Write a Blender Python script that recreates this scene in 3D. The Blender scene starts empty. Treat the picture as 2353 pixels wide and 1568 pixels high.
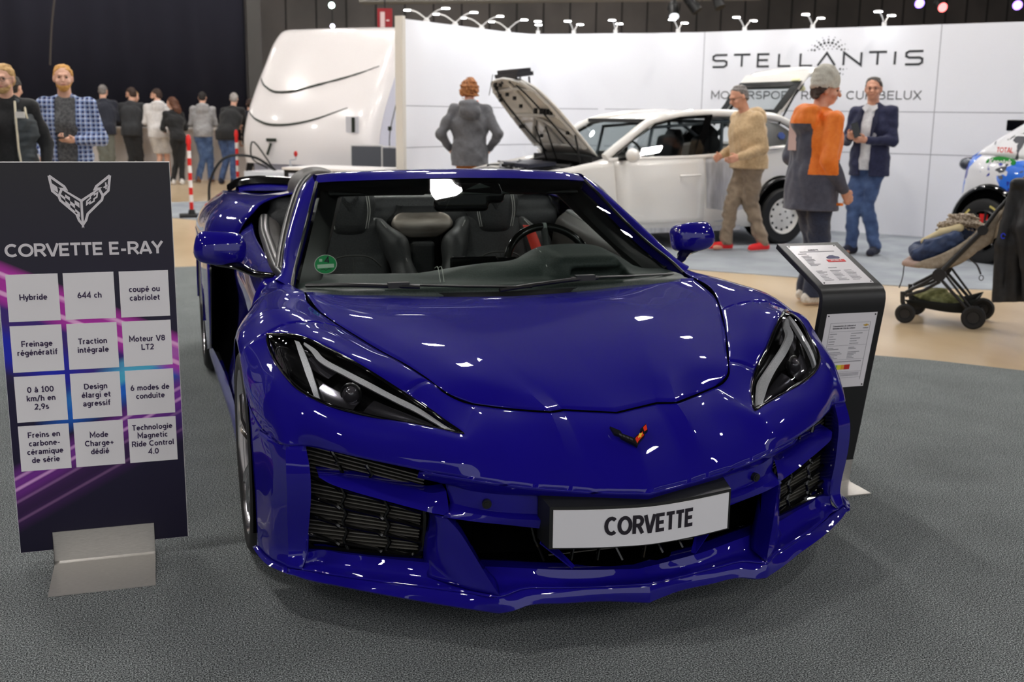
import bpy, bmesh, math, random
import numpy as np
from mathutils import Vector, Matrix, Euler

sc = bpy.context.scene
COL = sc.collection
# ------------------------------------------------------------------ camera
CAM_POS = Vector((-1.1929, -2.4966, 1.4018))
_f = Vector((0.30087, 0.93187, -0.20318)).normalized()
_yaw, _pitch, _roll = 0.31205, 0.20460, 0.01247
_fw = Vector((math.sin(_yaw) * math.cos(_pitch), math.cos(_yaw) * math.cos(_pitch), -math.sin(_pitch)))
_r = Vector((math.cos(_yaw), -math.sin(_yaw), 0)); _u = _r.cross(_fw)
_r2 = _r * math.cos(_roll) + _u * math.sin(_roll); _u2 = -_r * math.sin(_roll) + _u * math.cos(_roll)
cd = bpy.data.cameras.new('camera')
cam = bpy.data.objects.new('camera', cd); COL.objects.link(cam)
cam.matrix_world = Matrix(((_r2.x, _u2.x, -_fw.x, CAM_POS.x), (_r2.y, _u2.y, -_fw.y, CAM_POS.y),
                           (_r2.z, _u2.z, -_fw.z, CAM_POS.z), (0, 0, 0, 1)))
cd.sensor_width = 36.0; cd.lens = 38.404
cd.clip_start = 0.05; cd.clip_end = 200
cd.dof.use_dof = True; cd.dof.focus_distance = 3.0; cd.dof.aperture_fstop = 5.0
sc.camera = cam
# ------------------------------------------------------------------ world and exposure
w = bpy.data.worlds.new('world'); sc.world = w; w.use_nodes = True
w.node_tree.nodes['Background'].inputs[0].default_value = (0.96, 0.97, 1.0, 1)
w.node_tree.nodes['Background'].inputs[1].default_value = 1.05   # bright hall and gate behind the photographer
sc.view_settings.view_transform = 'Standard'
try: sc.view_settings.look = 'None'
except Exception: pass
sc.view_settings.gamma = 1.0; sc.view_settings.use_curve_mapping = False
sc.view_settings.exposure = 0.0
LED = 275.0      # brightness of the hall's LED ceiling lights
# ------------------------------------------------------------------ materials
_M = {}
def mat(name, col=(.5, .5, .5), rough=.5, metal=0., coat=0., emit=None, es=0., spec=.5, trans=0., ior=1.45, coat_r=.03, sheen=0.):
    if name in _M: return _M[name]
    m = bpy.data.materials.new(name); m.use_nodes = True
    b = m.node_tree.nodes['Principled BSDF']
    b.inputs['Base Color'].default_value = (*col, 1)
    b.inputs['Roughness'].default_value = rough; b.inputs['Metallic'].default_value = metal
    b.inputs['Coat Weight'].default_value = coat; b.inputs['Coat Roughness'].default_value = coat_r
    b.inputs['Specular IOR Level'].default_value = spec
    b.inputs['Transmission Weight'].default_value = trans; b.inputs['IOR'].default_value = ior
    if sheen: b.inputs['Sheen Weight'].default_value = sheen
    if emit: b.inputs['Emission Color'].default_value = (*emit, 1); b.inputs['Emission Strength'].default_value = es
    _M[name] = m
    return m
def nodes(m): return m.node_tree.nodes, m.node_tree.links, m.node_tree.nodes['Principled BSDF']
def srgb(r, g=None, b=None):
    if g is None: g = b = r
    f = lambda c: (c / 255 / 12.92) if c / 255 <= .04045 else ((c / 255 + .055) / 1.055) ** 2.4
    return (f(r), f(g), f(b))
def noise_mat(name, c1, c2, scale, rough=.8, detail=4, bump=0., lo=.35, hi=.65, stretch=None, coat=0., metal=0., sheen=0.):
    """two-tone noise material in object coordinates"""
    if name in _M: return _M[name]
    m = mat(name, c1, rough, metal, coat, sheen=sheen); N, L, b = nodes(m)
    tc = N.new('ShaderNodeTexCoord'); nz = N.new('ShaderNodeTexNoise')
    nz.inputs['Scale'].default_value = scale; nz.inputs['Detail'].default_value = detail
    src = tc.outputs['Object']
    if stretch:
        mp = N.new('ShaderNodeMapping'); mp.inputs['Scale'].default_value = stretch
        L.new(src, mp.inputs[0]); src = mp.outputs[0]
    L.new(src, nz.inputs['Vector'])
    r = N.new('ShaderNodeValToRGB'); r.color_ramp.elements[0].position = lo; r.color_ramp.elements[1].position = hi
    r.color_ramp.elements[0].color = (*c1, 1); r.color_ramp.elements[1].color = (*c2, 1)
    L.new(nz.outputs[0], r.inputs[0]); L.new(r.outputs[0], b.inputs['Base Color'])
    if bump:
        bp = N.new('ShaderNodeBump'); bp.inputs['Strength'].default_value = bump; bp.inputs['Distance'].default_value = .01
        L.new(nz.outputs[0], bp.inputs['Height']); L.new(bp.outputs[0], b.inputs['Normal'])
    return m
# ------------------------------------------------------------------ objects
def tag(o, label=None, cat=None, group=None, kind=None):
    if label: o['label'] = label
    if cat: o['category'] = cat
    if group: o['group'] = group
    if kind: o['kind'] = kind
    return o
def thing(name, label, cat, loc=(0, 0, 0), rz=0., group=None):
    o = bpy.data.objects.new(name, None); COL.objects.link(o)
    o.location = loc; o.rotation_euler = (0, 0, rz); o.empty_display_size = .1
    return tag(o, label, cat, group)
def link(name, me, parent=None, loc=None, rot=None, label=None):
    o = bpy.data.objects.new(name, me); COL.objects.link(o)
    if parent is not None: o.parent = parent
    if loc is not None: o.location = loc
    if rot is not None: o.rotation_euler = rot
    if label: o['label'] = label
    return o
def copy_tree(o, parent=None):
    c = o.copy(); COL.objects.link(c)
    if parent is not None: c.parent = parent
    for ch in list(o.children): copy_tree(ch, c)
    return c
# ------------------------------------------------------------------ mesh builder
class MB:
    def __init__(s): s.v = []; s.f = []; s.m = []; s.mi = 0
    def add(s, vs, fs, mi=None):
        n = len(s.v); s.v += [tuple(v) for v in vs]; s.f += [tuple(i + n for i in f) for f in fs]
        s.m += [s.mi if mi is None else mi] * len(fs); return s
    def box(s, a, b, mi=None, rot=None, at=None):
        x0, y0, z0 = a; x1, y1, z1 = b
        vs = [Vector(p) for p in ((x0, y0, z0), (x1, y0, z0), (x1, y1, z0), (x0, y1, z0), (x0, y0, z1), (x1, y0, z1), (x1, y1, z1), (x0, y1, z1))]
        if rot is not None:
            c = Vector(at) if at else Vector(((x0 + x1) / 2, (y0 + y1) / 2, (z0 + z1) / 2)); R = Euler(rot).to_matrix()
            vs = [R @ (v - c) + c for v in vs]
        return s.add(vs, [(0, 3, 2, 1), (4, 5, 6, 7), (0, 1, 5, 4), (1, 2, 6, 5), (2, 3, 7, 6), (3, 0, 4, 7)], mi)
    def prism(s, poly, axis, a, b, mi=None):
        """poly of 2-D points extruded along axis ('x','y','z') from a to b"""
        def P(p, t): return {'x': (t, p[0], p[1]), 'y': (p[0], t, p[1]), 'z': (p[0], p[1], t)}[axis]
        n = len(poly)
        vs = [P(p, a) for p in poly] + [P(p, b) for p in poly]
        fs = [tuple(range(n))[::-1], tuple(range(n, 2 * n))] + [(i, (i + 1) % n, n + (i + 1) % n, n + i) for i in range(n)]
        return s.add(vs, fs, mi)
    def loft(s, rings, closed=True, caps=True, mi=None):
        n = len(rings[0]); vs = [p for r in rings for p in r]; fs = []
        for i in range(len(rings) - 1):
            for j in range(n if closed else n - 1):
                k = (j + 1) % n
                fs.append((i * n + j, i * n + k, (i + 1) * n + k, (i + 1) * n + j))
        if caps and closed:
            fs.append(tuple(range(n))[::-1]); fs.append(tuple(range((len(rings) - 1) * n, len(rings) * n)))
        return s.add(vs, fs, mi)
    def tube(s, pts, r, n=8, mi=None, closed=False, caps=True, flat=None):
        pts = [Vector(p) for p in pts]; m = len(pts)
        rs = r if isinstance(r, (list, tuple)) else [r] * m
        rings = []; prev = None
        for i, p in enumerate(pts):
            if closed: t = pts[(i + 1) % m] - pts[i - 1]
            else: t = pts[min(i + 1, m - 1)] - pts[max(i - 1, 0)]
            if t.length < 1e-9: t = Vector((0, 0, 1))
            t.normalize()
            if prev is None:
                up = Vector((0, 0, 1)) if abs(t.z) < .9 else Vector((1, 0, 0))
                a = t.cross(up).normalized()
            else: a = (prev - t * prev.dot(t)).normalized()
            prev = a; b = t.cross(a)
            fl = 1. if flat is None else flat
            rings.append([p + (a * math.cos(q) + b * math.sin(q) * fl) * rs[i] for q in [2 * math.pi * k / n for k in range(n)]])
        if closed: rings.append(rings[0]); return s.loft(rings, True, False, mi)
        return s.loft(rings, True, caps, mi)
    def cyl(s, a, b, r, n=16, mi=None, r2=None): return s.tube([a, b], [r, r if r2 is None else r2], n, mi)
    def lathe(s, prof, c=(0, 0, 0), axis='z', n=32, mi=None):
        rings = []
        for (r, h) in prof:
            ring = []
            for k in range(n):
                a = 2 * math.pi * k / n; x, y = r * math.cos(a), r * math.sin(a)
                p = {'z': (x, y, h), 'x': (h, x, y), 'y': (y, h, x)}[axis]
                ring.append((p[0] + c[0], p[1] + c[1], p[2] + c[2]))
            rings.append(ring)
        n0 = len(s.v); s.loft(rings, True, False, mi)
        for q, off in ((prof[0], n0), (prof[-1], n0 + (len(prof) - 1) * n)):
            if q[0] < .036: s.f.append(tuple(range(off, off + n))); s.m.append(s.mi if mi is None else mi)
        return s
    def sphere(s, c, r, n=16, m=10, mi=None):
        rx = r if isinstance(r, (list, tuple)) else (r, r, r)
        rings = []
        for i in range(m + 1):
            t = math.pi * (i / m) ; t = min(max(t, .02), math.pi - .02)
            rings.append([(c[0] + rx[0] * math.sin(t) * math.cos(2 * math.pi * k / n), c[1] + rx[1] * math.sin(t) * math.sin(2 * math.pi * k / n), c[2] - rx[2] * math.cos(t)) for k in range(n)])
        return s.loft(rings, True, True, mi)
    def mesh(s, name, mats, smooth=30):
        me = bpy.data.meshes.new(name); me.from_pydata(s.v, [], s.f)
        for m in (mats if isinstance(mats, (list, tuple)) else [mats]): me.materials.append(m)
        if any(s.m): me.polygons.foreach_set('material_index', s.m)
        finish(me, smooth); return me
    def obj(s, name, mats, parent=None, smooth=30, loc=None, rot=None, label=None):
        return link(name, s.mesh(name, mats, smooth), parent, loc, rot, label)
def finish(me, smooth=30, recalc=True, weld=1e-5):
    bm = bmesh.new(); bm.from_mesh(me)
    if weld: bmesh.ops.remove_doubles(bm, verts=bm.verts, dist=weld)
    if recalc: bmesh.ops.recalc_face_normals(bm, faces=bm.faces)
    if smooth is not None:
        ca = math.cos(math.radians(smooth))
        for f in bm.faces: f.smooth = True
        bm.normal_update()
        for e in bm.edges:
            if len(e.link_faces) == 2: e.smooth = e.link_faces[0].normal.dot(e.link_faces[1].normal) > ca
    bm.to_mesh(me); bm.free(); me.update()
def bevel(o, w, seg=2, ang=30):
    b = o.modifiers.new('bevel', 'BEVEL'); b.width = w; b.segments = seg; b.limit_method = 'ANGLE'; b.angle_limit = math.radians(ang)
    b.harden_normals = False; return o
def solid(o, t, off=-1.):
    b = o.modifiers.new('solid', 'SOLIDIFY'); b.thickness = t; b.offset = off; return o
# ------------------------------------------------------------------ splines and patches
def cr(P, n, sharp=()):
    """Catmull-Rom through points P (numpy k x d), n steps per span; 'sharp' = indices where the tangent breaks"""
    P = np.asarray(P, float); k = len(P)
    if k == 1: return P.copy()
    out = []
    for i in range(k - 1):
        p1, p2 = P[i], P[i + 1]
        p0 = P[i - 1] if i > 0 and i not in sharp else 2 * p1 - p2
        p3 = P[i + 2] if i + 2 < k and (i + 1) not in sharp else 2 * p2 - p1
        if P.ndim == 2:
            d1 = max(np.linalg.norm(p2 - p1), 1e-9)
            a0 = min(1., d1 / max(np.linalg.norm(p1 - p0), 1e-9)) ; a3 = min(1., d1 / max(np.linalg.norm(p3 - p2), 1e-9))
            L0 = max(np.linalg.norm(p1 - p0), 1e-9); L3 = max(np.linalg.norm(p3 - p2), 1e-9)
            m1 = ((p1 - p0) / L0 * d1 + (p2 - p1) * L0 / d1) * d1 / (L0 + d1)
            m2 = ((p2 - p1) / d1 * L3 + (p3 - p2) * d1 / L3) * d1 / (L3 + d1)
        else:
            m1 = (p2 - p0) / 2; m2 = (p3 - p1) / 2
        for j in range(n):
            t = j / n; t2 = t * t; t3 = t2 * t
            out.append((2 * t3 - 3 * t2 + 1) * p1 + (t3 - 2 * t2 + t) * m1 + (-2 * t3 + 3 * t2) * p2 + (t3 - t2) * m2)
    out.append(P[-1]); return np.array(out)
def resample(P, n):
    P = np.asarray(P, float); d = np.r_[0, np.cumsum(np.linalg.norm(np.diff(P, axis=0), axis=1))]
    t = np.linspace(0, d[-1], n); return np.stack([np.interp(t, d, P[:, k]) for k in range(P.shape[1])], 1)
def curve(P, n=8, sharp=()): return cr(P, n, sharp)
def grid(rows, nu=6, nv=6, su=(), sv=()):
    """rows: list of equally long point lists; returns dense grid array"""
    R = [cr(np.array(r, float), nu, su) for r in rows]
    R = np.array(R); cols = [cr(R[:, j, :], nv, sv) for j in range(R.shape[1])]
    return np.array(cols).transpose(1, 0, 2)
def add_grid(mb, G, mirror=False, mi=None):
    a, b = G.shape[:2]; vs = G.reshape(-1, 3)
    fs = [(i * b + j, i * b + j + 1, (i + 1) * b + j + 1, (i + 1) * b + j) for i in range(a - 1) for j in range(b - 1)]
    mb.add(vs, fs, mi)
    if mirror:
        vm = vs * np.array([-1, 1, 1]); mb.add(vm, [f[::-1] for f in fs], mi)
    return mb
def ruled(A, B, n=1, bulge=None):
    """grid between two equally sampled curves"""
    A = np.asarray(A, float); B = np.asarray(B, float); rows = []
    for i in range(n + 1):
        t = i / n; r = A * (1 - t) + B * t
        if bulge is not None: r = r + np.array(bulge) * (4 * t * (1 - t))
        rows.append(r)
    return np.array(rows)
# ------------------------------------------------------------------ implicit modelling: smooth unions of round cones and boxes
class SDF:
    def __init__(s, lo, hi, h):
        s.h = h; s.lo = np.array(lo, float); n = np.ceil((np.array(hi) - s.lo) / h).astype(int) + 1
        s.n = n; s.d = np.full(n, 9., np.float32)
        s.ax = [s.lo[i] + h * np.arange(n[i]) for i in range(3)]
    def _sl(s, lo, hi):
        a = np.maximum(np.floor((np.array(lo) - s.lo) / s.h).astype(int), 0); b = np.minimum(np.ceil((np.array(hi) - s.lo) / s.h).astype(int) + 1, s.n)
        return tuple(slice(x, max(y, x)) for x, y in zip(a, b))
    def _mix(s, sl, d, k, op='u'):
        D = s.d[sl]
        if D.size == 0: return s
        if op == 'u':
            if k > 0:
                hh = np.maximum(k - np.abs(D - d), 0) / k; D[...] = np.minimum(D, d) - hh * hh * k * .25
            else: D[...] = np.minimum(D, d)
        else:
            if k > 0:
                hh = np.maximum(k - np.abs(D + d), 0) / k; D[...] = np.maximum(D, -d) + hh * hh * k * .25
            else: D[...] = np.maximum(D, -d)
        return s
    def _xyz(s, sl): return np.meshgrid(*[s.ax[i][sl[i]].astype(np.float32) for i in range(3)], indexing='ij')
    def cone(s, a, b, ra, rb=None, k=.03, op='u', sc=None):
        """round cone from a to b; sc squashes space about a..b (x,y,z factors)"""
        rb = ra if rb is None else rb
        a = np.array(a, float); b = np.array(b, float); S = np.array(sc if sc is not None else (1, 1, 1), float)
        m = max(ra, rb) * max(S.max(), 1) + k + 2 * s.h
        sl = s._sl(np.minimum(a, b) - m, np.maximum(a, b) + m); X, Y, Z = s._xyz(sl)
        if X.size == 0: return s
        ab = (b - a) / S; L2 = float(ab @ ab) + 1e-12
        px, py, pz = (X - a[0]) / S[0], (Y - a[1]) / S[1], (Z - a[2]) / S[2]
        t = np.clip((px * ab[0] + py * ab[1] + pz * ab[2]) / L2, 0, 1)
        d = np.sqrt((px - t * ab[0]) ** 2 + (py - t * ab[1]) ** 2 + (pz - t * ab[2]) ** 2) - (ra + (rb - ra) * t)
        return s._mix(sl, d * min(S.min(), 1.), k, op)
    def ell(s, c, r, k=.03, op='u', rot=None):
        c = np.array(c, float); r = np.array(r, float); m = r.max() + k + 2 * s.h
        sl = s._sl(c - m, c + m); X, Y, Z = s._xyz(sl)
        if X.size == 0: return s
        P = np.stack([X - c[0], Y - c[1], Z - c[2]], -1)
        if rot is not None: P = P @ np.array(Euler(rot).to_matrix())
        q = P / r; k0 = np.sqrt((q ** 2).sum(-1)); k1 = np.sqrt(((P / (r * r)) ** 2).sum(-1)) + 1e-9
        return s._mix(sl, k0 * (k0 - 1) / k1, k, op)
    def box(s, c, hsz, rr=.02, k=.02, op='u', rot=None):
        c = np.array(c, float); hsz = np.array(hsz, float); m = np.linalg.norm(hsz) + k + 2 * s.h
        sl = s._sl(c - m, c + m); X, Y, Z = s._xyz(sl)
        if X.size == 0: return s
        P = np.stack([X - c[0], Y - c[1], Z - c[2]], -1)
        if rot is not None: P = P @ np.array(Euler(rot).to_matrix())
        q = np.abs(P) - (hsz - rr)
        d = np.sqrt((np.maximum(q, 0) ** 2).sum(-1)) + np.minimum(q.max(-1), 0) - rr
        return s._mix(sl, d, k, op)
    def chain(s, pts, rs, k=.03, sc=None, op='u'):
        for i in range(len(pts) - 1): s.cone(pts[i], pts[i + 1], rs[i], rs[i + 1], k, op, sc)
        return s
    def plane_cut(s, p, n):
        """keep the side the normal points away from"""
        n = np.array(n, float); n /= np.linalg.norm(n); X, Y, Z = s._xyz((slice(None),) * 3)
        s.d = np.maximum(s.d, ((X - p[0]) * n[0] + (Y - p[1]) * n[1] + (Z - p[2]) * n[2]).astype(np.float32)); return s
    def wrinkle(s, amp, scale, seed=0, stretch=(1, 1, 1)):
        rng = np.random.RandomState(seed); X, Y, Z = s._xyz((slice(None),) * 3); w = np.zeros_like(X)
        for i in range(5):
            v = rng.normal(size=3) * np.array(stretch); v *= scale * (1 + .6 * i) / (np.linalg.norm(v) + 1e-9)
            p2 = rng.normal(size=3) * scale * .5
            w += np.sin(v[0] * X + v[1] * Y + v[2] * Z + rng.uniform(0, 6) + 1.3 * np.sin(p2[0] * X + p2[1] * Y + p2[2] * Z)) / (1 + .6 * i)
        s.d = s.d + amp * w; return s
    def mesh(s, name, mats, smooth_it=2, matfn=None):
        d = s.d; ins = d < 0; n = s.n
        cs = [ins[i:n[0] - 1 + i, j:n[1] - 1 + j, k:n[2] - 1 + k] for i in (0, 1) for j in (0, 1) for k in (0, 1)]
        cnt = sum(c.astype(np.int8) for c in cs); act = (cnt > 0) & (cnt < 8)
        idx = np.full(act.shape, -1, np.int64); ijk = np.argwhere(act); idx[act] = np.arange(len(ijk))
        if len(ijk) == 0: return bpy.data.meshes.new(name)
        acc = np.zeros((len(ijk), 3)); wt = np.zeros(len(ijk))
        co = [(i, j, k) for i in (0, 1) for j in (0, 1) for k in (0, 1)]
        val = {c: d[ijk[:, 0] + c[0], ijk[:, 1] + c[1], ijk[:, 2] + c[2]].astype(float) for c in co}
        for c in co:
            for ax in range(3):
                if c[ax] == 0:
                    c2 = list(c); c2[ax] = 1; c2 = tuple(c2); a, b = val[c], val[c2]; x = (a < 0) != (b < 0)
                    t = np.where(x, a / np.where(x, a - b, 1), 0)
                    p = np.array(c, float)[None].repeat(len(ijk), 0); p[:, ax] = t
                    acc[x] += p[x]; wt[x] += 1
        V = (ijk + acc / wt[:, None]) * s.h + s.lo
        F = []
        for ax in range(3):
            b, c = (ax + 1) % 3, (ax + 2) % 3
            sl1 = [slice(1, -1)] * 3; sl1[ax] = slice(0, -1); sl2 = list(sl1); sl2[ax] = slice(1, None)
            A = ins[tuple(sl1)]; B = ins[tuple(sl2)]
            for flip in (False, True):
                e = np.argwhere((~A & B) if flip else (A & ~B))
                if len(e) == 0: continue
                base = e.copy(); base[:, b] += 1; base[:, c] += 1
                def I(db, dc):
                    q = base.copy(); q[:, b] += db; q[:, c] += dc; return idx[q[:, 0], q[:, 1], q[:, 2]]
                quad = np.stack([I(-1, -1), I(0, -1), I(0, 0), I(-1, 0)], 1)
                if flip: quad = quad[:, ::-1]
                F.append(quad)
        F = np.concatenate(F); F = F[(F >= 0).all(1)]
        # light smoothing
        if smooth_it:
            E = np.concatenate([F[:, [0, 1]], F[:, [1, 2]], F[:, [2, 3]], F[:, [3, 0]]])
            for lam in [.55, -.5] * smooth_it:
                S = np.zeros_like(V); N = np.zeros(len(V))
                np.add.at(S, E[:, 0], V[E[:, 1]]); np.add.at(N, E[:, 0], 1); np.add.at(S, E[:, 1], V[E[:, 0]]); np.add.at(N, E[:, 1], 1)
                V = V + lam * (S / np.maximum(N, 1)[:, None] - V)
        me = bpy.data.meshes.new(name); me.vertices.add(len(V)); me.vertices.foreach_set('co', V.astype(np.float32).ravel())
        me.loops.add(len(F) * 4); me.loops.foreach_set('vertex_index', F.ravel().astype(np.int32))
        me.polygons.add(len(F)); me.polygons.foreach_set('loop_start', np.arange(0, len(F) * 4, 4, dtype=np.int32))
        me.polygons.foreach_set('loop_total', np.full(len(F), 4, np.int32))
        me.update(calc_edges=True); me.polygons.foreach_set('use_smooth', np.ones(len(F), bool))
        for m in (mats if isinstance(mats, (list, tuple)) else [mats]): me.materials.append(m)
        if matfn is not None:
            fc = V[F].mean(1); me.polygons.foreach_set('material_index', np.asarray(matfn(fc), np.int32))
        me.validate(); return me
    def obj(s, name, mats, parent=None, smooth_it=2, matfn=None, loc=None, rot=None, label=None):
        return link(name, s.mesh(name, mats, smooth_it, matfn), parent, loc, rot, label)
# ------------------------------------------------------------------ lettering: a small sans-serif drawn with strokes
def _E(cx, cy, rx, ry, a0=0, a1=360, n=14): return [(cx + rx * math.cos(math.radians(a0 + (a1 - a0) * k / n)), cy + ry * math.sin(math.radians(a0 + (a1 - a0) * k / n))) for k in range(n + 1)]
_b, _t = .075, .925
GLYPH = {' ': (.32, []), '.': (.26, [[(.13, 0), (.13, .15)]]), ',': (.26, [[(.15, .14), (.08, -.13)]]), '-': (.46, [[(.07, .36), (.39, .36)]]), '+': (.66, [[(.08, .4), (.58, .4)], [(.33, .14), (.33, .66)]]), '/': (.5, [[(.05, -.08), (.45, 1)]]),
 'A': (.8, [[(.05, 0), (.365, .94), (.435, .94), (.75, 0)], [(.17, .28), (.63, .28)]]), 'B': (.74, [[(.1, _b), (.1, _t), (.38, _t)] + _E(.38, .72, .2, .205, 90, -90) + [(.1, .515), (.42, .515)] + _E(.42, .295, .23, .22, 90, -90) + [(.1, _b)]]),
 'C': (.82, [_E(.46, .5, .37, .425, 48, 312)]), 'D': (.82, [[(.1, _b), (.1, _t), (.34, _t)] + _E(.34, .5, .38, .425, 90, -90) + [(.1, _b)]]), 'E': (.68, [[(.63, _t), (.1, _t), (.1, _b), (.63, _b)], [(.1, .5), (.58, .5)]]),
 'F': (.64, [[(.62, _t), (.1, _t), (.1, 0)], [(.1, .48), (.56, .48)]]), 'G': (.88, [_E(.46, .5, .37, .425, 48, 360) + [(.5, .5)]]), 'H': (.8, [[(.1, 0), (.1, 1)], [(.7, 0), (.7, 1)], [(.1, .5), (.7, .5)]]), 'I': (.26, [[(.13, 0), (.13, 1)]]),
 'K': (.76, [[(.1, 0), (.1, 1)], [(.68, 1), (.16, .42)], [(.3, .56), (.72, 0)]]), 'L': (.62, [[(.1, 1), (.1, _b), (.6, _b)]]), 'M': (.94, [[(.1, 0), (.1, .97), (.47, .3), (.84, .97), (.84, 0)]]), 'N': (.82, [[(.1, 0), (.1, .96), (.72, .04), (.72, 1)]]),
 'O': (.94, [_E(.47, .5, .39, .425, 0, 360, 28)]), 'P': (.7, [[(.1, 0), (.1, _t), (.4, _t)] + _E(.4, .68, .25, .245, 90, -90) + [(.1, .435)]]), 'R': (.75, [[(.1, 0), (.1, _t), (.4, _t)] + _E(.4, .69, .25, .235, 90, -90) + [(.1, .455)], [(.4, .455), (.7, 0)]]),
 'S': (.7, [_E(.35, .70, .26, .225, 35, 250) + _E(.35, .29, .28, .215, 75, -145)]), 'T': (.68, [[(.02, _t), (.66, _t)], [(.34, _t), (.34, 0)]]), 'U': (.78, [[(.1, 1), (.1, .36)] + _E(.39, .36, .29, .285, 180, 360) + [(.68, 1)]]), 'V': (.76, [[(.04, 1), (.345, .06), (.415, .06), (.72, 1)]]),
 'X': (.74, [[(.05, 0), (.69, 1)], [(.05, 1), (.69, 0)]]), 'Y': (.72, [[(.03, 1), (.36, .45), (.69, 1)], [(.36, .45), (.36, 0)]]),
 'a': (.6, [_E(.28, .42, .2, .215, 155, 0) + [(.48, 0)], _E(.28, .2, .19, .135, 0, 360)]), 'b': (.62, [[(.1, 0), (.1, 1)], _E(.32, .34, .21, .27)]), 'c': (.54, [_E(.31, .34, .22, .27, 50, 310)]), 'd': (.62, [[(.52, 0), (.52, 1)], _E(.3, .34, .21, .27)]),
 'e': (.6, [[(.09, .36), (.52, .36)] + _E(.3, .34, .22, .27, 5, 318)]), 'f': (.42, [[(.19, 0), (.19, .76)] + _E(.36, .76, .17, .17, 180, 85), [(.04, .62), (.38, .62)]]), 'g': (.62, [_E(.3, .36, .21, .25), [(.52, .66), (.52, -.08)] + _E(.31, -.08, .21, .15, 0, -145)]),
 'h': (.6, [[(.1, 0), (.1, 1)], [(.1, .38)] + _E(.3, .4, .2, .22, 180, 0) + [(.5, 0)]]), 'i': (.24, [[(.12, 0), (.12, .68)], [(.12, .82), (.12, .97)]]), 'k': (.56, [[(.1, 0), (.1, 1)], [(.48, .67), (.14, .26)], [(.24, .38), (.52, 0)]]), 'l': (.28, [[(.11, 1), (.11, .16)] + _E(.22, .16, .11, .09, 180, 270)]),
 'm': (.92, [[(.1, 0), (.1, .68)], [(.1, .42)] + _E(.28, .42, .18, .2, 180, 0) + [(.46, 0)], [(.46, .42)] + _E(.64, .42, .18, .2, 180, 0) + [(.82, 0)]]), 'n': (.6, [[(.1, 0), (.1, .68)], [(.1, .38)] + _E(.3, .4, .2, .22, 180, 0) + [(.5, 0)]]), 'o': (.62, [_E(.31, .34, .23, .27, 0, 360, 22)]),
 'p': (.62, [[(.1, -.27), (.1, .68)], _E(.32, .34, .21, .27)]), 'q': (.62, [[(.52, -.27), (.52, .68)], _E(.3, .34, .21, .27)]), 'r': (.42, [[(.1, 0), (.1, .68)], [(.1, .4)] + _E(.29, .42, .19, .2, 180, 75)]), 's': (.52, [_E(.26, .475, .17, .14, 40, 250) + _E(.26, .2, .18, .135, 80, -150)]),
 't': (.42, [[(.18, .88), (.18, .22)] + _E(.32, .22, .14, .15, 180, 290), [(.04, .62), (.38, .62)]]), 'u': (.6, [[(.1, .68), (.1, .28)] + _E(.3, .28, .2, .22, 180, 360) + [(.5, .68)], [(.5, .68), (.5, 0)]]), 'v': (.54, [[(.04, .68), (.25, .05), (.29, .05), (.5, .68)]]), 'y': (.54, [[(.04, .68), (.27, .04)], [(.5, .68), (.24, -.14), (.1, -.2)]]),
 '0': (.66, [_E(.33, .5, .25, .425, 0, 360, 24)]), '1': (.5, [[(.08, .78), (.28, .95), (.28, _b)], [(.06, _b), (.48, _b)]]), '2': (.62, [_E(.3, .68, .22, .245, 160, -20) + [(.44, .5), (.1, _b), (.57, _b)]]), '4': (.68, [[(.5, 0), (.5, .97), (.06, .3), (.64, .3)]]), '6': (.64, [_E(.32, .31, .23, .235), [(.09, .33), (.12, .5), (.4, .98)]]),
 '7': (.6, [[(.06, _t), (.54, _t), (.2, 0)]]), '8': (.66, [_E(.33, .71, .2, .215), _E(.33, .29, .24, .215)]), '9': (.64, [_E(.32, .69, .23, .235), [(.55, .67), (.52, .5), (.24, .02)]]), '€': (.74, [_E(.46, .5, .3, .42, 50, 310), [(.04, .58), (.52, .58)], [(.04, .42), (.5, .42)]])}
GLYPH['é'] = (GLYPH['e'][0], GLYPH['e'][1] + [[(.25, .8), (.40, .96)]]); GLYPH['à'] = (GLYPH['a'][0], GLYPH['a'][1] + [[(.2, .96), (.35, .8)]])
def lettering(txt, cap, m, M4, parent=None, name='lettering', w=.15, sx=1., line=1.5, space=.04, warp=None):
    """centred text: cap = capital height, w = stroke width per capital height; frame: x reading direction, y up, z outwards"""
    mb = MB(); lines = txt.split('\n'); y0 = (len(lines) - 1) * line * cap / 2 - .36 * cap
    for li, tx in enumerate(lines):
        adv = [GLYPH[c][0] + space for c in tx]; x = -sum(adv) * cap * sx / 2
        for c, a in zip(tx, adv):
            for st in GLYPH[c][1]:
                stroke(mb, M4, [(x + (p[0] + space / 2) * cap * sx, y0 - li * line * cap + p[1] * cap) for p in st], w * cap, .0005)
            x += a * cap * sx
    if warp: mb.v = [warp(v) for v in mb.v]
    return mb.obj(name, m, parent, None)
def frame(origin, x, up):
    """matrix from an origin, reading direction and up vector"""
    x = Vector(x).normalized(); z = x.cross(Vector(up)).normalized(); y = z.cross(x); o = Vector(origin)
    return Matrix(((x.x, y.x, z.x, o.x), (x.y, y.y, z.y, o.y), (x.z, y.z, z.z, o.z), (0, 0, 0, 1)))
_ZC = [0]
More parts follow.
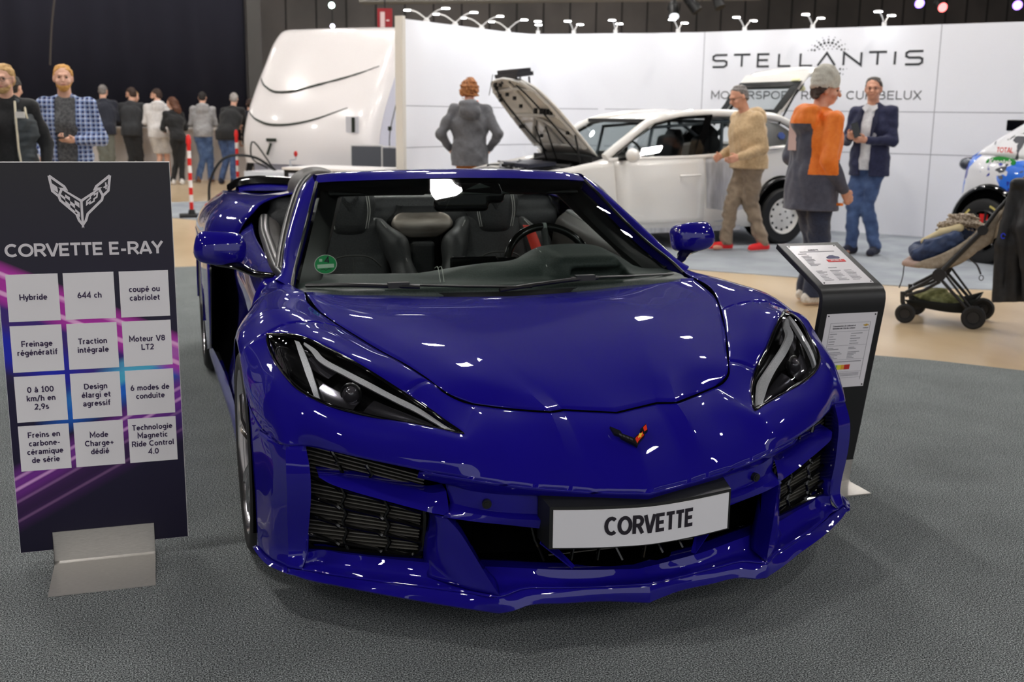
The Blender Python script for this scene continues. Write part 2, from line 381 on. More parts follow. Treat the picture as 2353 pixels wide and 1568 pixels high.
def flat_poly(mb, M4, poly, z0=0., z1=.0008, mi=None):
    """2-D polygon in a frame, extruded a little; each piece a hair higher so that overlaps never coincide"""
    _ZC[0] = (_ZC[0] + 1) % 23; z1 += _ZC[0] * 1.5e-5; n = len(poly); vs = [M4 @ Vector((p[0], p[1], z0)) for p in poly] + [M4 @ Vector((p[0], p[1], z1)) for p in poly]
    return mb.add(vs, [tuple(range(n))[::-1], tuple(range(n, 2 * n))] + [(i, (i + 1) % n, n + (i + 1) % n, n + i) for i in range(n)], mi)
def stroke(mb, M4, pts, wd, z1=.0008, mi=None):
    """constant width line through 2-D points in a frame"""
    pts = [Vector(p) for p in pts]; pts = [p for i, p in enumerate(pts) if i == 0 or (p - pts[i - 1]).length > 1e-6]
    L, R = [], []
    for i, p in enumerate(pts):
        a = (pts[i] - pts[i - 1]).normalized() if i > 0 else None; b = (pts[i + 1] - pts[i]).normalized() if i + 1 < len(pts) else None
        t = ((a or b) + (b or a)).normalized(); nn = Vector((-t.y, t.x)); c = max(nn.dot(Vector((-(a or b).y, (a or b).x))), .35)
        L.append(p + nn * wd / 2 / c); R.append(p - nn * wd / 2 / c)
    for i in range(len(pts) - 1): flat_poly(mb, M4, [R[i], R[i + 1], L[i + 1], L[i]], 0, z1, mi)
    return mb
# ------------------------------------------------------------------ ceiling lights of the hall (first, they light everything)
M_lens = mat('led_lens', (1, 1, 1), .4, emit=(1.0, .97, .93), es=LED)
M_fix = mat('fixture_grey', srgb(120), .5)
FIXTURES = []
for iy, y in enumerate((-8.5, -3.3, .7, 6.4, 8.7, 12.5, 16.5, 20.3)):
    for ix, x in enumerate((-8.1, -3.4, 1.5, 6.0, 10.4)):
        if y > 1 or y < -5 or abs(x - 1.5) > (4 if y > 0 else 5): FIXTURES.append((x, y, 6.6))
_fx0 = None
rows_w = ['front', 'second', 'third', 'fourth', 'fifth', 'sixth', 'seventh', 'eighth']
for i, (x, y, z) in enumerate(FIXTURES):
    if _fx0 is None:
        o = thing('ceiling_light', '', 'lamp', (x, y, z), .35, 'LED ceiling lights of the hall')
        MB().box((-.24, -.14, .012), (.24, .14, .09)).obj('housing', M_fix, o)
        MB().box((-.22, -.12, 0), (.22, .12, .011)).obj('diffuser', M_lens, o)
        m = MB()
        for sx in (-.2, .2): m.tube([(sx, 0, .09), (sx, 0, 1.2)], .008, 6)
        m.obj('hanger', M_fix, o); _fx0 = o
    else:
        o = copy_tree(_fx0); o.location = (x, y, z)
    o['label'] = 'flat rectangular LED light hanging from the dark hall ceiling above the stands'
# ------------------------------------------------------------------ floor
def floor_mat():
    m = noise_mat('polished_concrete', srgb(184, 158, 122), srgb(216, 194, 162), 1.3, .28, 6, lo=.3, hi=.7, stretch=(1, .35, 1))
    N, L, b = nodes(m); b.inputs['Specular IOR Level'].default_value = .45
    return m
f = MB(); f.box((-16, -30, -.1), (32, 30, -.006)); f = f.obj('floor', floor_mat(), smooth=None); tag(f, kind='structure')
def carpet_mat():
    m = mat('speckled_carpet', srgb(110), .95, spec=.1); N, L, b = nodes(m)
    tc = N.new('ShaderNodeTexCoord'); a = N.new('ShaderNodeTexNoise'); a.inputs['Scale'].default_value = 230; a.inputs['Detail'].default_value = 3.5
    a.inputs['Roughness'].default_value = .9
    c = N.new('ShaderNodeTexNoise'); c.inputs['Scale'].default_value = 3.; c.inputs['Detail'].default_value = 3
    r = N.new('ShaderNodeValToRGB'); E = r.color_ramp.elements
    E[0].position = .40; E[0].color = (*srgb(26, 29, 30), 1); E[1].position = .60; E[1].color = (*srgb(232, 238, 238), 1)
    e = E.new(.5); e.color = (*srgb(112, 117, 118), 1)
    mx = N.new('ShaderNodeMix'); mx.data_type = 'RGBA'; mx.blend_type = 'MULTIPLY'; mx.inputs[0].default_value = .35
    L.new(tc.outputs['Object'], a.inputs['Vector']); L.new(tc.outputs['Object'], c.inputs['Vector'])
    L.new(a.outputs[0], r.inputs[0]); L.new(r.outputs[0], mx.inputs[6]); L.new(c.outputs[0], mx.inputs[7]); L.new(mx.outputs[2], b.inputs['Base Color'])
    bp = N.new('ShaderNodeBump'); bp.inputs['Strength'].default_value = .8; bp.inputs['Distance'].default_value = .006
    L.new(a.outputs[0], bp.inputs['Height']); L.new(bp.outputs[0], b.inputs['Normal'])
    return m
edge = curve([(-9, 7.2), (-4, 7.55), (-1.1, 7.86), (-.83, 7.88), (.2, 7.3), (1.6, 5.1), (2.845, 3.014), (3.096, 2.812), (3.474, 2.409), (5.2, .9), (8, -1.2)], 6)
poly = [tuple(p) for p in edge] + [(8, -6.5), (-9, -6.5)]
o = MB(); o.prism(poly, 'z', -.0055, 0); o = o.obj('carpet', carpet_mat(), smooth=None)
tag(o, 'dark grey speckled carpet under the blue sports car', 'carpet')
edge2 = curve([(-12, 14.6), (-4, 13.4), (-1.07, 12.79), (-.65, 12.28), (1.5, 9.2), (3.556, 6.634), (4.227, 5.994), (4.756, 5.398), (5.708, 4.855), (8, 3.9), (12, 2.6)], 6)
poly = [tuple(p) for p in edge2] + [(13, 16.2), (4, 15.9), (-.1, 15.66), (-1.03, 15.37), (-12, 15.2)]
o = MB(); o.prism(poly, 'z', -.0055, -.001); o = o.obj('carpet', noise_mat('blue_grey_carpet', srgb(138, 143, 150), srgb(158, 163, 168), 2., .9, 3), smooth=None)
tag(o, 'smooth blue grey carpet of the white stand under the white car', 'carpet')
# ------------------------------------------------------------------ hall shell
M_hall = noise_mat('dark_hall_panel', srgb(86, 83, 82), srgb(104, 99, 97), .8, .7)
wb = MB(); wb.box((-16, 26, 0), (32, 26.2, 8.4))
for k in range(64): wb.box((-16 + k * .75, 25.97, 0), (-16 + k * .75 + .03, 26, 8.4), 1)
wb = wb.obj('wall_back', [M_hall, mat('panel_gap', srgb(44), .8)], smooth=None); tag(wb, kind='structure')
o = MB(); o.box((-16, -12, 8.4), (32, 30, 8.5)); o = o.obj('ceiling', mat('hall_ceiling', srgb(30, 31, 36), .8), smooth=None); tag(o, kind='structure')
o = MB(); o.box((-16.2, -30, 0), (-16, 30, 8.4)); o = o.obj('wall_left', mat('hall_wall_left', srgb(52, 52, 58), .8), smooth=None); tag(o, kind='structure')
o = MB(); o.box((32, -30, 0), (32.2, 30, 8.4)); o = o.obj('wall_right', mat('hall_wall_left'), smooth=None); tag(o, kind='structure')
# dark curtain behind the bar
cv = []
for k in range(240):
    x = -13 + k * (13.75 / 239); cv.append((x, 22.6 + .05 * math.sin(x * 4.3) + .035 * math.sin(x * 9.1 + 1)))
m = MB(); m.loft([[(x, y, 0.02) for x, y in cv], [(x, y, 7.6) for x, y in cv]], False, False)
o = m.obj('curtain', mat('navy_curtain', srgb(27, 27, 40), .9), smooth=60); solid(o, .01)
tag(o, 'tall dark navy curtain hanging behind the white bar counter', 'curtain')
m = MB(); m.box((.78, 22.45, 0), (1.08, 22.75, 8.3)); o = m.obj('column', mat('column_grey', srgb(74, 72, 70), .7), smooth=None)
tag(o, 'slim grey column at the end of the dark curtain beside the caravan', 'column')
# ------------------------------------------------------------------ white stand wall
WP = np.array([(1.66, 10.72), (2.3, 11.25), (3.0, 11.83), (3.5, 12.23), (3.85, 12.39), (4.2, 12.22), (4.75, 11.78), (5.3, 11.43), (5.75, 11.03), (6.46, 10.142), (7.13, 9.303), (7.656, 8.645), (8.22, 7.939), (9.4, 6.463)])
WC = cr(WP, 10, (8,)); WL = np.r_[0, np.cumsum(np.linalg.norm(np.diff(WC, axis=0), axis=1))]
def wall_at(s):
    p = np.array([np.interp(s, WL, WC[:, k]) for k in (0, 1)]); q = np.array([np.interp(s + .02, WL, WC[:, k]) for k in (0, 1)])
    t = (q - p) / np.linalg.norm(q - p); return p, t, np.array([t[1], -t[0]])      # point, direction, outward normal (towards the camera)
M_wall = mat('white_panel', srgb(244, 244, 249), .4, spec=.4)
m = MB(); fr, bk = [], []
for s in WL:
    p, t, n = wall_at(min(s, WL[-1] - .03)); fr.append(p); bk.append(p - n * .05)
m.loft([[(a[0], a[1], 0) for a in fr], [(a[0], a[1], 2.5) for a in fr], [(a[0], a[1], 2.5) for a in bk], [(a[0], a[1], 0) for a in bk]], False, False)
def seam_h(z, s0, s1):
    ss = np.linspace(s0, s1, 60); A = []; 
    for s in ss:
        p, t, n = wall_at(s); A.append(p + n * .0015)
    m.loft([[(a[0], a[1], z - .004) for a in A], [(a[0], a[1], z + .004) for a in A]], False, False, 1)
def seam_v(s, z0, z1):
    p, t, n = wall_at(s); a = p + n * .0015 - t * .004; b = p + n * .0015 + t * .004
    m.add([(a[0], a[1], z0), (b[0], b[1], z0), (b[0], b[1], z1), (a[0], a[1], z1)], [(0, 1, 2, 3)], 1)
for z in (.99, 1.49): seam_h(z, .02, WL[-1] - .1)
S_ref = WL[np.argmin(np.linalg.norm(WC - np.array([7.64, 8.665]), axis=1))]
for ds in (0, -3.0): seam_v(S_ref + ds, 0, 2.5)
seam_v(S_ref - 5.0, 0, .99); seam_v(S_ref + 1.9, 0, 2.5)
p, t, n = wall_at(0.0)
wl = m.obj('wall_front', [M_wall, mat('panel_seam', srgb(150, 150, 156), .6)], smooth=40); tag(wl, kind='structure')
m = MB(); a = p - t * .05; q = [a + n * .03, a + t * .06 + n * .03, a + t * .06 - n * .08, a - n * .08]
m.prism([tuple(v) for v in q], 'z', 0, 2.53); o = m.obj('trim_1', mat('post_cream', srgb(222, 216, 206), .4), smooth=None); tag(o, kind='structure')
# writing on the wall: custom wide letters
def wall_frame(s, z):
    p, t, n = wall_at(s); return frame((p[0] + n[0] * .003, p[1] + n[1] * .003, z), (t[0], t[1], 0), (0, 0, 1))
def s_of(x, y): return WL[np.argmin(np.linalg.norm(WC - np.array([x, y]), axis=1))]
M_ink = mat('charcoal_letter', srgb(52, 54, 58), .5)
W4 = wall_frame(S_ref, 0)
GL = {'S': [[(1, 1), (.2, 1), (.03, .88), (.03, .62), (.2, .52), (.8, .52), (.97, .42), (.97, .14), (.8, 0), (0, 0)]],
      'T': [[(0, 1), (1, 1)], [(.5, 1), (.5, 0)]], 'E': [[(1, 1), (0.05, 1), (0.05, 0), (1, 0)], [(.05, .52), (.9, .52)]],
      'L': [[(.05, 1), (.05, 0), (1, 0)]], 'A': [[(0, 0), (.5, 1), (1, 0)]], 'N': [[(0, 0), (0, 1), (1, 0), (1, 1)]], 'I': [[(.5, 1), (.5, 0)]]}
m = MB(); H = .152; z0 = 2.048
WORD = (('S', -2.866, .2), ('T', -2.573, .224), ('E', -2.251, .16), ('L', -1.97, .165), ('L', -1.687, .165), ('A', -1.455, .22), ('N', -1.13, .215), ('T', -.824, .214), ('I', -.56, .1), ('S', -.385, .2))
for ch, u0, wd in WORD:
    for st in GL[ch]: stroke(m, W4, [(u0 + a * wd, z0 + b * H) for a, b in st], .026)
m.obj('lettering', M_ink, wl, smooth=None)
m = MB(); uc, zc = -1.335, 2.12; rng = random.Random(4)
for ring, (rr, n, rad) in enumerate(((.17, 22, .011), (.205, 26, .016), (.24, 24, .011), (.275, 22, .006), (.135, 16, .008))):
    for k in range(n):
        a = 2 * math.pi * (k + .5 * (ring % 2)) / n
        u1, z1 = uc + rr * math.cos(a), zc + rr * math.sin(a)
        if abs(z1 - (z0 + H / 2)) < .10: continue
        r2 = rad * rng.uniform(.75, 1.1)
        flat_poly(m, W4, [(u1 + r2 * math.cos(q * math.pi / 5), z1 + r2 * math.sin(q * math.pi / 5)) for q in range(10)])
m.obj('dot_emblem', M_ink, wl, smooth=None)
lettering('MOTORSPORT RALLY CUP BELUX', .105, M_ink, W4 @ Matrix.Translation((-1.517, 1.672, 0)), wl, w=.11, sx=1.30, space=.06)
# ------------------------------------------------------------------ lamps along the top of the wall
M_white = mat('white_enamel', srgb(232, 230, 228), .35)
M_lamp = mat('stand_lamp_led', (1, 1, 1), .4, emit=(.93, .97, 1.0), es=45)
lamp0 = None
lamp_s = [0.50, 1.10, 1.70, 2.33, 2.85, 3.35, 3.95, 4.80, 5.72, 6.62, 7.50]
ordw = ['first', 'second', 'third', 'fourth', 'fifth', 'sixth', 'seventh', 'eighth', 'ninth', 'tenth', 'eleventh']
for i, s in enumerate(lamp_s):
    p, t, n = wall_at(s); ang = math.atan2(n[1], n[0]); c = p - n * .025
    if lamp0 is None:
        o = thing('stand_lamp', '', 'lamp', (c[0], c[1], 2.5), ang, 'twin armed lamps on the white wall'); lamp0 = o
        m = MB(); m.cyl((0, 0, 0), (0, 0, .05), .028, 14); m.box((-.035, -.02, 0), (.035, .02, .022)); m.obj('base', M_white, o)
        for sx in (1, -1):
            a = MB(); a.tube(curve([(0, 0, .03), (sx * .06, 0, .07), (sx * .16, 0, .125), (sx * .26, 0, .15)], 5), .009, 8); a = a.obj('arm', M_white, o)
            h = MB(); h.lathe([(.012, .018), (.045, .014), (.052, .004), (.05, 0)], (sx * .29, 0, .148), n=20); h = h.obj('lamp_head', M_white, o)
            d = MB(); d.cyl((sx * .29, 0, .1475), (sx * .29, 0, .1435), .046, 20); d.obj('led_disc', M_lamp, h)
    else:
        o = copy_tree(lamp0); o.location = (c[0], c[1], 2.5); o.rotation_euler = (0, 0, ang)
    o['label'] = 'white twin armed spotlight on the top of the white wall, %s from its left end' % ordw[i]
# ------------------------------------------------------------------ things high up in the hall
def flood(x, y, z, c, es, label, r=.13):
    o = thing('flood_lamp', label, 'lamp', (x, y, z), 0)
    d = Vector((-.2, -.93, -.3)).normalized()
    m = MB(); m.cyl(Vector((0, 0, 0)), -d * .12, r, 18, r2=r * .6); m.obj('housing', mat('black_metal', srgb(18), .5), o)
    m = MB(); m.cyl(d * .001, d * .008, r * .92, 18); m.obj('lens', mat('flood_%d_%d_%d' % tuple(int(99 * q) for q in c), (1, 1, 1), .4, emit=c, es=es), o)
    m = MB(); m.tube([(0, 0, .05), (0, 0, 8.38 - z)], .012, 6); m.obj('hanger', mat('black_metal'), o)
flood(1.667, 16.274, 3.128, (.75, 1, .9), 6, 'small green white flood lamp hanging above the caravan', .055)
flood(2.298, 20.357, 3.1, (.8, .8, 1), 4, 'dim flood lamp hanging just above the caravan roof', .05)
flood(4.1, 17.9, 3.83, (.75, 1, .9), 6, 'flood lamp cut by the top edge above the left end of the white wall', .06)
o = thing('fire_sign', 'red fire hose sign on the dark wall behind the caravan', 'sign', (3.31, 20.06, 3.24), -.35)
MB().box((-.15, -.02, -.22), (.15, 0, .22)).obj('board', mat('sign_red', srgb(150, 24, 34), .5), o)
m = MB(); m.box((-.09, -.024, -.15), (.0, -.02, .15)); m.box((.03, -.024, -.03), (.09, -.02, .0)); m.obj('pictogram', mat('sign_white', srgb(225, 200, 200), .5), o)
m = MB(); m.box((-.012, 0, -.22), (.012, .03, 5.1)); m.obj('mounting_post', mat('black_metal'), o)
o = MB(); o.tube(curve([(-2.35, 14.5, 8.39), (-2.25, 14.5, 5.2), (-2.33, 14.5, 3.6), (-2.52, 14.5, 2.4), (-2.56, 14.5, 2.0)], 6), .014, 6)
o = o.obj('hanging_cable', mat('cable_grey', srgb(66, 60, 56), .7)); tag(o, 'thin cable hanging in front of the dark curtain above the plaid shirt', 'cable')
# truss and stage lamps above the wall
TA, TB = Vector((2.9, 20.6, 3.62)), Vector((10.2, 17.2, 3.70))
m = MB(); dv = (TB - TA).normalized(); sd_ = Vector((-dv.y, dv.x, 0))
for o_, zz in ((.0, 0.), (.29, 0.), (.145, .26)): m.tube([TA + sd_ * o_ + Vector((0, 0, zz)), TB + sd_ * o_ + Vector((0, 0, zz))], .03, 8)
n = 22
for k in range(n):
    a = TA.lerp(TB, k / n); b = TA.lerp(TB, (k + .5) / n); c = TA.lerp(TB, (k + 1) / n); t_ = Vector((0, 0, .26)) + sd_ * .145
    m.tube([a, b + t_, c], .012, 6); m.tube([a + sd_ * .29, b + t_, c + sd_ * .29], .012, 6)
o = m.obj('lighting_truss', mat('truss_grey', srgb(120, 118, 112), .45, .4), None, 60); tag(o, 'long grey lighting truss hanging behind the white wall at the top edge', 'truss')
def stage(loc, aim, c, es, label, ln=.30):
    o = thing('stage_lamp', label, 'lamp', loc, 0); d = Vector(aim).normalized()
    m = MB(); m.cyl(-d * ln, Vector((0, 0, 0)), .075, 16, r2=.10); m.obj('housing', mat('black_metal'), o, 40)
    if es: m = MB(); m.cyl(d * .001, d * .006, .085, 16); m.obj('lens', mat('stage_%d_%d_%d' % tuple(int(99 * q) for q in c), (1, 1, 1), .4, emit=c, es=es), o)
    m = MB(); m.tube([(-.11, 0, 0) - np.array(d) * .15, (-.11, 0, .22), (.11, 0, .22), (.11, 0, 0) - np.array(d) * .15], .012, 6); m.tube([(0, 0, .22), (0, 0, 8.38 - loc[2])], .02, 6); m.obj('yoke', mat('black_metal'), o, 60)
stage((7.489, 15.463, 3.104), (-.2, -.6, -.8), (.9, .95, 1), 1.2, 'black stage lamp pointing down above the open bonnet')
stage((7.883, 15.357, 3.198), (.5, -.4, -.75), (1, 1, 1), 0, 'black moving head lamp tilted sideways beside the truss', .36)
stage((8.759, 16.183, 3.36), (.2, -.4, -.8), (1, 1, 1), 0, 'small black lamp at the right end of the dark lamps on the truss', .2)
stage((12.238, 15.087, 3.483), (-.3, -.8, -.4), (.25, .12, 1), 3.5, 'stage lamp glowing violet left of the red one')
stage((12.637, 14.944, 3.418), (-.2, -.9, -.35), (1, .04, .05), 3, 'stage lamp glowing red above the wall writing', .24)
stage((13.944, 14.535, 3.474), (-.4, -.8, -.3), (.3, .12, 1), 4, 'stage lamp glowing violet at the top right corner')
# ------------------------------------------------------------------ information board left of the sports car
M_alu = noise_mat('brushed_aluminium', srgb(176, 172, 166), srgb(196, 192, 186), 60, .38, 3, stretch=(1, 25, 25), metal=.55)
M_emblem_w = mat('print_white', srgb(228, 222, 226), .55)
def flags(mb, F, s, fill_w, mi_line=0, mi_fill=0, mi_back=None, z=.0008):
    """crossed flags emblem in a frame, about 1 wide: outline drawing of two wings with chequers and a cross"""
    P = lambda pts: [(a * s, b * s) for a, b in pts]
    k = .042 * s * fill_w
    # left wing outline, right wing outline, spine
    L1 = [(-.5, .40), (-.28, .20), (-.245, .135), (-.33, .155), (-.40, .215), (-.50, .40)]
    lw = [(-.485, .43), (-.30, .275), (-.235, .245), (-.255, .20), (-.33, .225)]
    for pts in ([(-.49, .42), (-.26, .235), (-.235, .185), (-.30, .195), (-.02, .0), (0, -.02), (.0, -.43), (-.055, -.35), (-.09, -.24), (-.335, -.0), (-.355, .07), (-.45, .16), (-.49, .42)],
                [(.49, .42), (.26, .235), (.235, .185), (.30, .195), (.02, .0), (0, -.02), (.0, -.43), (.055, -.35), (.09, -.24), (.335, -.0), (.355, .07), (.45, .16), (.49, .42)],
                [(-.355, .07), (-.30, .195)], [(.355, .07), (.30, .195)]):
        stroke(mb, F, P(pts), k, z, mi_line)
    # chequers on the left wing
    def q(u, v):  # u along the wing 0..1, v across 0..1
        a = Vector((-.325, .15)).lerp(Vector((-.035, -.05)), u); b = Vector((-.33, .03)).lerp(Vector((-.035, -.30)), u); r = a.lerp(b, v); return (r.x * s, r.y * s)
    for i in range(4):
        for j in range(3):
            if (i + j) % 2: flat_poly(mb, F, [q(i / 4, j / 3), q((i + 1) / 4, j / 3), q((i + 1) / 4, (j + 1) / 3), q(i / 4, (j + 1) / 3)][::-1], 0, z, mi_fill)
    flat_poly(mb, F, P([(-.46, .30), (-.37, .23), (-.36, .13), (-.44, .18)])[::-1], 0, z, mi_fill)
    # slanted cross on the right wing
    c = [(.09, -.02), (.15, .03), (.15, .07), (.22, .12), (.22, .09), (.27, .125), (.255, .05), (.21, .02), (.205, -.02), (.14, -.06), (.14, -.03), (.085, -.075)]
    stroke(mb, F, P(c + [c[0]]), k * .6, z, mi_line)
    stroke(mb, F, P([(.415, .30), (.415, .18)]), k * .6, z, mi_line); stroke(mb, F, P([(.375, .21), (.455, .26)]), k * .6, z, mi_line)
board = thing('information_board', 'tall dark info board with twelve pale text tiles standing left of the blue sports car', 'sign', (-1.413, 1.0, 0))
BX = -1.413; f3 = lambda x, z: frame((x - BX, -.0005, z), (1, 0, 0), (0, 0, 1))
def board_mat():
    m = mat('board_print', srgb(52, 48, 62), .38, spec=.35); N, L, b = nodes(m)
    tc = N.new('ShaderNodeTexCoord'); sp = N.new('ShaderNodeSeparateXYZ'); L.new(tc.outputs['Object'], sp.inputs[0])
    def math_(op, a, bb=None, c=None):
        n = N.new('ShaderNodeMath'); n.operation = op
        for i, v in enumerate((a, bb, c)):
            if v is None: continue
            if isinstance(v, (int, float)): n.inputs[i].default_value = v
            else: L.new(v, n.inputs[i])
        return n.outputs[0]
    x, z = sp.outputs[0], sp.outputs[2]
    def mixc(fac, a, col):
        n = N.new('ShaderNodeMix'); n.data_type = 'RGBA'
        L.new(fac, n.inputs[0])
        if isinstance(a, tuple): n.inputs[6].default_value = (*a, 1)
        else: L.new(a, n.inputs[6])
        n.inputs[7].default_value = (*col, 1); return n.outputs[2]
    # ground: charcoal at the top to violet black below
    g = N.new('ShaderNodeValToRGB'); E = g.color_ramp.elements
    E[0].position = 0; E[0].color = (*srgb(26, 22, 42), 1); E[1].position = 1; E[1].color = (*srgb(44, 43, 48), 1)
    e = E.new(.45); e.color = (*srgb(38, 32, 62), 1); L.new(math_('MULTIPLY', z, 1 / 1.25), g.inputs[0]); c = g.outputs[0]
    def streak(a, x0, z0, wdt, col, soft, xlo=None, xhi=None, stren=1.):
        """straight band through (x0,z0) with slope a"""
        d = math_('ABSOLUTE', math_('SUBTRACT', math_('SUBTRACT', z, z0), math_('MULTIPLY', math_('SUBTRACT', x, x0), a)))
        f = N.new('ShaderNodeMapRange'); f.inputs[1].default_value = wdt; f.inputs[2].default_value = wdt + soft; f.inputs[3].default_value = stren; f.inputs[4].default_value = 0
        L.new(d, f.inputs[0]); o = f.outputs[0]
        for lim, s in ((xlo, 1), (xhi, -1)):
            if lim is None: continue
            h = N.new('ShaderNodeMapRange'); h.inputs[1].default_value = lim; h.inputs[2].default_value = lim + .12 * s; L.new(x, h.inputs[0]); o = math_('MULTIPLY', o, h.outputs[0])
        return o
    c = mixc(streak(-.45, -.02, .67, .06, None, .12, stren=.6), c, srgb(84, 50, 160))
    c = mixc(streak(-.45, -.16, .66, .03, None, .05, xhi=.02), c, srgb(34, 44, 190))
    c = mixc(streak(.42, .16, .60, .03, None, .05, xlo=-.18), c, srgb(30, 110, 220))
    c = mixc(streak(.42, .10, .60, .012, None, .02, xlo=-.1), c, srgb(86, 190, 226))
    c = mixc(streak(.30, .2, .66, .01, None, .02, xlo=0.), c, srgb(96, 196, 230))
    for (x0, z0, wd) in ((-.2, .90, .006), (-.2, .845, .004), (.2, .71, .004), (.1, .70, .006)):
        c = mixc(streak(-.49, x0, z0, wd * 3, None, .03, stren=.6), c, srgb(210, 60, 190)); c = mixc(streak(-.49, x0, z0, wd * .6, None, .006), c, srgb(255, 190, 240))
    for (x0, z0, wd, st) in ((-.05, .315, .003, .25), (.02, .29, .003, .18), (.22, .53, .004, .8), (.22, .495, .004, .8)):
        c = mixc(streak(.52, x0, z0, wd * 4, None, .03, stren=st * .6), c, srgb(150, 60, 180)); c = mixc(streak(.52, x0, z0, wd * .5, None, .006, stren=st), c, srgb(240, 180, 240))
    L.new(c, b.inputs['Base Color']); return m
MB().box((-.246, 0, .049), (.252, .004, 1.247)).obj('print_sheet', board_mat(), board, smooth=None)
m = MB(); m.box((-.248, .0042, .047), (.254, .024, 1.249)); m.obj('backing', mat('board_edge', srgb(232, 230, 230), .5), board, smooth=None)
m = MB(); flags(m, f3(BX - .002, 1.137), .172, 1.); m.obj('flag_emblem', M_emblem_w, board, smooth=None)
lettering('CORVETTE E-RAY', .0375, M_emblem_w, f3(BX, .986), board, w=.205, sx=1.17, space=.03, name='title_lettering')
TX = [(-1.638, -1.495), (-1.481, -1.338), (-1.323, -1.180)]; TZ = [(.92, .778), (.765, .623), (.610, .467), (.455, .312)]
TT = [['Hybride', '644 ch', 'coupé ou\ncabriolet'], ['Freinage\nrégénératif', 'Traction\nintégrale', 'Moteur V8\nLT2'],
      ['0 à 100\nkm/h en\n2,9s', 'Design\nélargi et\nagressif', '6 modes de\nconduite'], ['Freins en\ncarbone-\ncéramique\nde série', 'Mode\nCharge+\ndédié', 'Technologie\nMagnetic\nRide Control\n4.0']]
M_tile = mat('tile_print', srgb(242, 238, 240), .45); M_tile_ink = mat('tile_ink', srgb(52, 34, 72), .5)
for r in range(4):
    for c in range(3):
        (x0, x1), (z1, z0) = TX[c], TZ[r]
        t = MB().box((x0 - BX, -.002, z0), (x1 - BX, 0, z1)).obj('text_tile', M_tile, board, smooth=None)
        lettering(TT[r][c], .0178, M_tile_ink, frame(((x0 + x1) / 2 - BX, -.0025, (z0 + z1) / 2), (1, 0, 0), (0, 0, 1)), t, w=.185, line=1.5, space=.075)
m = MB(); prof = [(-.2525, .0008), (-.02, .0008), (-.006, .012), (-.0045, .107), (-.0015, .107), (-.003, .0105), (-.018, .004), (-.2525, .004)]
m.prism([(p[0], p[1]) for p in prof][::-1], 'x', -.151, .150); m.obj('foot_plate', M_alu, board, smooth=40, label='bent bare aluminium foot plate')
m = MB(); m.box((-.14, .0245, .0005), (.14, .03, .12)); m.box((-.14, .0245, .0005), (.14, .2, .004)); m.obj('rear_bracket', M_alu, board)
# ------------------------------------------------------------------ price stand right of the sports car
stand = thing('price_stand', 'black curved metal stand with two white data sheets beside the blue car', 'stand', (1.198, .99, 0))
M_blk = mat('satin_black', srgb(26, 26, 28), .38, spec=.5)
A = [(-.006, .098), (-.115, .70)]
prof = [(-.011, .099)] + [(-.0145 - .114 * t, .099 + .625 * t) for t in (.25, .5, .75, 1.)] + [(-.131, .755), (-.127, .778), (-.112, .797), (-.088, .809)] + [(-.088 + .285 * t, .809 + .118 * t) for t in (.33, .66, 1.)]
o = MB(); n = len(prof); pts = [np.array(p) for p in prof]; inn = []
for i, p in enumerate(pts):
    t = (pts[min(i + 1, n - 1)] - pts[max(i - 1, 0)]); t /= np.linalg.norm(t); inn.append(p + np.array([t[1], -t[0]]) * .022)
o.prism([tuple(p) for p in pts] + [tuple(p) for p in inn[::-1]], 'x', -.135, .135); o = o.obj('body', M_blk, stand, smooth=50); bevel(o, .002)
m = MB(); m.prism([(-.139, .001), (-.004, .001), (.012, .012), (-.004, .0985), (-.009, .0985), (.004, .012), (-.006, .006), (-.139, .005)], 'x', -.135, .135)
m.obj('foot_plate', M_alu, stand, smooth=40, label='bare metal foot plate')
dirp = Vector((0, -.109, .608)).normalized()
F1 = frame((0, -.0965 + .0015, .562 - .002), (1, 0, 0), dirp); F1.translation += F1.col[2].xyz * .004
M_paper = mat('paper_white', srgb(232, 228, 232), .25, spec=.5); M_rule = mat('print_grey', srgb(150, 148, 154), .6); M_dark = mat('print_dark', srgb(70, 66, 76), .6)
def sheet(F, wd, h, mats): 
    m = MB(); flat_poly(m, F, [(-wd / 2, -h / 2), (wd / 2, -h / 2), (wd / 2, h / 2), (-wd / 2, h / 2)], -.0035, 0); s = m.obj('paper_sheet', M_paper, stand, smooth=None)
    m = MB(); F2 = F @ Matrix.Translation((0, 0, .0005))
    for sx in (-1, 1):
        for sy in (-1, 1): flat_poly(m, F2, [(sx * (wd / 2 - .008) + .003 * math.cos(q * .7854), sy * (h / 2 - .008) + .003 * math.sin(q * .7854)) for q in range(8)], 0, .002)
    m.obj('screw', mat('screw_black', srgb(24), .3), s); return s
s1 = sheet(F1, .215, .298, None); F2 = F1 @ Matrix.Translation((0, 0, .0006))
lettering('Consommation de carburant et\némissions de CO2 des voitures', .0058, M_dark, F2 @ Matrix.Translation((-.025, .095, 0)), s1, line=1.6)
lettering('CHEVROLET', .0032, M_dark, F2 @ Matrix.Translation((.068, .088, 0)), s1)
m = MB(); c = [(-.5, -.16), (-.2, -.16), (-.26, -.4), (.12, -.4), (.18, -.16), (.62, -.16), (.5, .16), (.2, .16), (.26, .4), (-.12, .4), (-.18, .16), (-.62, .16)]
flat_poly(m, F2, [(.068 + .02 * a, .1 + .011 * b) for a, b in c][::-1]); m.obj('emblem', mat('gold_print', srgb(206, 164, 60), .4), s1)
m = MB()
def rule(x0, x1, y, h=.0006): flat_poly(m, F2, [(x0, y), (x1, y), (x1, y + h), (x0, y + h)])
for y in (.112, .078, .022, -.035, -.085, -.11): rule(-.085, .085, y)
for x in (-.085, .085): flat_poly(m, F2, [(x, -.12), (x + .0005, -.12), (x + .0005, .112), (x, .112)])
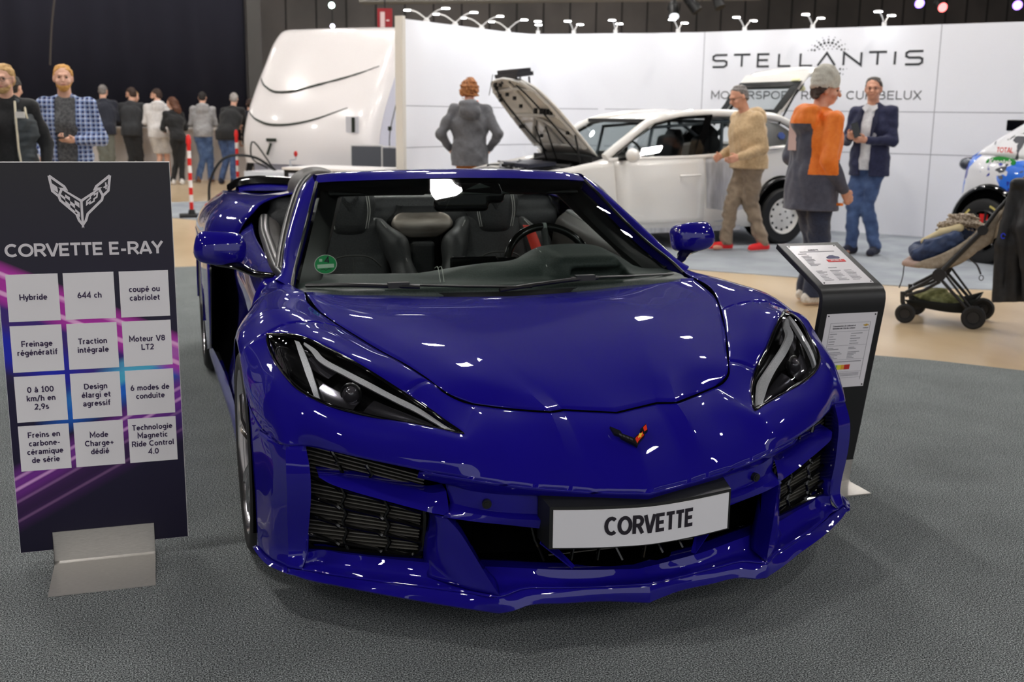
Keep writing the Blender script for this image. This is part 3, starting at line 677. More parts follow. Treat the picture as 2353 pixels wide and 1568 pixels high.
rng = random.Random(2)
for k, y in enumerate((.068, .058, .048, .038, .028, .012, .007, -.006, -.012, -.018, -.024, -.03)):
    rule(-.08, -.08 + rng.uniform(.015, .03) * (2.2 if k > 5 else 1), y, .0022); rule(.01, .01 + rng.uniform(.02, .05), y, .0022)
for y in (-.092, -.097, -.102): rule(-.075, .075, y, .0016)
rule(-.075, .075, -.045, .003); m.obj('fine_print', M_rule, s1, smooth=None)
for x0, x1, cc in ((-.078, -.066, (70, 100, 170)), (-.058, -.036, (60, 150, 70)), (-.036, -.024, (140, 190, 70)), (-.024, -.008, (230, 220, 60)), (-.008, .006, (230, 170, 60)), (.006, .03, (200, 50, 45))):
    m = MB(); flat_poly(m, F2, [(x0, -.075), (x1, -.075), (x1, -.056), (x0, -.056)]); m.obj('colour_bar', mat('bar_%d_%d_%d' % cc, srgb(*cc), .5), s1, smooth=None)
dirt = Vector((0, .285, .118)).normalized()
F3 = frame((0, .0365 + .008, .8585 + .003), (1, 0, 0), dirt); F3.translation += F3.col[2].xyz * .003
s2 = sheet(F3, .215, .285, None); F4 = F3 @ Matrix.Translation((0, 0, .0006))
lettering('CORVETTE', .0072, M_dark, F4 @ Matrix.Translation((-.01, .105, 0)), s2)
m = MB(); rng = random.Random(3)
def rule2(x0, x1, y, h=.0012): flat_poly(m, F4, [(x0, y), (x1, y), (x1, y + h), (x0, y + h)])
rule2(-.075, .075, .092, .003); rule2(-.09, -.055, .077, .003)
for k in range(9): rule2(-.085, -.085 + rng.uniform(.025, .05), .062 - k * .009)
for k in range(8):
    for cx in (-.085, -.025, .035): rule2(cx, cx + rng.uniform(.02, .045), -.05 - k * .0095)
rule2(-.02, .015, -.03, .003); m.obj('fine_print', M_rule, s2, smooth=None)
m = MB(); flat_poly(m, F4, [(.005, .013), (.082, .013), (.082, .03), (.005, .03)]); rb = m.obj('price_bar', mat('price_red', srgb(214, 36, 40), .5), s2, smooth=None)
lettering('179.900 €', .0088, M_paper, F4 @ Matrix.Translation((.043, .0215, .001)), s2, w=.2)
m = MB(); car = [(.015, .042), (.022, .038), (.066, .038), (.072, .044), (.07, .052), (.06, .055), (.05, .062), (.034, .062), (.024, .054), (.016, .05)]
flat_poly(m, F4, car); m.obj('car_picture', mat('picture_navy', srgb(46, 44, 92), .5), s2, smooth=None)
# ================================================================== the blue sports car
M_paint = mat('blue_paint', (.0082, .0043, .215), .6, 0., 1.0, spec=.02, coat_r=.012)
def flake():
    N, L, b = nodes(M_paint); nz = N.new('ShaderNodeTexNoise'); tc = N.new('ShaderNodeTexCoord'); nz.inputs['Scale'].default_value = 1500
    L.new(tc.outputs['Object'], nz.inputs['Vector']); r = N.new('ShaderNodeMapRange'); r.inputs[1].default_value = .45; r.inputs[2].default_value = .75; r.inputs[3].default_value = .40; r.inputs[4].default_value = .55
    L.new(nz.outputs[0], r.inputs[0]); L.new(r.outputs[0], b.inputs['Roughness'])
flake()
M_gloss = mat('gloss_black', srgb(9, 9, 10), .08, spec=.6)
M_black = mat('matt_black', srgb(13, 13, 14), .6)
M_void = mat('void_black', srgb(5, 5, 6), .9, spec=.0)
M_rubber = mat('rubber', srgb(24, 24, 25), .65)
M_seal = mat('black_seal', srgb(16, 16, 17), .35)
M_leather = noise_mat('black_leather', srgb(56, 57, 58), srgb(68, 69, 70), 180, .48, 2, bump=.12)
M_dash = noise_mat('dash_leather', srgb(58, 66, 63), srgb(70, 78, 75), 160, .5, 2, bump=.1)
M_dark_tr = mat('dark_trim', srgb(20, 21, 22), .4)
M_chrome = mat('chrome', srgb(225, 225, 228), .06, 1.)
M_rim = mat('polished_rim', srgb(205, 203, 205), .16, 1.)
M_stitch = mat('pale_stitch', srgb(205, 205, 200), .6)
M_alu2 = noise_mat('brushed_speaker', srgb(150, 138, 128), srgb(196, 186, 176), 3, .42, 3, stretch=(2, 1, 10), metal=.7)
def glass_mat(name, tint, refl=1.0):
    m = bpy.data.materials.new(name); m.use_nodes = True; N = m.node_tree.nodes; L = m.node_tree.links; N.clear()
    o = N.new('ShaderNodeOutputMaterial'); t = N.new('ShaderNodeBsdfTransparent'); t.inputs[0].default_value = (*tint, 1)
    g = N.new('ShaderNodeBsdfGlossy'); g.inputs['Roughness'].default_value = .01; fr = N.new('ShaderNodeFresnel'); fr.inputs[0].default_value = 1.5
    mu = N.new('ShaderNodeMath'); mu.operation = 'MULTIPLY'; mu.inputs[1].default_value = refl; mx = N.new('ShaderNodeMixShader')
    L.new(fr.outputs[0], mu.inputs[0]); L.new(mu.outputs[0], mx.inputs[0]); L.new(t.outputs[0], mx.inputs[1]); L.new(g.outputs[0], mx.inputs[2]); L.new(mx.outputs[0], o.inputs[0])
    _M[name] = m; return m
M_wind = glass_mat('windscreen_glass', (.80, .86, .83), .75)
M_lens = glass_mat('clear_lens', (.93, .94, .96), .9)
M_clear = glass_mat('car_window_glass', (.75, .80, .80), 1.)
car = thing('sports_car', 'open top dark blue sports car with white plate at the centre of the dark carpet', 'car', (0, 0, 0))
X = lambda pts, s: [(p[0] * s, p[1], p[2]) for p in pts]
def both(name, mb, mats, smooth=30, label=None, thick=0, parent=None):
    """the right-hand part as built (x<0) and its mirror image; returns both"""
    out = []
    for s in (1, -1):
        m = MB(); m.v = [(v[0] * s, v[1], v[2]) for v in mb.v]; m.f = list(mb.f); m.m = list(mb.m)
        o = m.obj(name, mats, car if parent is None else parent[0 if s == 1 else 1], smooth, label=label)
        if thick: solid(o, thick)
        out.append(o)
    return out
# ---------------------------------------------------------------- control curves (right-hand side, x < 0)
T0 = [(0, .236, .584), (-.144, .281, .591), (-.192, .25, .596), (-.30, .333, .592), (-.38, .372, .600), (-.444, .243, .555), (-.557, .301, .574), (-.678, .388, .584), (-.772, .445, .604), (-.825, .492, .622), (-.856, .556, .641), (-.88, .635, .667), (-.898, .726, .693), (-.903, .838, .735)]
NE = [(0, 0, .427), (-.14, .044, .432), (-.20, .064, .435), (-.29, .088, .441), (-.365, .113, .447), (-.45, .148, .457), (-.574, .205, .477), (-.69, .288, .492), (-.785, .366, .499), (-.844, .425, .499), (-.896, .445, .500), (-.931, .514, .505), (-.957, .577, .51), (-.978, .64, .515)]
_p = np.array(NE[:10]); _q = np.abs(_p[:, 0]); _fy = np.polyfit(_q, _p[:, 1], 4); _fz = np.polyfit(_q, _p[:, 2], 3)
NE = [(x, float(np.polyval(_fy, abs(x))) if i < 9 else y, float(np.polyval(_fz, abs(x))) if i < 9 else z) for i, (x, y, z) in enumerate(NE)]
def mid(a, b, t, bulge):
    a, b = np.array(a), np.array(b); return a * (1 - t) + b * t + np.array(bulge) * 4 * t * (1 - t)
bul = [(0, -.012, .020), (-.0, -.012, .019), (0, -.013, .020), (0, -.016, .022), (0, -.019, .025), (0, -.015, .019), (0, -.014, .014), (-.004, -.016, .012), (-.010, -.016, .010), (-.022, -.014, .008), (-.022, -.012, .006), (-.024, -.008, .006), (-.025, .0, .01), (-.03, 0, .012)]
NEb = list(NE); NEb[12] = (-.981, .70, .585); NEb[13] = (-.985, .80, .655)
rows = [[tuple(mid(a, b, t, c)) for a, b, c in zip(T0, NEb, bul)] for t in (0, .25, .5, .75, 1.)]
body = MB()
for k, pts in {9: [(-.838, .462, .597), (-.846, .440, .565), (-.848, .427, .53)], 10: [(-.878, .524, .611), (-.892, .494, .575), (-.898, .466, .535)], 11: [(-.908, .60, .642), (-.927, .566, .602), (-.934, .537, .553)]}.items():
    for r in (1, 2, 3): rows[r][k] = pts[r - 1]
G = grid(rows, 8, 5, su=(1, 2, 4, 5)); Gs = grid(rows, 8, 5); wq = np.clip((np.linspace(0, 1, G.shape[0]) - .35) / .5, 0, 1); wq = (wq * wq * (3 - 2 * wq))[:, None, None]; G = G * (1 - wq) + Gs * wq; add_grid(body, G, True)
# undercut below the nose edge: folds back to the sensor band
UC = [(x, y + .020, z - .026) for x, y, z in NE[:9]]
BT = [(0, .055, .395), (-.13, .085, .399), (-.2, .105, .402), (-.29, .128, .406), (-.365, .148, .410), (-.44, .175, .418), (-.50, .215, .430), (-.56, .26, .44), (-.62, .30, .45)]
A = [NE[:7], UC[:7], BT[:7]]
add_grid(body, grid(A, 5, 3, sv=(1,)), True)
# sensor band and bumper bar above the centre opening
BB = [(0, .058, .342), (-.13, .082, .346), (-.2, .10, .349), (-.29, .125, .353), (-.36, .146, .357), (-.43, .172, .366), (-.49, .205, .378)]
BR = [(0, .028, .332), (-.13, .056, .337), (-.2, .074, .341), (-.29, .10, .345), (-.36, .121, .349), (-.43, .149, .357), (-.50, .19, .362)]
BL = [(0, .032, .303), (-.13, .062, .308), (-.2, .082, .314), (-.29, .106, .325), (-.36, .124, .334), (-.43, .145, .341), (-.513, .185, .348)]
add_grid(body, grid([BT[:7], BB, BR, BL, [(x, y + .05, z + .006) for x, y, z in BL]], 5, 3, sv=(1, 2, 3)), True)
# pillar and side of the bumper up to the wheel arch
zs = [.5, .445, .37, .30, .235, .19, .152]
S0 = [(-.844, .425, .499), (-.839, .389, .445), (-.838, .386, .37), (-.842, .398, .30), (-.846, .416, .235), (-.848, .418, .19), (-.868, .395, .152)]
S1 = [(-.896, .445, .500), (-.900, .417, .445), (-.900, .411, .37), (-.900, .421, .30), (-.899, .434, .235), (-.899, .436, .19), (-.905, .418, .152)]
S2 = [(-.931, .514, .505), (-.933, .49, .445), (-.935, .48, .37), (-.936, .483, .30), (-.937, .492, .235), (-.938, .50, .19), (-.942, .487, .15)]
S3 = [(-.957, .577, .51), (-.957, .555, .445), (-.958, .545, .37), (-.959, .55, .30), (-.96, .56, .235), (-.96, .565, .19), (-.962, .56, .148)]
S4 = [(-.978, .640, .515), (-.977, .605, .445), (-.975, .588, .37), (-.973, .586, .30), (-.972, .595, .235), (-.971, .605, .19), (-.971, .615, .147)]
side = [[S0[i], S1[i], S2[i], S3[i], S4[i]] for i in range(7)]
add_grid(body, grid(side, 4, 4, su=(1,)), True)
S4b = [(-.98, .70, .585), (-.985, .80, .655)]
add_grid(body, grid([[(-.931, .514, .505), (-.957, .577, .51), (-.978, .64, .515)], [(-.931, .516, .507), (-.957, .585, .53), (-.981, .70, .585)]], 4, 2), True)
# inner return of the intake frame
IR = [(-.838, .47, .49), (-.83, .45, .445), (-.828, .45, .37), (-.83, .46, .30), (-.832, .475, .235), (-.834, .475, .19)]
add_grid(body, grid([[S0[i], IR[i]] for i in range(6)], 1, 4), True)
# sill below the intakes and the centre opening, down to the splitter line
ST = [(0, .052, .192), (-.103, .073, .193), (-.238, .102, .198), (-.326, .137, .199), (-.398, .164, .2), (-.47, .20, .198), (-.57, .26, .195), (-.66, .325, .190), (-.75, .375, .192), (-.82, .42, .193), (-.848, .418, .19)]
SU = [(0, -.02, .18), (-.12, .029, .166), (-.242, .052, .168), (-.328, .062, .172), (-.395, .052, .163), (-.47, .115, .156), (-.575, .185, .155), (-.69, .265, .153), (-.79, .345, .148), (-.85, .392, .148), (-.868, .395, .152)]
SM = [tuple(mid(a, b, .5, (0, .012, -.012))) for a, b in zip(ST, SU)]
SB = [(x, y + .07, z - .004) for x, y, z in ST]
add_grid(body, grid([SB, ST, SM, SU], 5, 4, su=(), sv=(1,)), True)
F = [[tuple(np.array(T0[4]) * (1 - t) + np.array(T0[5]) * t) for t in (0, .25, .5, .75, 1)],
     [(-.444, .413, .624), (-.458, .405, .619), (-.475, .394, .612), (-.49, .382, .602), (-.506, .369, .591)],
     [(-.482, .481, .650), (-.50, .475, .648), (-.52, .467, .643), (-.54, .456, .634), (-.56, .445, .622)],
     [(-.532, .582, .678), (-.56, .574, .682), (-.59, .562, .685), (-.62, .547, .684), (-.65, .531, .677)],
     [(-.585, .694, .699), (-.62, .685, .709), (-.66, .67, .719), (-.70, .652, .724), (-.741, .634, .720)],
     [(-.639, .815, .724), (-.68, .80, .738), (-.73, .775, .750), (-.775, .748, .753), (-.82, .72, .745)],
     [(-.667, .88, .738), (-.72, .875, .755), (-.78, .865, .765), (-.84, .853, .762), (-.903, .838, .735)]]
add_grid(body, grid(F, 2, 5)[:11], True)
ob = body.obj('front_bumper', M_paint, car, 32); solid(ob, .003)
# splitter lip
LI = [(0, -.027, .13), (-.12, .024, .127), (-.222, .038, .128), (-.315, .044, .132), (-.362, .038, .125), (-.398, .047, .119), (-.482, .099, .121), (-.586, .171, .123), (-.70, .236, .133), (-.785, .297, .137), (-.867, .366, .138), (-.905, .398, .146)]
SU2 = [(0, -.02, .179), (-.12, .029, .165), (-.242, .052, .167), (-.328, .062, .171), (-.37, .056, .166), (-.398, .050, .163), (-.47, .115, .155), (-.575, .185, .154), (-.69, .265, .152), (-.79, .345, .147), (-.868, .395, .151), (-.905, .418, .152)]
SU2b = [(x, y + .002, z - .001) for x, y, z in SU2]
LM = [tuple(mid(a, b, .5, (0, -.004, -.001))) for a, b in zip(SU2, LI)]
LB = [(x * .99, y + .16, z - .006) for x, y, z in LI]
m = MB(); add_grid(m, grid([SU2b, LM, LI, [(x, y + .006, z - .006) for x, y, z in LI], LB], 5, 3, su=(5,), sv=(2,)), True)
lip2 = [(-.905, .398, .146), (-.943, .46, .148), (-.968, .555, .147), (-.978, .62, .145)]; up2 = [(-.905, .418, .153), (-.942, .487, .153), (-.962, .56, .151), (-.971, .615, .150)]
lip2o = [(-.908, .390, .145), (-.952, .46, .146), (-.976, .555, .145), (-.984, .62, .143)]
add_grid(m, grid([up2, lip2o, [(x * .96, y, z - .012) for x, y, z in lip2o]], 4, 2, sv=(1,)), True)
o = m.obj('splitter_lip', M_paint, car, 35); solid(o, .003)
# winglet blades of the side intakes
WU = [(-.815, .405, .425), (-.759, .378, .422), (-.697, .345, .416), (-.635, .315, .408), (-.576, .272, .402), (-.535, .235, .399), (-.50, .21, .41)]
WL_ = [(-.815, .385, .419), (-.787, .349, .409), (-.735, .315, .395), (-.66, .272, .378), (-.59, .229, .364), (-.54, .205, .353), (-.50, .18, .349)]
m = MB(); mid_ = [tuple(mid(a, b, .5, (0, -.006, .0))) for a, b in zip(WU, WL_)]
add_grid(m, grid([[(x, y + .05, z + .004) for x, y, z in WU], WU, mid_, WL_, [(x, y + .04, z + .006) for x, y, z in WL_]], 6, 3, sv=(1, 3)))
both('intake_blade', m, M_paint, 35)
# fins between the side intakes and the centre opening
m = MB()
fin_f = [(-.507, .186, .345), (-.482, .155, .317), (-.448, .112, .258), (-.42, .08, .205), (-.397, .052, .165)]
fin_o = [(-.53, .215, .345), (-.525, .205, .31), (-.525, .205, .26), (-.515, .185, .212), (-.46, .115, .162)]
fin_b = [(-.535, .27, .345), (-.535, .27, .31), (-.545, .27, .26), (-.55, .27, .21), (-.55, .22, .165)]
fin_i = [(-.48, .24, .345), (-.46, .22, .31), (-.435, .19, .26), (-.41, .165, .21), (-.385, .12, .18)]
add_grid(m, grid([[a, b, c, d] for a, b, c, d in zip(fin_i, fin_f, fin_o, fin_b)], 4, 4, su=(1, 2)))
fn = both('intake_fin', m, M_paint, 38)
for o in fn: solid(o, .003)
# ---------------------------------------------------------------- grilles
def bil(A, B, C, D, u, v):  # A outer top, B inner top, C inner bottom, D outer bottom
    A, B, C, D = map(np.array, (A, B, C, D)); return (A * (1 - u) + B * u) * (1 - v) + (D * (1 - u) + C * u) * v
QA = ((-.845, .445, .50), (-.53, .265, .43), (-.55, .275, .195), (-.85, .45, .185))
m = MB(); BK = np.array([.0, .07, 0.]); bk2 = [np.array(q) + BK * 1.3 for q in QA]
m.add(bk2, [(0, 1, 2, 3)], 0)
ex = [(-.44, .22, .452), (-.44, .28, .452)]
m.add([(-.86, .52, .51), (-.52, .33, .47), (-.42, .24, .46), (-.42, .27, .40), (-.54, .36, .40)], [(0, 1, 2, 3, 4)], 0)
box = both('intake_backing', m, M_void, None)
m = MB()
for k in range(24):
    v = .03 + k * .039
    a = bil(*QA, .03, v) + BK * .45; b = bil(*QA, .97, v) + BK * .45
    m.add([a + (0, -.008, 0.0018), b + (0, -.008, .0018), b + (0, .03, .0012), a + (0, .03, .0012), a + (0, -.008, -.0018), b + (0, -.008, -.0018), b + (0, .03, -.0012), a + (0, .03, -.0012)],
          [(0, 1, 2, 3), (7, 6, 5, 4), (0, 4, 5, 1), (2, 6, 7, 3)])
both('radiator_fins', m, mat('radiator_metal', srgb(120, 117, 110), .4, .6), None)
m = MB()
P = lambda u, v: tuple(bil(*QA, u, v) + BK * .12)
for (u0, v0, u1, v1) in ((.0, .30, 1., .20),):
    pass
cols = [.30, .66]
for r in range(4):
    v = .30 + r * .185
    segs = [(.0, v - .01), (cols[0] - .04, v + .045), (cols[0], v + .075)], [(cols[0] + .03, v + .055), (cols[1] - .04, v + .085), (cols[1], v + .115)], [(cols[1] + .03, v + .095), (1.0, v + .145)]
    for sg in segs: m.tube([P(u, min(w_, 1)) for u, w_ in sg], .0062, 6, flat=1.)
for cu in cols:
    pts = []
    for r in range(5):
        v = (.13 if cu == cols[0] else .16) + r * .185 + (.0 if cu == cols[0] else .03); pts += [(cu - .012 + r * .012, v), (cu + .028 + r * .012, v + .10)]
    m.tube([P(u, min(v, 1.)) for u, v in pts], .0058, 6)
for cu, v0 in ((.22, .0), (.5, .05)): m.tube([P(cu, v0), P(cu + .05, v0 + .09), P(cu + .035, v0 + .12)], .005, 6)
ring = [(.0, .1), (.0, .88), (.02, .95), (.08, .985), (.9, .985), (.97, .95), (1., .85), (.99, .5), (.97, .32)]
m.tube([P(*q) for q in ring], .008, 6)
both('intake_grille', m, M_gloss, 40)
# centre opening
m = MB()
cb = [(-.50, .32, .37), (0, .22, .37), (.50, .32, .37)]; cb2 = [(-.52, .30, .18), (0, .20, .18), (.52, .30, .18)]
m.add(cb + cb2, [(0, 1, 4, 3), (1, 2, 5, 4)]); m.add([(-.52, .36, .36), (-.44, .17, .36), (-.44, .17, .19), (-.52, .36, .19)], [(0, 1, 2, 3)]); m.add([(.52, .36, .36), (.44, .17, .36), (.44, .17, .19), (.52, .36, .19)], [(0, 1, 2, 3)])
m.add([(-.42, .20, .196), (0, .07, .19), (.42, .20, .196), (.42, .33, .19), (0, .24, .19), (-.42, .33, .19)], [(0, 1, 4, 5), (1, 2, 3, 4)])
m.obj('centre_duct', M_void, car, None)
m = MB()
for k in range(6): m.box((-.22, .165 + .004 * k, .21 + k * .022), (.22, .17 + .004 * k, .2125 + k * .022))
m.obj('centre_radiator', mat('radiator_metal'), car, None)
m = MB()
for s in (-1, 1):
    for (x0, x1) in ((.03, .055), (.10, .075), (.17, .145), (.24, .26)):
        m.tube([(s * x0, .085 + .25 * x0, .205), (s * (x0 + x1) / 2, .10 + .25 * x0, .235), (s * x1, .105 + .25 * x1, .26), (s * (x1 + .01), .115 + .25 * x1, .31)], .005, 6)
m.obj('centre_grille', M_gloss, car, 40)
m = MB(); add_grid(m, np.array([[(-.215, .15, .335), (-.235, .16, .27), (-.175, .085, .205)], [(-.245, .12, .33), (-.265, .115, .27), (-.185, .078, .203)]]))
both('opening_strut', m, M_paint, None, thick=.004)
# sensors
m = MB(); c = Vector((-.404, .150, .385)); nrm = Vector((-.25, -.95, -.05)).normalized(); m.cyl(c + nrm * -.006, c + nrm * .006, .0125, 20); m.cyl(c + nrm * .006, c + nrm * .008, .008, 16)
both('parking_sensor', m, M_dark_tr, 40)
# ---------------------------------------------------------------- number plate
m = MB(); pl = []
for i in range(17):
    t = -1 + 2 * i / 16; x = .256 * t; y = -.0105 + .046 * abs(t) ** 1.6; pl.append((x, y))
zt = lambda x: .392; zb = lambda x: .288
def plate_strip(mb, off, grow, mi=0):
    A = [(x * (1 + grow / .256), y + off, .288 - grow) for x, y in pl]; B = [(x * (1 + grow / .256), y + off - .0, .392 + grow) for x, y in pl]
    return A, B
A, B = plate_strip(m, -.0, .0); A2 = [(x, y + .004, z) for x, y, z in A]; B2 = [(x, y + .004, z) for x, y, z in B]
rc = [[a, b, b2, a2] for a, b, b2, a2 in zip(A, B, B2, A2)]; m.loft(rc, True, True)
pt = m.obj('number_plate', mat('plate_white', srgb(228, 226, 230), .3, spec=.5), car, 30)
m = MB(); rc = []
for (x, y) in pl: rc.append([(x * 1.035, y + .006, .283), (x * 1.035, y + .006, .4), (x * 1.07, y + .075, .415), (x * 1.07, y + .075, .29)])
m.loft(rc, True, True); m.obj('plate_holder', mat('plate_holder_black', srgb(24, 25, 25), .45), car, 30)
def warp(v):
    xx = v[0]; return (xx, -.0105 + .046 * (abs(xx) / .256) ** 1.6 + v[1] - .001, v[2])
lettering('CORVETTE', .050, mat('plate_ink', srgb(28, 22, 34), .5), frame((.0045, 0, .3395), (1, 0, 0), (0, 0, 1)), pt, w=.20, sx=.77, space=.10, warp=warp)
# ---------------------------------------------------------------- hood
HS = [(0, .238, .585), (-.084, .264, .589), (-.144, .283, .592), (-.192, .252, .597), (-.30, .335, .593), (-.38, .374, .601)]
HC = [(0, 1.165, .766), (-.15, 1.175, .768), (-.32, 1.205, .771), (-.48, 1.245, .776), (-.62, 1.29, .785), (-.735, 1.235, .797)]
sea = [(-.38, .374, .601), (-.442, .412, .624), (-.53, .582, .678), (-.637, .815, .724), (-.695, .954, .752), (-.735, 1.235, .798)]
H_rows = [HS]
cz = [None, .643, .693, .728, .7455]; cy = [None, .42, .62, .84, .98]
rid = [None, (-.19, .654), (-.25, .706), (-.32, .741), (-.38, .757)]
for i in range(1, 5):
    sx, sy, sz = sea[i]; ry = lambda t: cy[i] + (sy - cy[i]) * t
    x1, z1 = rid[i]; x2 = x1 * 1.28
    H_rows.append([(0, cy[i], cz[i]), (x1 * .5, cy[i] + (sy - cy[i]) * .1, cz[i] + .003), (x1, cy[i] + (sy - cy[i]) * .25, z1 - .002), (x2, cy[i] + (sy - cy[i]) * .42, z1 - .001 - (.002 if i < 3 else 0)),
                   ((x2 + sx) / 2, cy[i] + (sy - cy[i]) * .7, (z1 + sz) / 2 + .003), (sx, sy, sz)])
H_rows.append(HC)
m = MB(); add_grid(m, grid(H_rows, 7, 7, su=(2, 3)), True)
hood = m.obj('bonnet', M_paint, car, 14); solid(hood, .004)
m = MB()
se = [(x, y, z - .004) for x, y, z in [(0, .236, .584), (-.084, .262, .588), (-.144, .28, .591), (-.192, .25, .596), (-.30, .333, .592), (-.38, .372, .600), (-.409, .383, .609), (-.442, .41, .623), (-.48, .479, .649), (-.53, .58, .677), (-.583, .692, .698), (-.637, .813, .723), (-.693, .952, .751), (-.74, 1.12, .783), (-.736, 1.225, .797)]]
for s in (1, -1): m.tube(X(cr(np.array(se) + np.array((0, 0, .0022)), 4, (2, 3, 5)).tolist(), s), .0042, 6)
m.obj('bonnet_seam', M_void, car, 60)
# ---------------------------------------------------------------- front fenders
m = MB(); GF = grid(F, 2, 5); add_grid(m, GF[10:])
F2r = [[(-.667, .88, .738), (-.72, .875, .755), (-.78, .865, .765), (-.84, .853, .762), (-.903, .838, .735), (-.945, .82, .712), (-.975, .81, .685), (-.985, .80, .655)],
      [(-.695, .954, .752), (-.74, .952, .767), (-.79, .95, .778), (-.85, .95, .782), (-.905, .945, .768), (-.945, .945, .745), (-.976, .942, .718), (-.987, .94, .70)],
      [(-.742, 1.12, .783), (-.77, 1.12, .788), (-.81, 1.12, .792), (-.86, 1.12, .789), (-.90, 1.12, .775), (-.94, 1.12, .747), (-.973, 1.115, .70), (-.985, 1.11, .658)],
      [(-.738, 1.225, .798), (-.77, 1.25, .80), (-.81, 1.265, .80), (-.855, 1.27, .79), (-.895, 1.27, .768), (-.935, 1.27, .715), (-.965, 1.27, .61), (-.976, 1.27, .49)],
      [(-.76, 1.34, .80), (-.78, 1.36, .801), (-.81, 1.38, .799), (-.845, 1.39, .785), (-.88, 1.39, .76), (-.915, 1.39, .69), (-.945, 1.39, .50), (-.955, 1.33, .30)],
      [(-.79, 1.48, .815), (-.802, 1.49, .812), (-.82, 1.5, .803), (-.845, 1.5, .785), (-.87, 1.5, .75), (-.90, 1.5, .66), (-.93, 1.5, .45), (-.945, 1.47, .18)]]
add_grid(m, grid(F2r, 5, 5))
fo = both('front_fender', m, M_paint, 28, thick=.004)
m = MB(); arch = []
for k in range(25):
    a = math.radians(-35 + k * (250 / 24)); arch.append((.95 - .362 * math.cos(a), .335 + .362 * math.sin(a)))
arch = [p for p in arch if p[1] > .15]
m.loft([[(-.98, y, z) for y, z in arch], [(-.93, y, z) for y, z in arch], [(-.62, y, z) for y, z in arch]], False, False); m.add([(-.62, y, z) for y, z in arch], [tuple(range(len(arch)))])
both('wheel_arch_liner', m, M_void, None)
# ---------------------------------------------------------------- headlights
HI = [(-.903, .838, .735), (-.82, .72, .748), (-.741, .634, .721), (-.65, .531, .677), (-.56, .445, .622), (-.506, .369, .591), (-.469, .303, .567), (-.444, .245, .555)]
HO = [(-.903, .838, .735), (-.902, .78, .712), (-.893, .695, .683), (-.872, .605, .657), (-.838, .52, .630), (-.772, .446, .605), (-.66, .378, .582), (-.444, .245, .555)]
hi = resample(cr(np.array(HI), 6), 25); ho = resample(cr(np.array(HO), 6), 25)
def hl(u, v, d=0.):
    """point of the lamp: u 0 rear..1 tip, v 0 inner..1 outer, d depth below the lens"""
    k = u * 24; i = min(int(k), 23); f_ = k - i; a = hi[i] * (1 - f_) + hi[i + 1] * f_; b = ho[i] * (1 - f_) + ho[i + 1] * f_
    p = a * (1 - v) + b * v + np.array([-.014, -.014, .012]) * 4 * v * (1 - v) * min(1, 6 * u * (1 - u) + .1); return p + np.array([.35, .75, -.62]) * d
m = MB(); add_grid(m, np.array([[hl(u, v) for v in np.linspace(0, 1, 9)] for u in np.linspace(0.001, .999, 25)]))
lens = both('headlight_lens', m, M_lens, 60)
m = MB(); add_grid(m, np.array([[hl(u, v, .05 * min(1, 8 * v * (1 - v)) * min(1, 8 * u * (1 - u)) + .003) for v in np.linspace(0, 1, 11)] for u in np.linspace(0.001, .999, 25)]))
hb = both('headlight_housing', m, mat('lamp_black', srgb(14, 14, 15), .18, spec=.6), 60)
m = MB(); fr = [hl(u, 0, -.001) for u in np.linspace(.0, 1, 40)] + [hl(u, 1, -.001) for u in np.linspace(1, 0, 40)][1:-1]
m.tube(fr, .0055, 6, closed=True); both('headlight_frame', m, M_gloss, 60)
m = MB()
def strip(mb, us, vs, w, d0, d1):
    a = [hl(u, v, d0) for u, v in zip(us, vs)]; b = [hl(u, min(v + w, 1), d0) for u, v in zip(us, vs)]; c = [hl(u, min(v + w, 1), d1) for u, v in zip(us, vs)]; e = [hl(u, v, d1) for u, v in zip(us, vs)]
    mb.loft([[p, q, r, s_] for p, q, r, s_ in zip(a, b, c, e)], True, True)
def strip2(mb, up, lo, d0, d1):
    a = cr(np.array(up), 5); b = cr(np.array(lo), 5); A = [hl(u, v, d0) for u, v in a]; B = [hl(u, v, d0) for u, v in b]; C2 = [hl(u, v, d1) for u, v in b]; D2 = [hl(u, v, d1) for u, v in a]
    mb.loft([[p, q, r, s_] for p, q, r, s_ in zip(A, B, C2, D2)], True, True)
strip2(m, [(.23, .10), (.29, .13), (.37, .22), (.47, .21), (.57, .19), (.67, .18), (.78, .14), (.87, .20), (.95, .40)], [(.24, .16), (.29, .22), (.37, .33), (.48, .32), (.59, .32), (.70, .34), (.81, .37), (.88, .48), (.93, .72)], .004, .016)
M_drl = noise_mat('light_guide', srgb(252, 252, 252), srgb(225, 225, 226), 420, .5, 1)
dr = both('light_guide', m, M_drl, 40, parent=hb)
m = MB(); strip2(m, [(.19, .16), (.27, .42), (.35, .63), (.42, .81), (.465, .97)], [(.215, .15), (.30, .37), (.385, .58), (.445, .77), (.49, .97)], .004, .016); both('light_guide', m, M_drl, 40, parent=hb)
m = MB(); c = hl(.56, .58, .022); m.sphere(c, .026, 16, 10); both('projector', m, mat('projector_lens', srgb(60, 58, 62), .05, spec=.9), 60, parent=hb)
m = MB(); m.tube([c + .03 * np.array([math.cos(a) * .8, math.cos(a) * -.5, math.sin(a)]) for a in np.linspace(0, 2 * math.pi, 20)[:-1]], .005, 6, closed=True); both('projector_ring', m, M_dark_tr, 60, parent=hb)
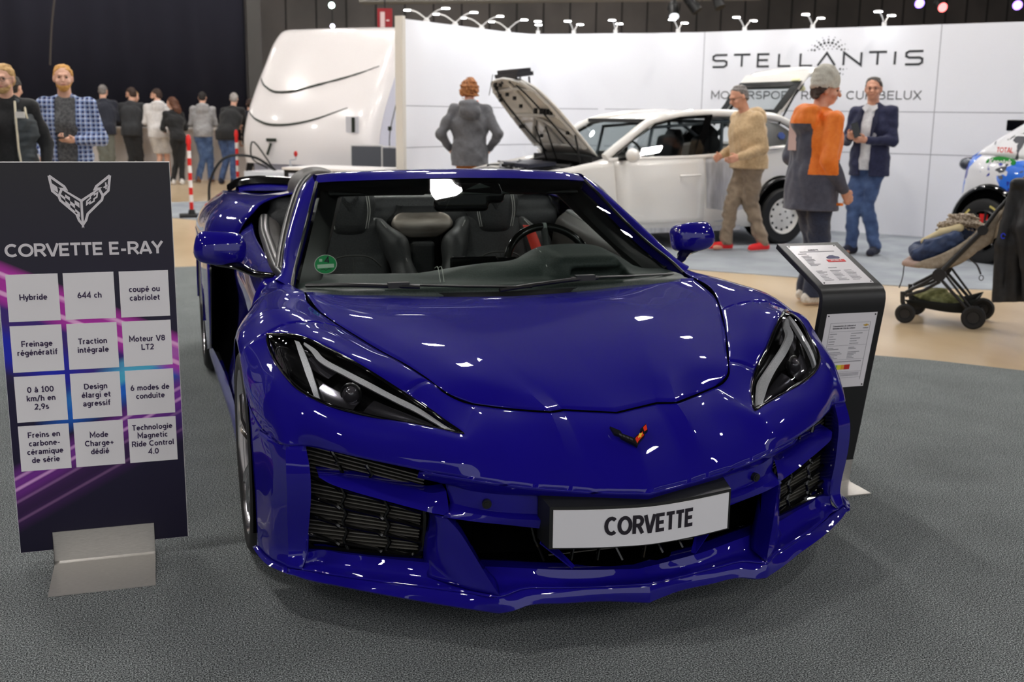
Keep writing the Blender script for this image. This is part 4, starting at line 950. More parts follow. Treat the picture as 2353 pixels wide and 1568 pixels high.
m = MB(); add_grid(m, np.array([[hl(u, v, .022) for v in np.linspace(.5, .93, 5)] for u in np.linspace(.64, .88, 8)])); add_grid(m, np.array([[hl(u, v, .03) for v in np.linspace(.62, .95, 5)] for u in np.linspace(.44, .60, 6)])); add_grid(m, np.array([[hl(u, v, .028) for v in np.linspace(.2, .5, 5)] for u in np.linspace(.30, .44, 6)])); both('reflector', m, mat('lamp_reflector', srgb(120, 118, 124), .15, .9), 60, parent=hb)
# ---------------------------------------------------------------- front emblem
def emblem_frame():
    o = Vector((0, .121, .5405)); up = (Vector((0, .236, .584)) - Vector((0, .0, .44))).normalized(); return frame(o + Vector((0, -.003, .004)), (1, 0, 0), up)
EF = emblem_frame(); sE = .112
m = MB()
wing = [(0, -.30), (.07, -.20), (.30, .0), (.33, .09), (.44, .16), (.48, .40), (.27, .24), (.25, .18), (.30, .17), (.04, .0), (0, -.04)]
lw = [(-a * sE, b * sE) for a, b in wing]; rw_ = [(a * sE, b * sE) for a, b in wing]
flat_poly(m, EF, lw[::-1], -.004, .004, 0); flat_poly(m, EF, rw_, -.004, .004, 0)
em = m.obj('front_emblem', mat('emblem_black', srgb(40, 40, 44), .22, .6), car, None, label='small crossed flag emblem on the nose'); 
m = MB(); r = [(.02, -.22), (.075, -.15), (.28, .02), (.27, .09), (.30, .14), (.05, -.03), (.02, -.07)]
flat_poly(m, EF, [(a * sE, b * sE) for a, b in r], .004, .006); r = [(.335, .14), (.43, .19), (.46, .355), (.35, .27)]; flat_poly(m, EF, [(a * sE, b * sE) for a, b in r], .004, .006)
m.obj('red_flag', mat('emblem_red', srgb(216, 50, 28), .25), em, None)
m = MB(); c = [(.10, -.03), (.15, .01), (.15, .045), (.195, .08), (.195, .05), (.245, .085), (.245, .045), (.195, .005), (.195, -.03), (.15, -.065), (.15, -.035), (.10, -.075)]
flat_poly(m, EF, [(a * sE, b * sE) for a, b in c][::-1], .006, .008); m.obj('gold_cross', mat('emblem_gold', srgb(230, 190, 60), .25), em, None)
m = MB()
for i in range(4):
    a = Vector((-.06 - i * .075, -.12 + i * .055)); flat_poly(m, EF, [(q[0] * sE, q[1] * sE) for q in ((a.x, a.y), (a.x - .05, a.y + .04), (a.x - .05, a.y + .09), (a.x, a.y + .05))], .004, .006)
m.obj('chequers', mat('emblem_grey', srgb(98, 98, 102), .3, .6), em, None)
# ---------------------------------------------------------------- windscreen and frame
GB = [(0, 1.19, .786), (-.25, 1.205, .787), (-.45, 1.25, .788), (-.62, 1.305, .790), (-.768, 1.378, .792)]
GT = [(0, 1.872, 1.143), (-.2, 1.882, 1.140), (-.38, 1.915, 1.133), (-.50, 1.957, 1.127), (-.586, 2.007, 1.119)]
gm = [tuple(mid(a, b, .5, (-.004 * i / 4, -.02, .018))) for i, (a, b) in enumerate(zip(GB, GT))]
m = MB(); add_grid(m, grid([GB, gm, GT], 6, 8), True); wind = m.obj('windscreen', M_wind, car, 60)
# A-pillars and header rail
po = [(-.815, 1.46, .812), (-.795, 1.50, .822), (-.752, 1.68, .915), (-.69, 1.885, 1.022), (-.622, 2.065, 1.114), (-.574, 2.115, 1.147)]
pi = [(-.768, 1.378, .794), (-.755, 1.435, .822), (-.712, 1.60, .89), (-.66, 1.775, .982), (-.612, 1.925, 1.075), (-.588, 2.005, 1.121)]
m = MB(); add_grid(m, grid([[tuple(np.array(i_) + (.012, .01, -.03)) for i_ in pi], pi, [tuple(mid(a, b, .5, (-.012, -.012, .010))) for a, b in zip(pi, po)], po, [tuple(np.array(p_) + (.03, .05, -.03)) for p_ in po]], 5, 5, sv=(1,)))
both('windscreen_pillar', m, M_paint, 40)
h0 = [(-.588, 2.005, 1.121), (-.50, 1.955, 1.129), (-.38, 1.913, 1.135), (-.2, 1.88, 1.142), (0, 1.87, 1.145)]
h1 = [(-.574, 2.055, 1.145), (-.50, 2.01, 1.155), (-.38, 1.975, 1.163), (-.2, 1.945, 1.170), (0, 1.935, 1.173)]
h2 = [(-.574, 2.115, 1.147), (-.50, 2.08, 1.158), (-.38, 2.05, 1.166), (-.2, 2.025, 1.173), (0, 2.015, 1.176)]
h3 = [(-.56, 2.13, 1.12), (-.50, 2.10, 1.13), (-.38, 2.07, 1.138), (-.2, 2.045, 1.145), (0, 2.035, 1.148)]
m = MB(); add_grid(m, grid([h0, h1, h2, h3], 5, 4, sv=(2,)), True); m.obj('header_rail', M_paint, car, 40)
m = MB(); add_grid(m, grid([[(x * .99, y + .004, z - .004) for x, y, z in h0], [(x * .985, y + .02, z - .035) for x, y, z in h0], [(x * .98, y + .06, z - .066) for x, y, z in h0], [(x * .98, y + .13, z - .055) for x, y, z in h0], h3], 5, 3, sv=(1,)), True)
m.obj('header_trim', M_dark_tr, car, 40)
m = MB(); ti = [tuple(np.array(p_) + (.03, .03, -.02)) for p_ in pi]; tj = [tuple(np.array(p_) + (.11, .06, -.02)) for p_ in pi]; tk = [tuple(np.array(p_) + (.10, .20, -.02)) for p_ in po]; tl = [tuple(np.array(p_) + (.02, .08, -.03)) for p_ in po]
add_grid(m, grid([ti, tj, tk, tl], 4, 4)); both('pillar_trim', m, M_dark_tr, 40)
m = MB(); m.tube(cr(np.array(pi) + np.array((.004, -.004, .003)), 5), .006, 6); both('pillar_seal', m, M_seal, 60)
# cowl and wipers
cw = [(0, 1.175, .762), (-.32, 1.215, .768), (-.48, 1.255, .773), (-.62, 1.30, .780), (-.74, 1.29, .790)]
m = MB(); add_grid(m, grid([cw, [(x, y + .03, z - .012) for x, y, z in cw], [(0, 1.225, .775), (-.25, 1.24, .776), (-.45, 1.285, .778), (-.62, 1.34, .78), (-.768, 1.40, .785)]], 4, 3), True); m.obj('cowl', M_black, car, 40)
def wiper(base, mid_pt, tip, elbow):
    m = MB(); m.tube(cr(np.array([base, elbow, mid_pt]), 6), [.012] * 6 + [.009] * 7, 8, flat=.6); o = m.obj('wiper_arm', mat('wiper_black', srgb(30, 30, 32), .38), car, 60)
    return o
M_wip = mat('wiper_black', srgb(30, 30, 32), .38)
for nm, pts, bl in (('a', [(-.72, 1.325, .806), (-.60, 1.27, .812), (-.42, 1.225, .808), (-.34, 1.205, .806)], [(-.45, 1.235, .815), (-.2, 1.185, .806), (.06, 1.163, .798)]),
                    ('b', [(-.06, 1.165, .79), (.10, 1.175, .806), (.27, 1.20, .815), (.33, 1.21, .815)], [(.22, 1.195, .82), (.45, 1.245, .812), (.70, 1.335, .80)])):
    m = MB(); m.tube(cr(np.array(pts), 6), .011, 8, flat=.7); m.box((pts[2][0] - .03, pts[2][1] - .012, pts[2][2] - .006), (pts[2][0] + .045, pts[2][1] + .012, pts[2][2] + .014)); wa = m.obj('wiper_arm', M_wip, car, 50)
    m = MB(); m.tube(cr(np.array(bl), 8), .007, 6, flat=.6); m.obj('wiper_blade', M_wip, wa, 60)
# sticker on the windscreen
c = Vector((-.628, 1.482, .857)); nrm = (CAM_POS - c); up = Vector((.05, .62, .78)).normalized(); SF = frame(c, (.985, -.16, .06), up)
m = MB(); flat_poly(m, SF, [(.041 * math.cos(a), .041 * math.sin(a)) for a in np.linspace(0, 2 * math.pi, 41)[:-1]], 0, .001, 0); st = m.obj('windscreen_sticker', M_stitch, car, None, label='round green sticker with a black 4')
m = MB(); flat_poly(m, SF, [(.0385 * math.cos(a), .0385 * math.sin(a)) for a in np.linspace(0, 2 * math.pi, 41)[:-1]], .001, .0016); m.obj('green_disc', mat('sticker_green', srgb(24, 150, 84), .4), st, None)
m = MB(); flat_poly(m, SF, [(-.03, -.016), (.03, -.016), (.03, .0), (-.03, .0)], .0016, .002); flat_poly(m, SF, [(-.022, .012), (-.011, .012), (-.011, .023), (-.022, .023)], .0016, .002); m.obj('white_field', mat('sticker_pale', srgb(190, 220, 196), .5), st, None)
lettering('4', .026, mat('plate_ink'), SF @ Matrix.Translation((.006, .014, .002)), st, w=.18)
m = MB(); stroke(m, SF @ Matrix.Translation((0, 0, .0018)), [(-.02, -.024), (-.008, -.02), (0, -.026), (.01, -.02), (.02, -.023)], .002); m.obj('signature', mat('plate_ink'), st, None)
# ---------------------------------------------------------------- doors, rear quarters, deck
D = [[(-.80, 1.50, .818), (-.812, 1.9, .858), (-.815, 2.3, .885), (-.80, 2.62, .905)],
     [(-.845, 1.505, .786), (-.862, 1.9, .825), (-.868, 2.3, .848), (-.85, 2.62, .862)],
     [(-.872, 1.505, .745), (-.893, 1.9, .76), (-.90, 2.3, .77), (-.875, 2.62, .77)],
     [(-.902, 1.505, .66), (-.895, 1.9, .62), (-.89, 2.3, .60), (-.86, 2.62, .60)],
     [(-.932, 1.505, .45), (-.915, 1.9, .43), (-.905, 2.3, .42), (-.88, 2.62, .42)],
     [(-.946, 1.505, .20), (-.94, 1.9, .20), (-.94, 2.3, .20), (-.93, 2.62, .20)]]
m = MB(); add_grid(m, grid(D, 6, 5, sv=())); dr_ = both('door', m, M_paint, 35, thick=.02)
sl = [(-.79, 1.47, .822), (-.80, 1.56, .832), (-.80, 1.75, .85), (-.79, 2.05, .872), (-.775, 2.4, .90), (-.755, 2.6, .93)]
m = MB(); add_grid(m, grid([[(x - .012, y, z - .006) for x, y, z in sl], [(x, y, z + .012) for x, y, z in sl], [(x + .03, y, z + .010) for x, y, z in sl], [(x + .04, y, z - .03) for x, y, z in sl]], 5, 3)); both('window_seal', m, M_seal, 50)
ip = [[(x + .035, y, z + .002) for x, y, z in sl], [(x + .075, y + .0, z - .03) for x, y, z in sl], [(x + .10, y, z - .12) for x, y, z in sl], [(x + .07, y, .42) for x, y, z in sl]]
m = MB(); add_grid(m, grid(ip, 5, 4)); both('door_panel', m, mat('door_leather', srgb(70, 66, 64), .42), 50)
# black pillar seal behind the windscreen pillar, with the header corner
ps = [(-.80, 1.52, .835), (-.757, 1.72, .925), (-.70, 1.92, 1.03), (-.632, 2.10, 1.118), (-.60, 2.15, 1.14)]
m = MB(); m.tube(cr(np.array(ps) + np.array((.012, .03, -.012)), 6), .022, 8); both('frame_seal', m, M_seal, 60)
# sills
m = MB(); add_grid(m, grid([[(-.946, 1.48, .21), (-.94, 2.0, .21), (-.95, 2.6, .22), (-.985, 3.1, .25)], [(-.965, 1.42, .17), (-.96, 2.0, .17), (-.972, 2.6, .17), (-.99, 3.2, .18)], [(-.955, 1.40, .12), (-.95, 2.0, .12), (-.96, 2.6, .12), (-.98, 3.25, .13)], [(-.75, 1.4, .11), (-.75, 2., .11), (-.75, 2.6, .11), (-.75, 3.25, .12)]], 5, 3, sv=(2,))); both('side_sill', m, M_paint, 40)
Q = [[(-.50, 2.70, 1.04), (-.52, 3.0, 1.03), (-.50, 3.4, 1.0), (-.46, 3.85, .965), (-.44, 4.3, .935)],
     [(-.66, 2.70, 1.02), (-.68, 3.0, 1.005), (-.68, 3.4, .975), (-.66, 3.85, .945), (-.64, 4.3, .925)],
     [(-.755, 2.66, .985), (-.78, 3.0, .99), (-.80, 3.4, .985), (-.78, 3.85, .963), (-.76, 4.3, .935)],
     [(-.79, 2.62, .955), (-.845, 3.0, .985), (-.868, 3.4, .980), (-.855, 3.85, .962), (-.83, 4.3, .935)],
     [(-.835, 2.60, .91), (-.91, 3.0, .945), (-.945, 3.4, .90), (-.95, 3.85, .88), (-.93, 4.3, .86)],
     [(-.862, 2.6, .86), (-.955, 2.95, .89), (-.99, 3.35, .84), (-1.0, 3.85, .80), (-.985, 4.3, .78)],
     [(-.895, 2.62, .76), (-.985, 2.88, .80), (-1.008, 3.3, .74), (-1.012, 3.9, .70), (-1.0, 4.3, .68)]]
m = MB(); add_grid(m, grid(Q, 6, 4, su=(), sv=(3,)))
Q2 = [[(-.985, 2.88, .80), (-1.008, 3.27, .725)], [(-.99, 2.80, .70), (-1.010, 3.25, .60)], [(-.992, 2.78, .55), (-1.008, 3.235, .45)], [(-.992, 2.85, .40), (-1.003, 3.23, .33)], [(-.99, 3.05, .24), (-.998, 3.25, .19)]]
add_grid(m, grid(Q2, 4, 5))
ar = []
for k in range(13):
    a = math.radians(180 - k * 15); ar.append((3.64 + .40 * math.cos(a), .345 + .40 * math.sin(a)))
up_ = [(-1.008, 3.24, .60), (-1.008, 3.26, .66), (-1.009, 3.3, .74), (-1.01, 3.45, .76), (-1.011, 3.6, .765), (-1.012, 3.75, .765), (-1.011, 3.9, .76), (-1.009, 4.0, .75), (-1.006, 4.08, .7), (-1.0, 4.15, .62), (-.995, 4.2, .5), (-.99, 4.25, .4), (-.985, 4.28, .3)]
add_grid(m, np.array([[(-1.012, y, z) for y, z in ar], up_]))
add_grid(m, np.array([[(-1.012, y, z) for y, z in ar], [(-.96, y, z) for y, z in ar]]))
add_grid(m, grid([[(-1.009, 3.9, .76), (-.985, 4.3, .78)], [(-1.0, 4.0, .74), (-.985, 4.32, .6)], [(-.995, 4.15, .6), (-.96, 4.42, .4)], [(-.985, 4.28, .3), (-.95, 4.45, .25)]], 3, 3))
rq = both('rear_fender', m, M_paint, 35, thick=.006)
# scoop behind the door
m = MB(); add_grid(m, grid([[(-.862, 2.6, .85), (-.955, 2.93, .88)], [(-.86, 2.62, .60), (-.93, 2.98, .62)], [(-.88, 2.62, .40), (-.93, 3.0, .40)], [(-.93, 2.62, .2), (-.96, 3.1, .24)]], 3, 3)); m.add([(-.60, 2.95, .9), (-.97, 3.0, .88), (-.98, 3.05, .22), (-.60, 3.0, .2)], [(0, 1, 2, 3)])
both('side_scoop', m, M_void, None)
m = MB(); add_grid(m, grid([[(-.955, 2.93, .885), (-.975, 2.86, .80), (-.985, 2.78, .68), (-.988, 2.77, .55), (-.99, 2.84, .40), (-.99, 3.04, .24)], [(-.92, 2.97, .87), (-.94, 2.90, .80), (-.955, 2.83, .68), (-.96, 2.82, .55), (-.965, 2.88, .41), (-.97, 3.06, .25)]], 5, 1)); both('scoop_edge', m, M_gloss, 40, thick=.006)
# deck, nacelles, tail
m = MB(); add_grid(m, grid([[(0, 2.86, 1.045), (-.25, 2.86, 1.048), (-.50, 2.76, 1.05)], [(0, 3.0, 1.0), (-.25, 3.0, 1.01), (-.52, 3.0, 1.03)], [(0, 3.4, .965), (-.25, 3.4, .975), (-.50, 3.4, 1.0)], [(0, 3.85, .93), (-.25, 3.85, .94), (-.46, 3.85, .965)], [(0, 4.35, .905), (-.25, 4.35, .91), (-.44, 4.3, .935)]], 5, 4), True); m.obj('rear_deck', M_paint, car, 40)
s = SDF((-.70, 2.60, .9), (-.20, 3.75, 1.22), .012); s.chain([(-.455, 2.78, 1.045), (-.45, 3.05, 1.03), (-.44, 3.35, .985), (-.43, 3.65, .93)], [.098, .10, .085, .06], .06, (1.15, 1, .9)); s.plane_cut((0, 2.74, 1.06), (0, -1, .08)); s.plane_cut((0, 0, .96), (0, 0, -1))
na = s.mesh('head_fairing', mat('fairing_grey', srgb(92, 88, 86), .5), 3); link('head_fairing', na, car)
nb = na.copy(); co = np.empty(len(nb.vertices) * 3); nb.vertices.foreach_get('co', co); co = co.reshape(-1, 3); co[:, 0] *= -1; nb.vertices.foreach_set('co', co.ravel()); nb.flip_normals(); link('head_fairing', nb, car)
sp = [(0, 4.36, .955), (-.36, 4.38, .962), (-.66, 4.34, .972), (-.74, 4.28, .962), (-.80, 4.22, .93)]
m = MB(); add_grid(m, grid([sp, [(x, y + .06, z + .035) for x, y, z in sp], [(x, y + .20, z + .028) for x, y, z in sp], [(x, y + .20, z + .005) for x, y, z in sp], sp], 5, 3, sv=(2, 3)), True); m.obj('rear_spoiler', M_gloss, car, 40)
m = MB(); add_grid(m, grid([[(x, 4.02 + .0 * x, .94 + .012 * (abs(x) > .3)) for x, y, z in sp[:4]], [(x, y - .05, z - .022) for x, y, z in sp[:4]], [(x, y + .03, z - .003) for x, y, z in sp[:4]], [(x, y + .18, z + .004) for x, y, z in sp[:4]], [(x * 1.02, y + .20, .86) for x, y, z in sp[:4]]], 5, 3, sv=(2,)), True); m.obj('spoiler_base', M_paint, car, 40)
m = MB(); tail = [[(0, 4.58, .93), (-.5, 4.56, .93), (-.80, 4.40, .92), (-.93, 4.3, .86)], [(0, 4.66, .80), (-.5, 4.63, .80), (-.85, 4.48, .78), (-.985, 4.3, .76)], [(0, 4.68, .55), (-.5, 4.66, .55), (-.86, 4.52, .55), (-.97, 4.38, .52)], [(0, 4.62, .25), (-.5, 4.60, .25), (-.84, 4.5, .25), (-.95, 4.45, .25)]]
add_grid(m, grid(tail, 5, 4), True); add_grid(m, grid([[(0, 4.35, .905), (-.25, 4.35, .91), (-.44, 4.3, .935), (-.83, 4.3, .935)], tail[0]], 4, 2), True); m.obj('tail_panel', M_paint, car, 40)
m = MB(); m.box((-.70, .60, .10), (.70, 4.5, .18)); m.box((-.60, .55, .2), (.60, 1.15, .50)); m.box((-.75, 2.95, .2), (.75, 4.4, .85)); m.obj('underbody', M_void, car, None)
# ---------------------------------------------------------------- wheels
def wheel(cx, cy, R, wd, rimR, nm):
    t = thing_part('wheel', (cx, cy, R), car); s = -1 if cx < 0 else 1
    m = MB(); hw = wd / 2; pr = [(rimR, -hw + .01), (rimR + .02, -hw), (R - .03, -hw), (R - .012, -hw + .012), (R, -hw + .035), (R, hw - .035), (R - .012, hw - .012), (R - .03, hw), (rimR + .02, hw), (rimR, hw - .01)]
    m.lathe(pr + [(rimR - .005, 0)], (0, 0, 0), 'x', 64)
    for k in range(40):
        a = 2 * math.pi * k / 40; 
    ty = m.obj('tyre', M_rubber, t, 40)
    m = MB(); m.lathe([(rimR - .012, hw * -1 + .02), (rimR + .004, -hw + .012), (rimR + .004, -hw + .004), (rimR - .02, -hw + .03), (rimR - .03, 0), (rimR - .012, hw - .02)], (0, 0, 0), 'x', 48)
    x0 = s * (hw - .03)
    for k in range(5):
        for d in (-.13, .13):
            a = 2 * math.pi * k / 5 + d * .6 + .3; a2 = 2 * math.pi * k / 5 + d * 1.9 + .3
            m.tube([(x0 - s * .02, .05 * math.cos(a), .05 * math.sin(a)), (x0 + s * .005, .15 * math.cos((a + a2) / 2), .15 * math.sin((a + a2) / 2)), (x0, (rimR - .01) * math.cos(a2), (rimR - .01) * math.sin(a2))], [.024, .018, .02], 8, flat=.7)
    m.cyl((x0 - s * .05, 0, 0), (x0 + s * .004, 0, 0), .06, 24); m.obj('rim', M_rim, t, 40)
    m = MB(); m.cyl((s * .0 - .015, 0, 0), (.015, 0, 0), rimR - .045, 40); m.obj('brake_disc', mat('brake_disc', srgb(110, 108, 106), .35, .8), t, 40)
    m = MB(); m.box((-.04, .09, -.09), (.04, .20, .09)); m.obj('brake_caliper', mat('caliper_black', srgb(24), .3), t, None)
    return t
def thing_part(name, loc, parent):
    o = bpy.data.objects.new(name, None); COL.objects.link(o); o.parent = parent; o.location = loc; o.empty_display_size = .1; return o
for s in (-1, 1):
    wheel(s * .845, .95, .336, .275, .258, 'front'); wheel(s * .832, 3.64, .353, .345, .270, 'rear')
m = MB(); m.tube(cr(np.array([(-.965, 3.64 + .36 * math.cos(a), .345 + .36 * math.sin(a)) for a in np.linspace(0, math.pi, 12)]), 2), .03, 6); both('wheel_arch_liner', m, M_void, None)
# ---------------------------------------------------------------- mirrors
s = SDF((-1.12, 1.60, .80), (-.85, 1.90, 1.0), .006)
s.box((-.985, 1.755, .895), (.090, .05, .057), .034, .01, rot=(-.12, .10, -.10)); s.ell((-.985, 1.722, .893), (.086, .04, .052), .04)
s.plane_cut((-.99, 1.80, .9), (-.05, 1, .1))
mm = s.mesh('mirror_cap', M_paint, 3)
def mirror_mesh(me, name):
    n = me.copy(); co = np.empty(len(n.vertices) * 3); n.vertices.foreach_get('co', co); co = co.reshape(-1, 3); co[:, 0] *= -1; n.vertices.foreach_set('co', co.ravel()); n.flip_normals(); return n
mr = [thing_part('door_mirror', (0, 0, 0), car), thing_part('door_mirror', (0, 0, 0), car)]
link('mirror_cap', mm, mr[0]); link('mirror_cap', mirror_mesh(mm, 'c'), mr[1])
m = MB(); m.tube(cr(np.array([(-.80, 1.53, .812), (-.87, 1.62, .812), (-.93, 1.70, .832), (-1.0, 1.745, .842), (-1.05, 1.755, .858)]), 5), [.022] * 8 + [.026] * 8 + [.022] * 5, 10, flat=.55)
m.tube([(-1.06, 1.755, .868), (-1.074, 1.765, .885)], .012, 8); both('mirror_arm', m, M_gloss, 60, parent=mr)
m = MB(); m.box((-1.078, 1.745, .872), (-1.062, 1.79, .892)); both('turn_lamp', m, mat('turn_lens', srgb(210, 208, 205), .1, .6), 40, parent=mr)
# ---------------------------------------------------------------- interior
m = MB(); m.box((-.72, 1.1, .2), (.72, 2.8, .24)); m.box((-.72, 2.74, .24), (.72, 2.80, .93)); m.obj('cabin_tub', M_void, car, None)
s = SDF((-.76, 2.60, .85), (.76, 2.92, 1.06), .014); s.box((0, 2.79, .955), (.70, .075, .055), .04, 0); s.box((0, 2.74, .90), (.72, .05, .05), .03, .02); s.obj('bulkhead_top', M_leather, car, 3)
# deck glass and upper blue edge seen through the screen
s = SDF((-.26, 2.5, .55), (.26, 2.86, .97), .009)
s.box((0, 2.72, .80), (.105, .07, .20), .03, .02); s.ell((0, 2.70, .885), (.165, .055, .06), .05); s.obj('centre_tower', M_dark_tr, car, 3)
m = MB(); sp_r = []
for z, w_, y_ in ((.922, .095, 2.648), (.905, .135, 2.632), (.88, .148, 2.624), (.85, .115, 2.624), (.825, .062, 2.63)): sp_r.append([(w_ * t, y_ + .75 * (w_ * t) ** 2, z) for t in (-1, -.5, 0, .5, 1)])
add_grid(m, grid(sp_r, 4, 4)); o = m.obj('speaker_panel', M_alu2, car, 60); solid(o, .02)
m = MB(); m.prism([(-.05, .822), (.05, .822), (.042, .842), (-.042, .842)], 'y', 2.618, 2.64); o = m.obj('chrome_badge', M_chrome, car, None); bevel(o, .003)
m = MB(); m.box((-.06, 2.60, .35), (.06, 2.66, .80)); m.box((-.14, 1.5, .3), (.14, 2.6, .48)); o = m.obj('centre_console', M_leather, car, None); bevel(o, .02, 3)
def seat(cx):
    t = thing_part('seat', (cx, 0, 0), car)
    s = SDF((-.34, 2.0, .2), (.34, 2.85, 1.2), .011)
    s.box((0, 2.30, .42), (.19, .26, .07), .06, .02); s.box((0, 2.60, .66), (.19, .06, .26), .05, .04, rot=(-.28, 0, 0)); s.obj('cushion', M_leather, t, 3)
    s = SDF((-.20, 2.4, .80), (.20, 2.85, 1.2), .008)
    s.chain([(0, 2.64, .88), (0, 2.655, .98), (0, 2.67, 1.06)], [.080, .092, .072], .05, (1.22, .62, 1)); s.box((0, 2.62, .93), (.082, .03, .095), .03, .03)
    s.obj('headrest', M_leather, t, 3)
    for sx in (-1, 1):
        s = SDF((-.36, 1.95, .3), (.36, 2.8, .98), .010); s.chain([(sx * .145, 2.63, .875), (sx * .215, 2.56, .78), (sx * .245, 2.48, .62), (sx * .235, 2.42, .46), (sx * .23, 2.2, .44), (sx * .21, 2.05, .42)], [.04, .058, .062, .06, .055, .04], .05, (.85, 1, 1)); s.obj('bolster', M_leather, t, 3)
        m = MB(); m.tube(cr(np.array([(sx * .150, 2.598, .90), (sx * .225, 2.505, .79), (sx * .258, 2.42, .62), (sx * .25, 2.36, .5)]), 6), .0022, 5); m.obj('stitching', M_stitch, t, 60)
        m = MB()
        for dx in (0, .010): m.tube(cr(np.array([(sx * (.062 + dx * .7), 2.615, 1.10), (sx * (.078 + dx), 2.596, 1.03), (sx * (.085 + dx), 2.578, .95), (sx * (.072 + dx), 2.572, .87)]), 6), .0016, 5)
        m.obj('stitching', M_stitch, t, 60)
    m = MB(); FE = frame((0, 2.578, .99), (1, 0, 0), (0, .12, 1)); flags(m, FE, .085, 1., z=.003); m.obj('embossed_emblem', mat('emboss', srgb(30, 31, 32), .5), t, None)
    m = MB(); m.tube(cr(np.array([(-.13, 2.505, .70), (-.08, 2.50, .742), (0, 2.498, .755), (.08, 2.50, .742), (.13, 2.505, .70)]), 6), .004, 5); m.tube([(0, 2.50, .75), (0, 2.47, .6)], .0025, 5); m.obj('quilt_seam', mat('seam_grey', srgb(74, 74, 72), .6), t, 60)
    return t
seat(-.355); seat(.355)
m = MB(); add_grid(m, grid([[(.452, 2.46, .885), (.48, 2.44, .80), (.50, 2.40, .70)], [(.505, 2.46, .88), (.535, 2.44, .795), (.555, 2.40, .70)]], 5, 1)); o = m.obj('seat_belt', mat('belt_red', srgb(226, 62, 44), .6), car, 60, label='bright red seat belt'); solid(o, .003)
# dashboard: low passenger side, screen, driver's binnacle
s = SDF((-.78, 1.20, .55), (.78, 1.95, .95), .011)
s.box((0, 1.42, .745), (.75, .18, .05), .03, 0); s.box((-.40, 1.55, .725), (.34, .16, .055), .05, .04, rot=(.10, .02, 0)); s.ell((-.02, 1.50, .79), (.24, .10, .045), .05, rot=(.1, -.12, -.1))
s.ell((.36, 1.55, .80), (.24, .20, .085), .06, rot=(.12, 0, 0)); s.box((.36, 1.50, .82), (.13, .13, .05), .03, .06); s.box((.62, 1.5, .745), (.13, .18, .05), .03, .03)
s.box((.40, 1.365, .80), (.12, .06, .028), .02, .015, op='s'); s.obj('dashboard', M_dash, car, 3)
m = MB(); FE = [(.285, 1.33, .77), (.52, 1.35, .775)]; m.box((.29, 1.33, .765), (.51, 1.42, .772)); m.obj('head_up_display', M_gloss, car, None)
m = MB()
for dx in (0, .014): m.tube(cr(np.array([(-.235 + dx, 1.33, .80), (-.215 + dx, 1.45, .838), (-.20 + dx, 1.56, .82)]), 5), .0018, 5); m.tube(cr(np.array([(.20 + dx, 1.40, .835), (.215 + dx, 1.5, .872), (.225 + dx, 1.6, .88)]), 5), .0018, 5)
m.obj('stitching', M_stitch, car, 60)
m = MB(); m.box((-.115, 1.64, .76), (.075, 1.66, .848)); m.box((.075, 1.64, .79), (.16, 1.66, .842)); o = m.obj('centre_screen', M_gloss, car, None); bevel(o, .006)
cen = Vector((.352, 1.80, .79)); n_ = Vector((0, -.9, .44)).normalized(); a_ = Vector((1, 0, 0)); b_ = n_.cross(a_).normalized() * -1
sw = thing_part('steering_wheel', (0, 0, 0), car); m = MB(); pts = []
for k in range(48):
    q = 2 * math.pi * k / 48; r_ = .178 * (1 if math.sin(q) < .8 else .985); pts.append(cen + a_ * r_ * 1.02 * math.cos(q) + b_ * r_ * .92 * math.sin(q))
m.tube(pts, .017, 10, closed=True); m.obj('rim', mat('carbon_rim', srgb(22, 24, 22), .12, spec=.6), sw, 60)
m = MB(); top = max(pts, key=lambda p: p.z); i = pts.index(top); m.tube([pts[i - 1].lerp(pts[i], .7), pts[(i + 1) % 48].lerp(pts[i], .7)], .0185, 10); m.obj('centre_mark', mat('pale_mark', srgb(170, 176, 172), .4), sw, 60)
m = MB(); m.sphere(cen + n_ * -.02, (.07, .03, .06), 16, 10); m.tube([cen + a_ * .17, cen - a_ * .17], .016, 8); m.tube([cen, cen - b_ * .16], .016, 8); m.obj('hub', M_leather, sw, 60)
s = SDF((-.24, 1.62, .98), (.30, 1.96, 1.16), .008); s.box((.02, 1.83, 1.085), (.135, .05, .03), .025, 0, rot=(.5, 0, 0)); s.box((-.03, 1.80, 1.042), (.115, .022, .03), .022, .01); s.obj('inner_mirror', M_gloss, car, 3)
m = MB(); m.add([(-.06, 1.775, 1.085), (.17, 1.785, 1.085), (.055, 1.83, 1.125)], [(0, 1, 2)]); m.obj('camera_cover', mat('cover_grey', srgb(54, 60, 58), .4), car, None)
for sx in (-1, 1):
    m = MB(); m.box((sx * .34 - .2, 1.965, 1.075), (sx * .34 + .2, 2.10, 1.09), rot=(.12, 0, 0)); o = m.obj('sun_visor', M_dark_tr, car, None); bevel(o, .008, 3)
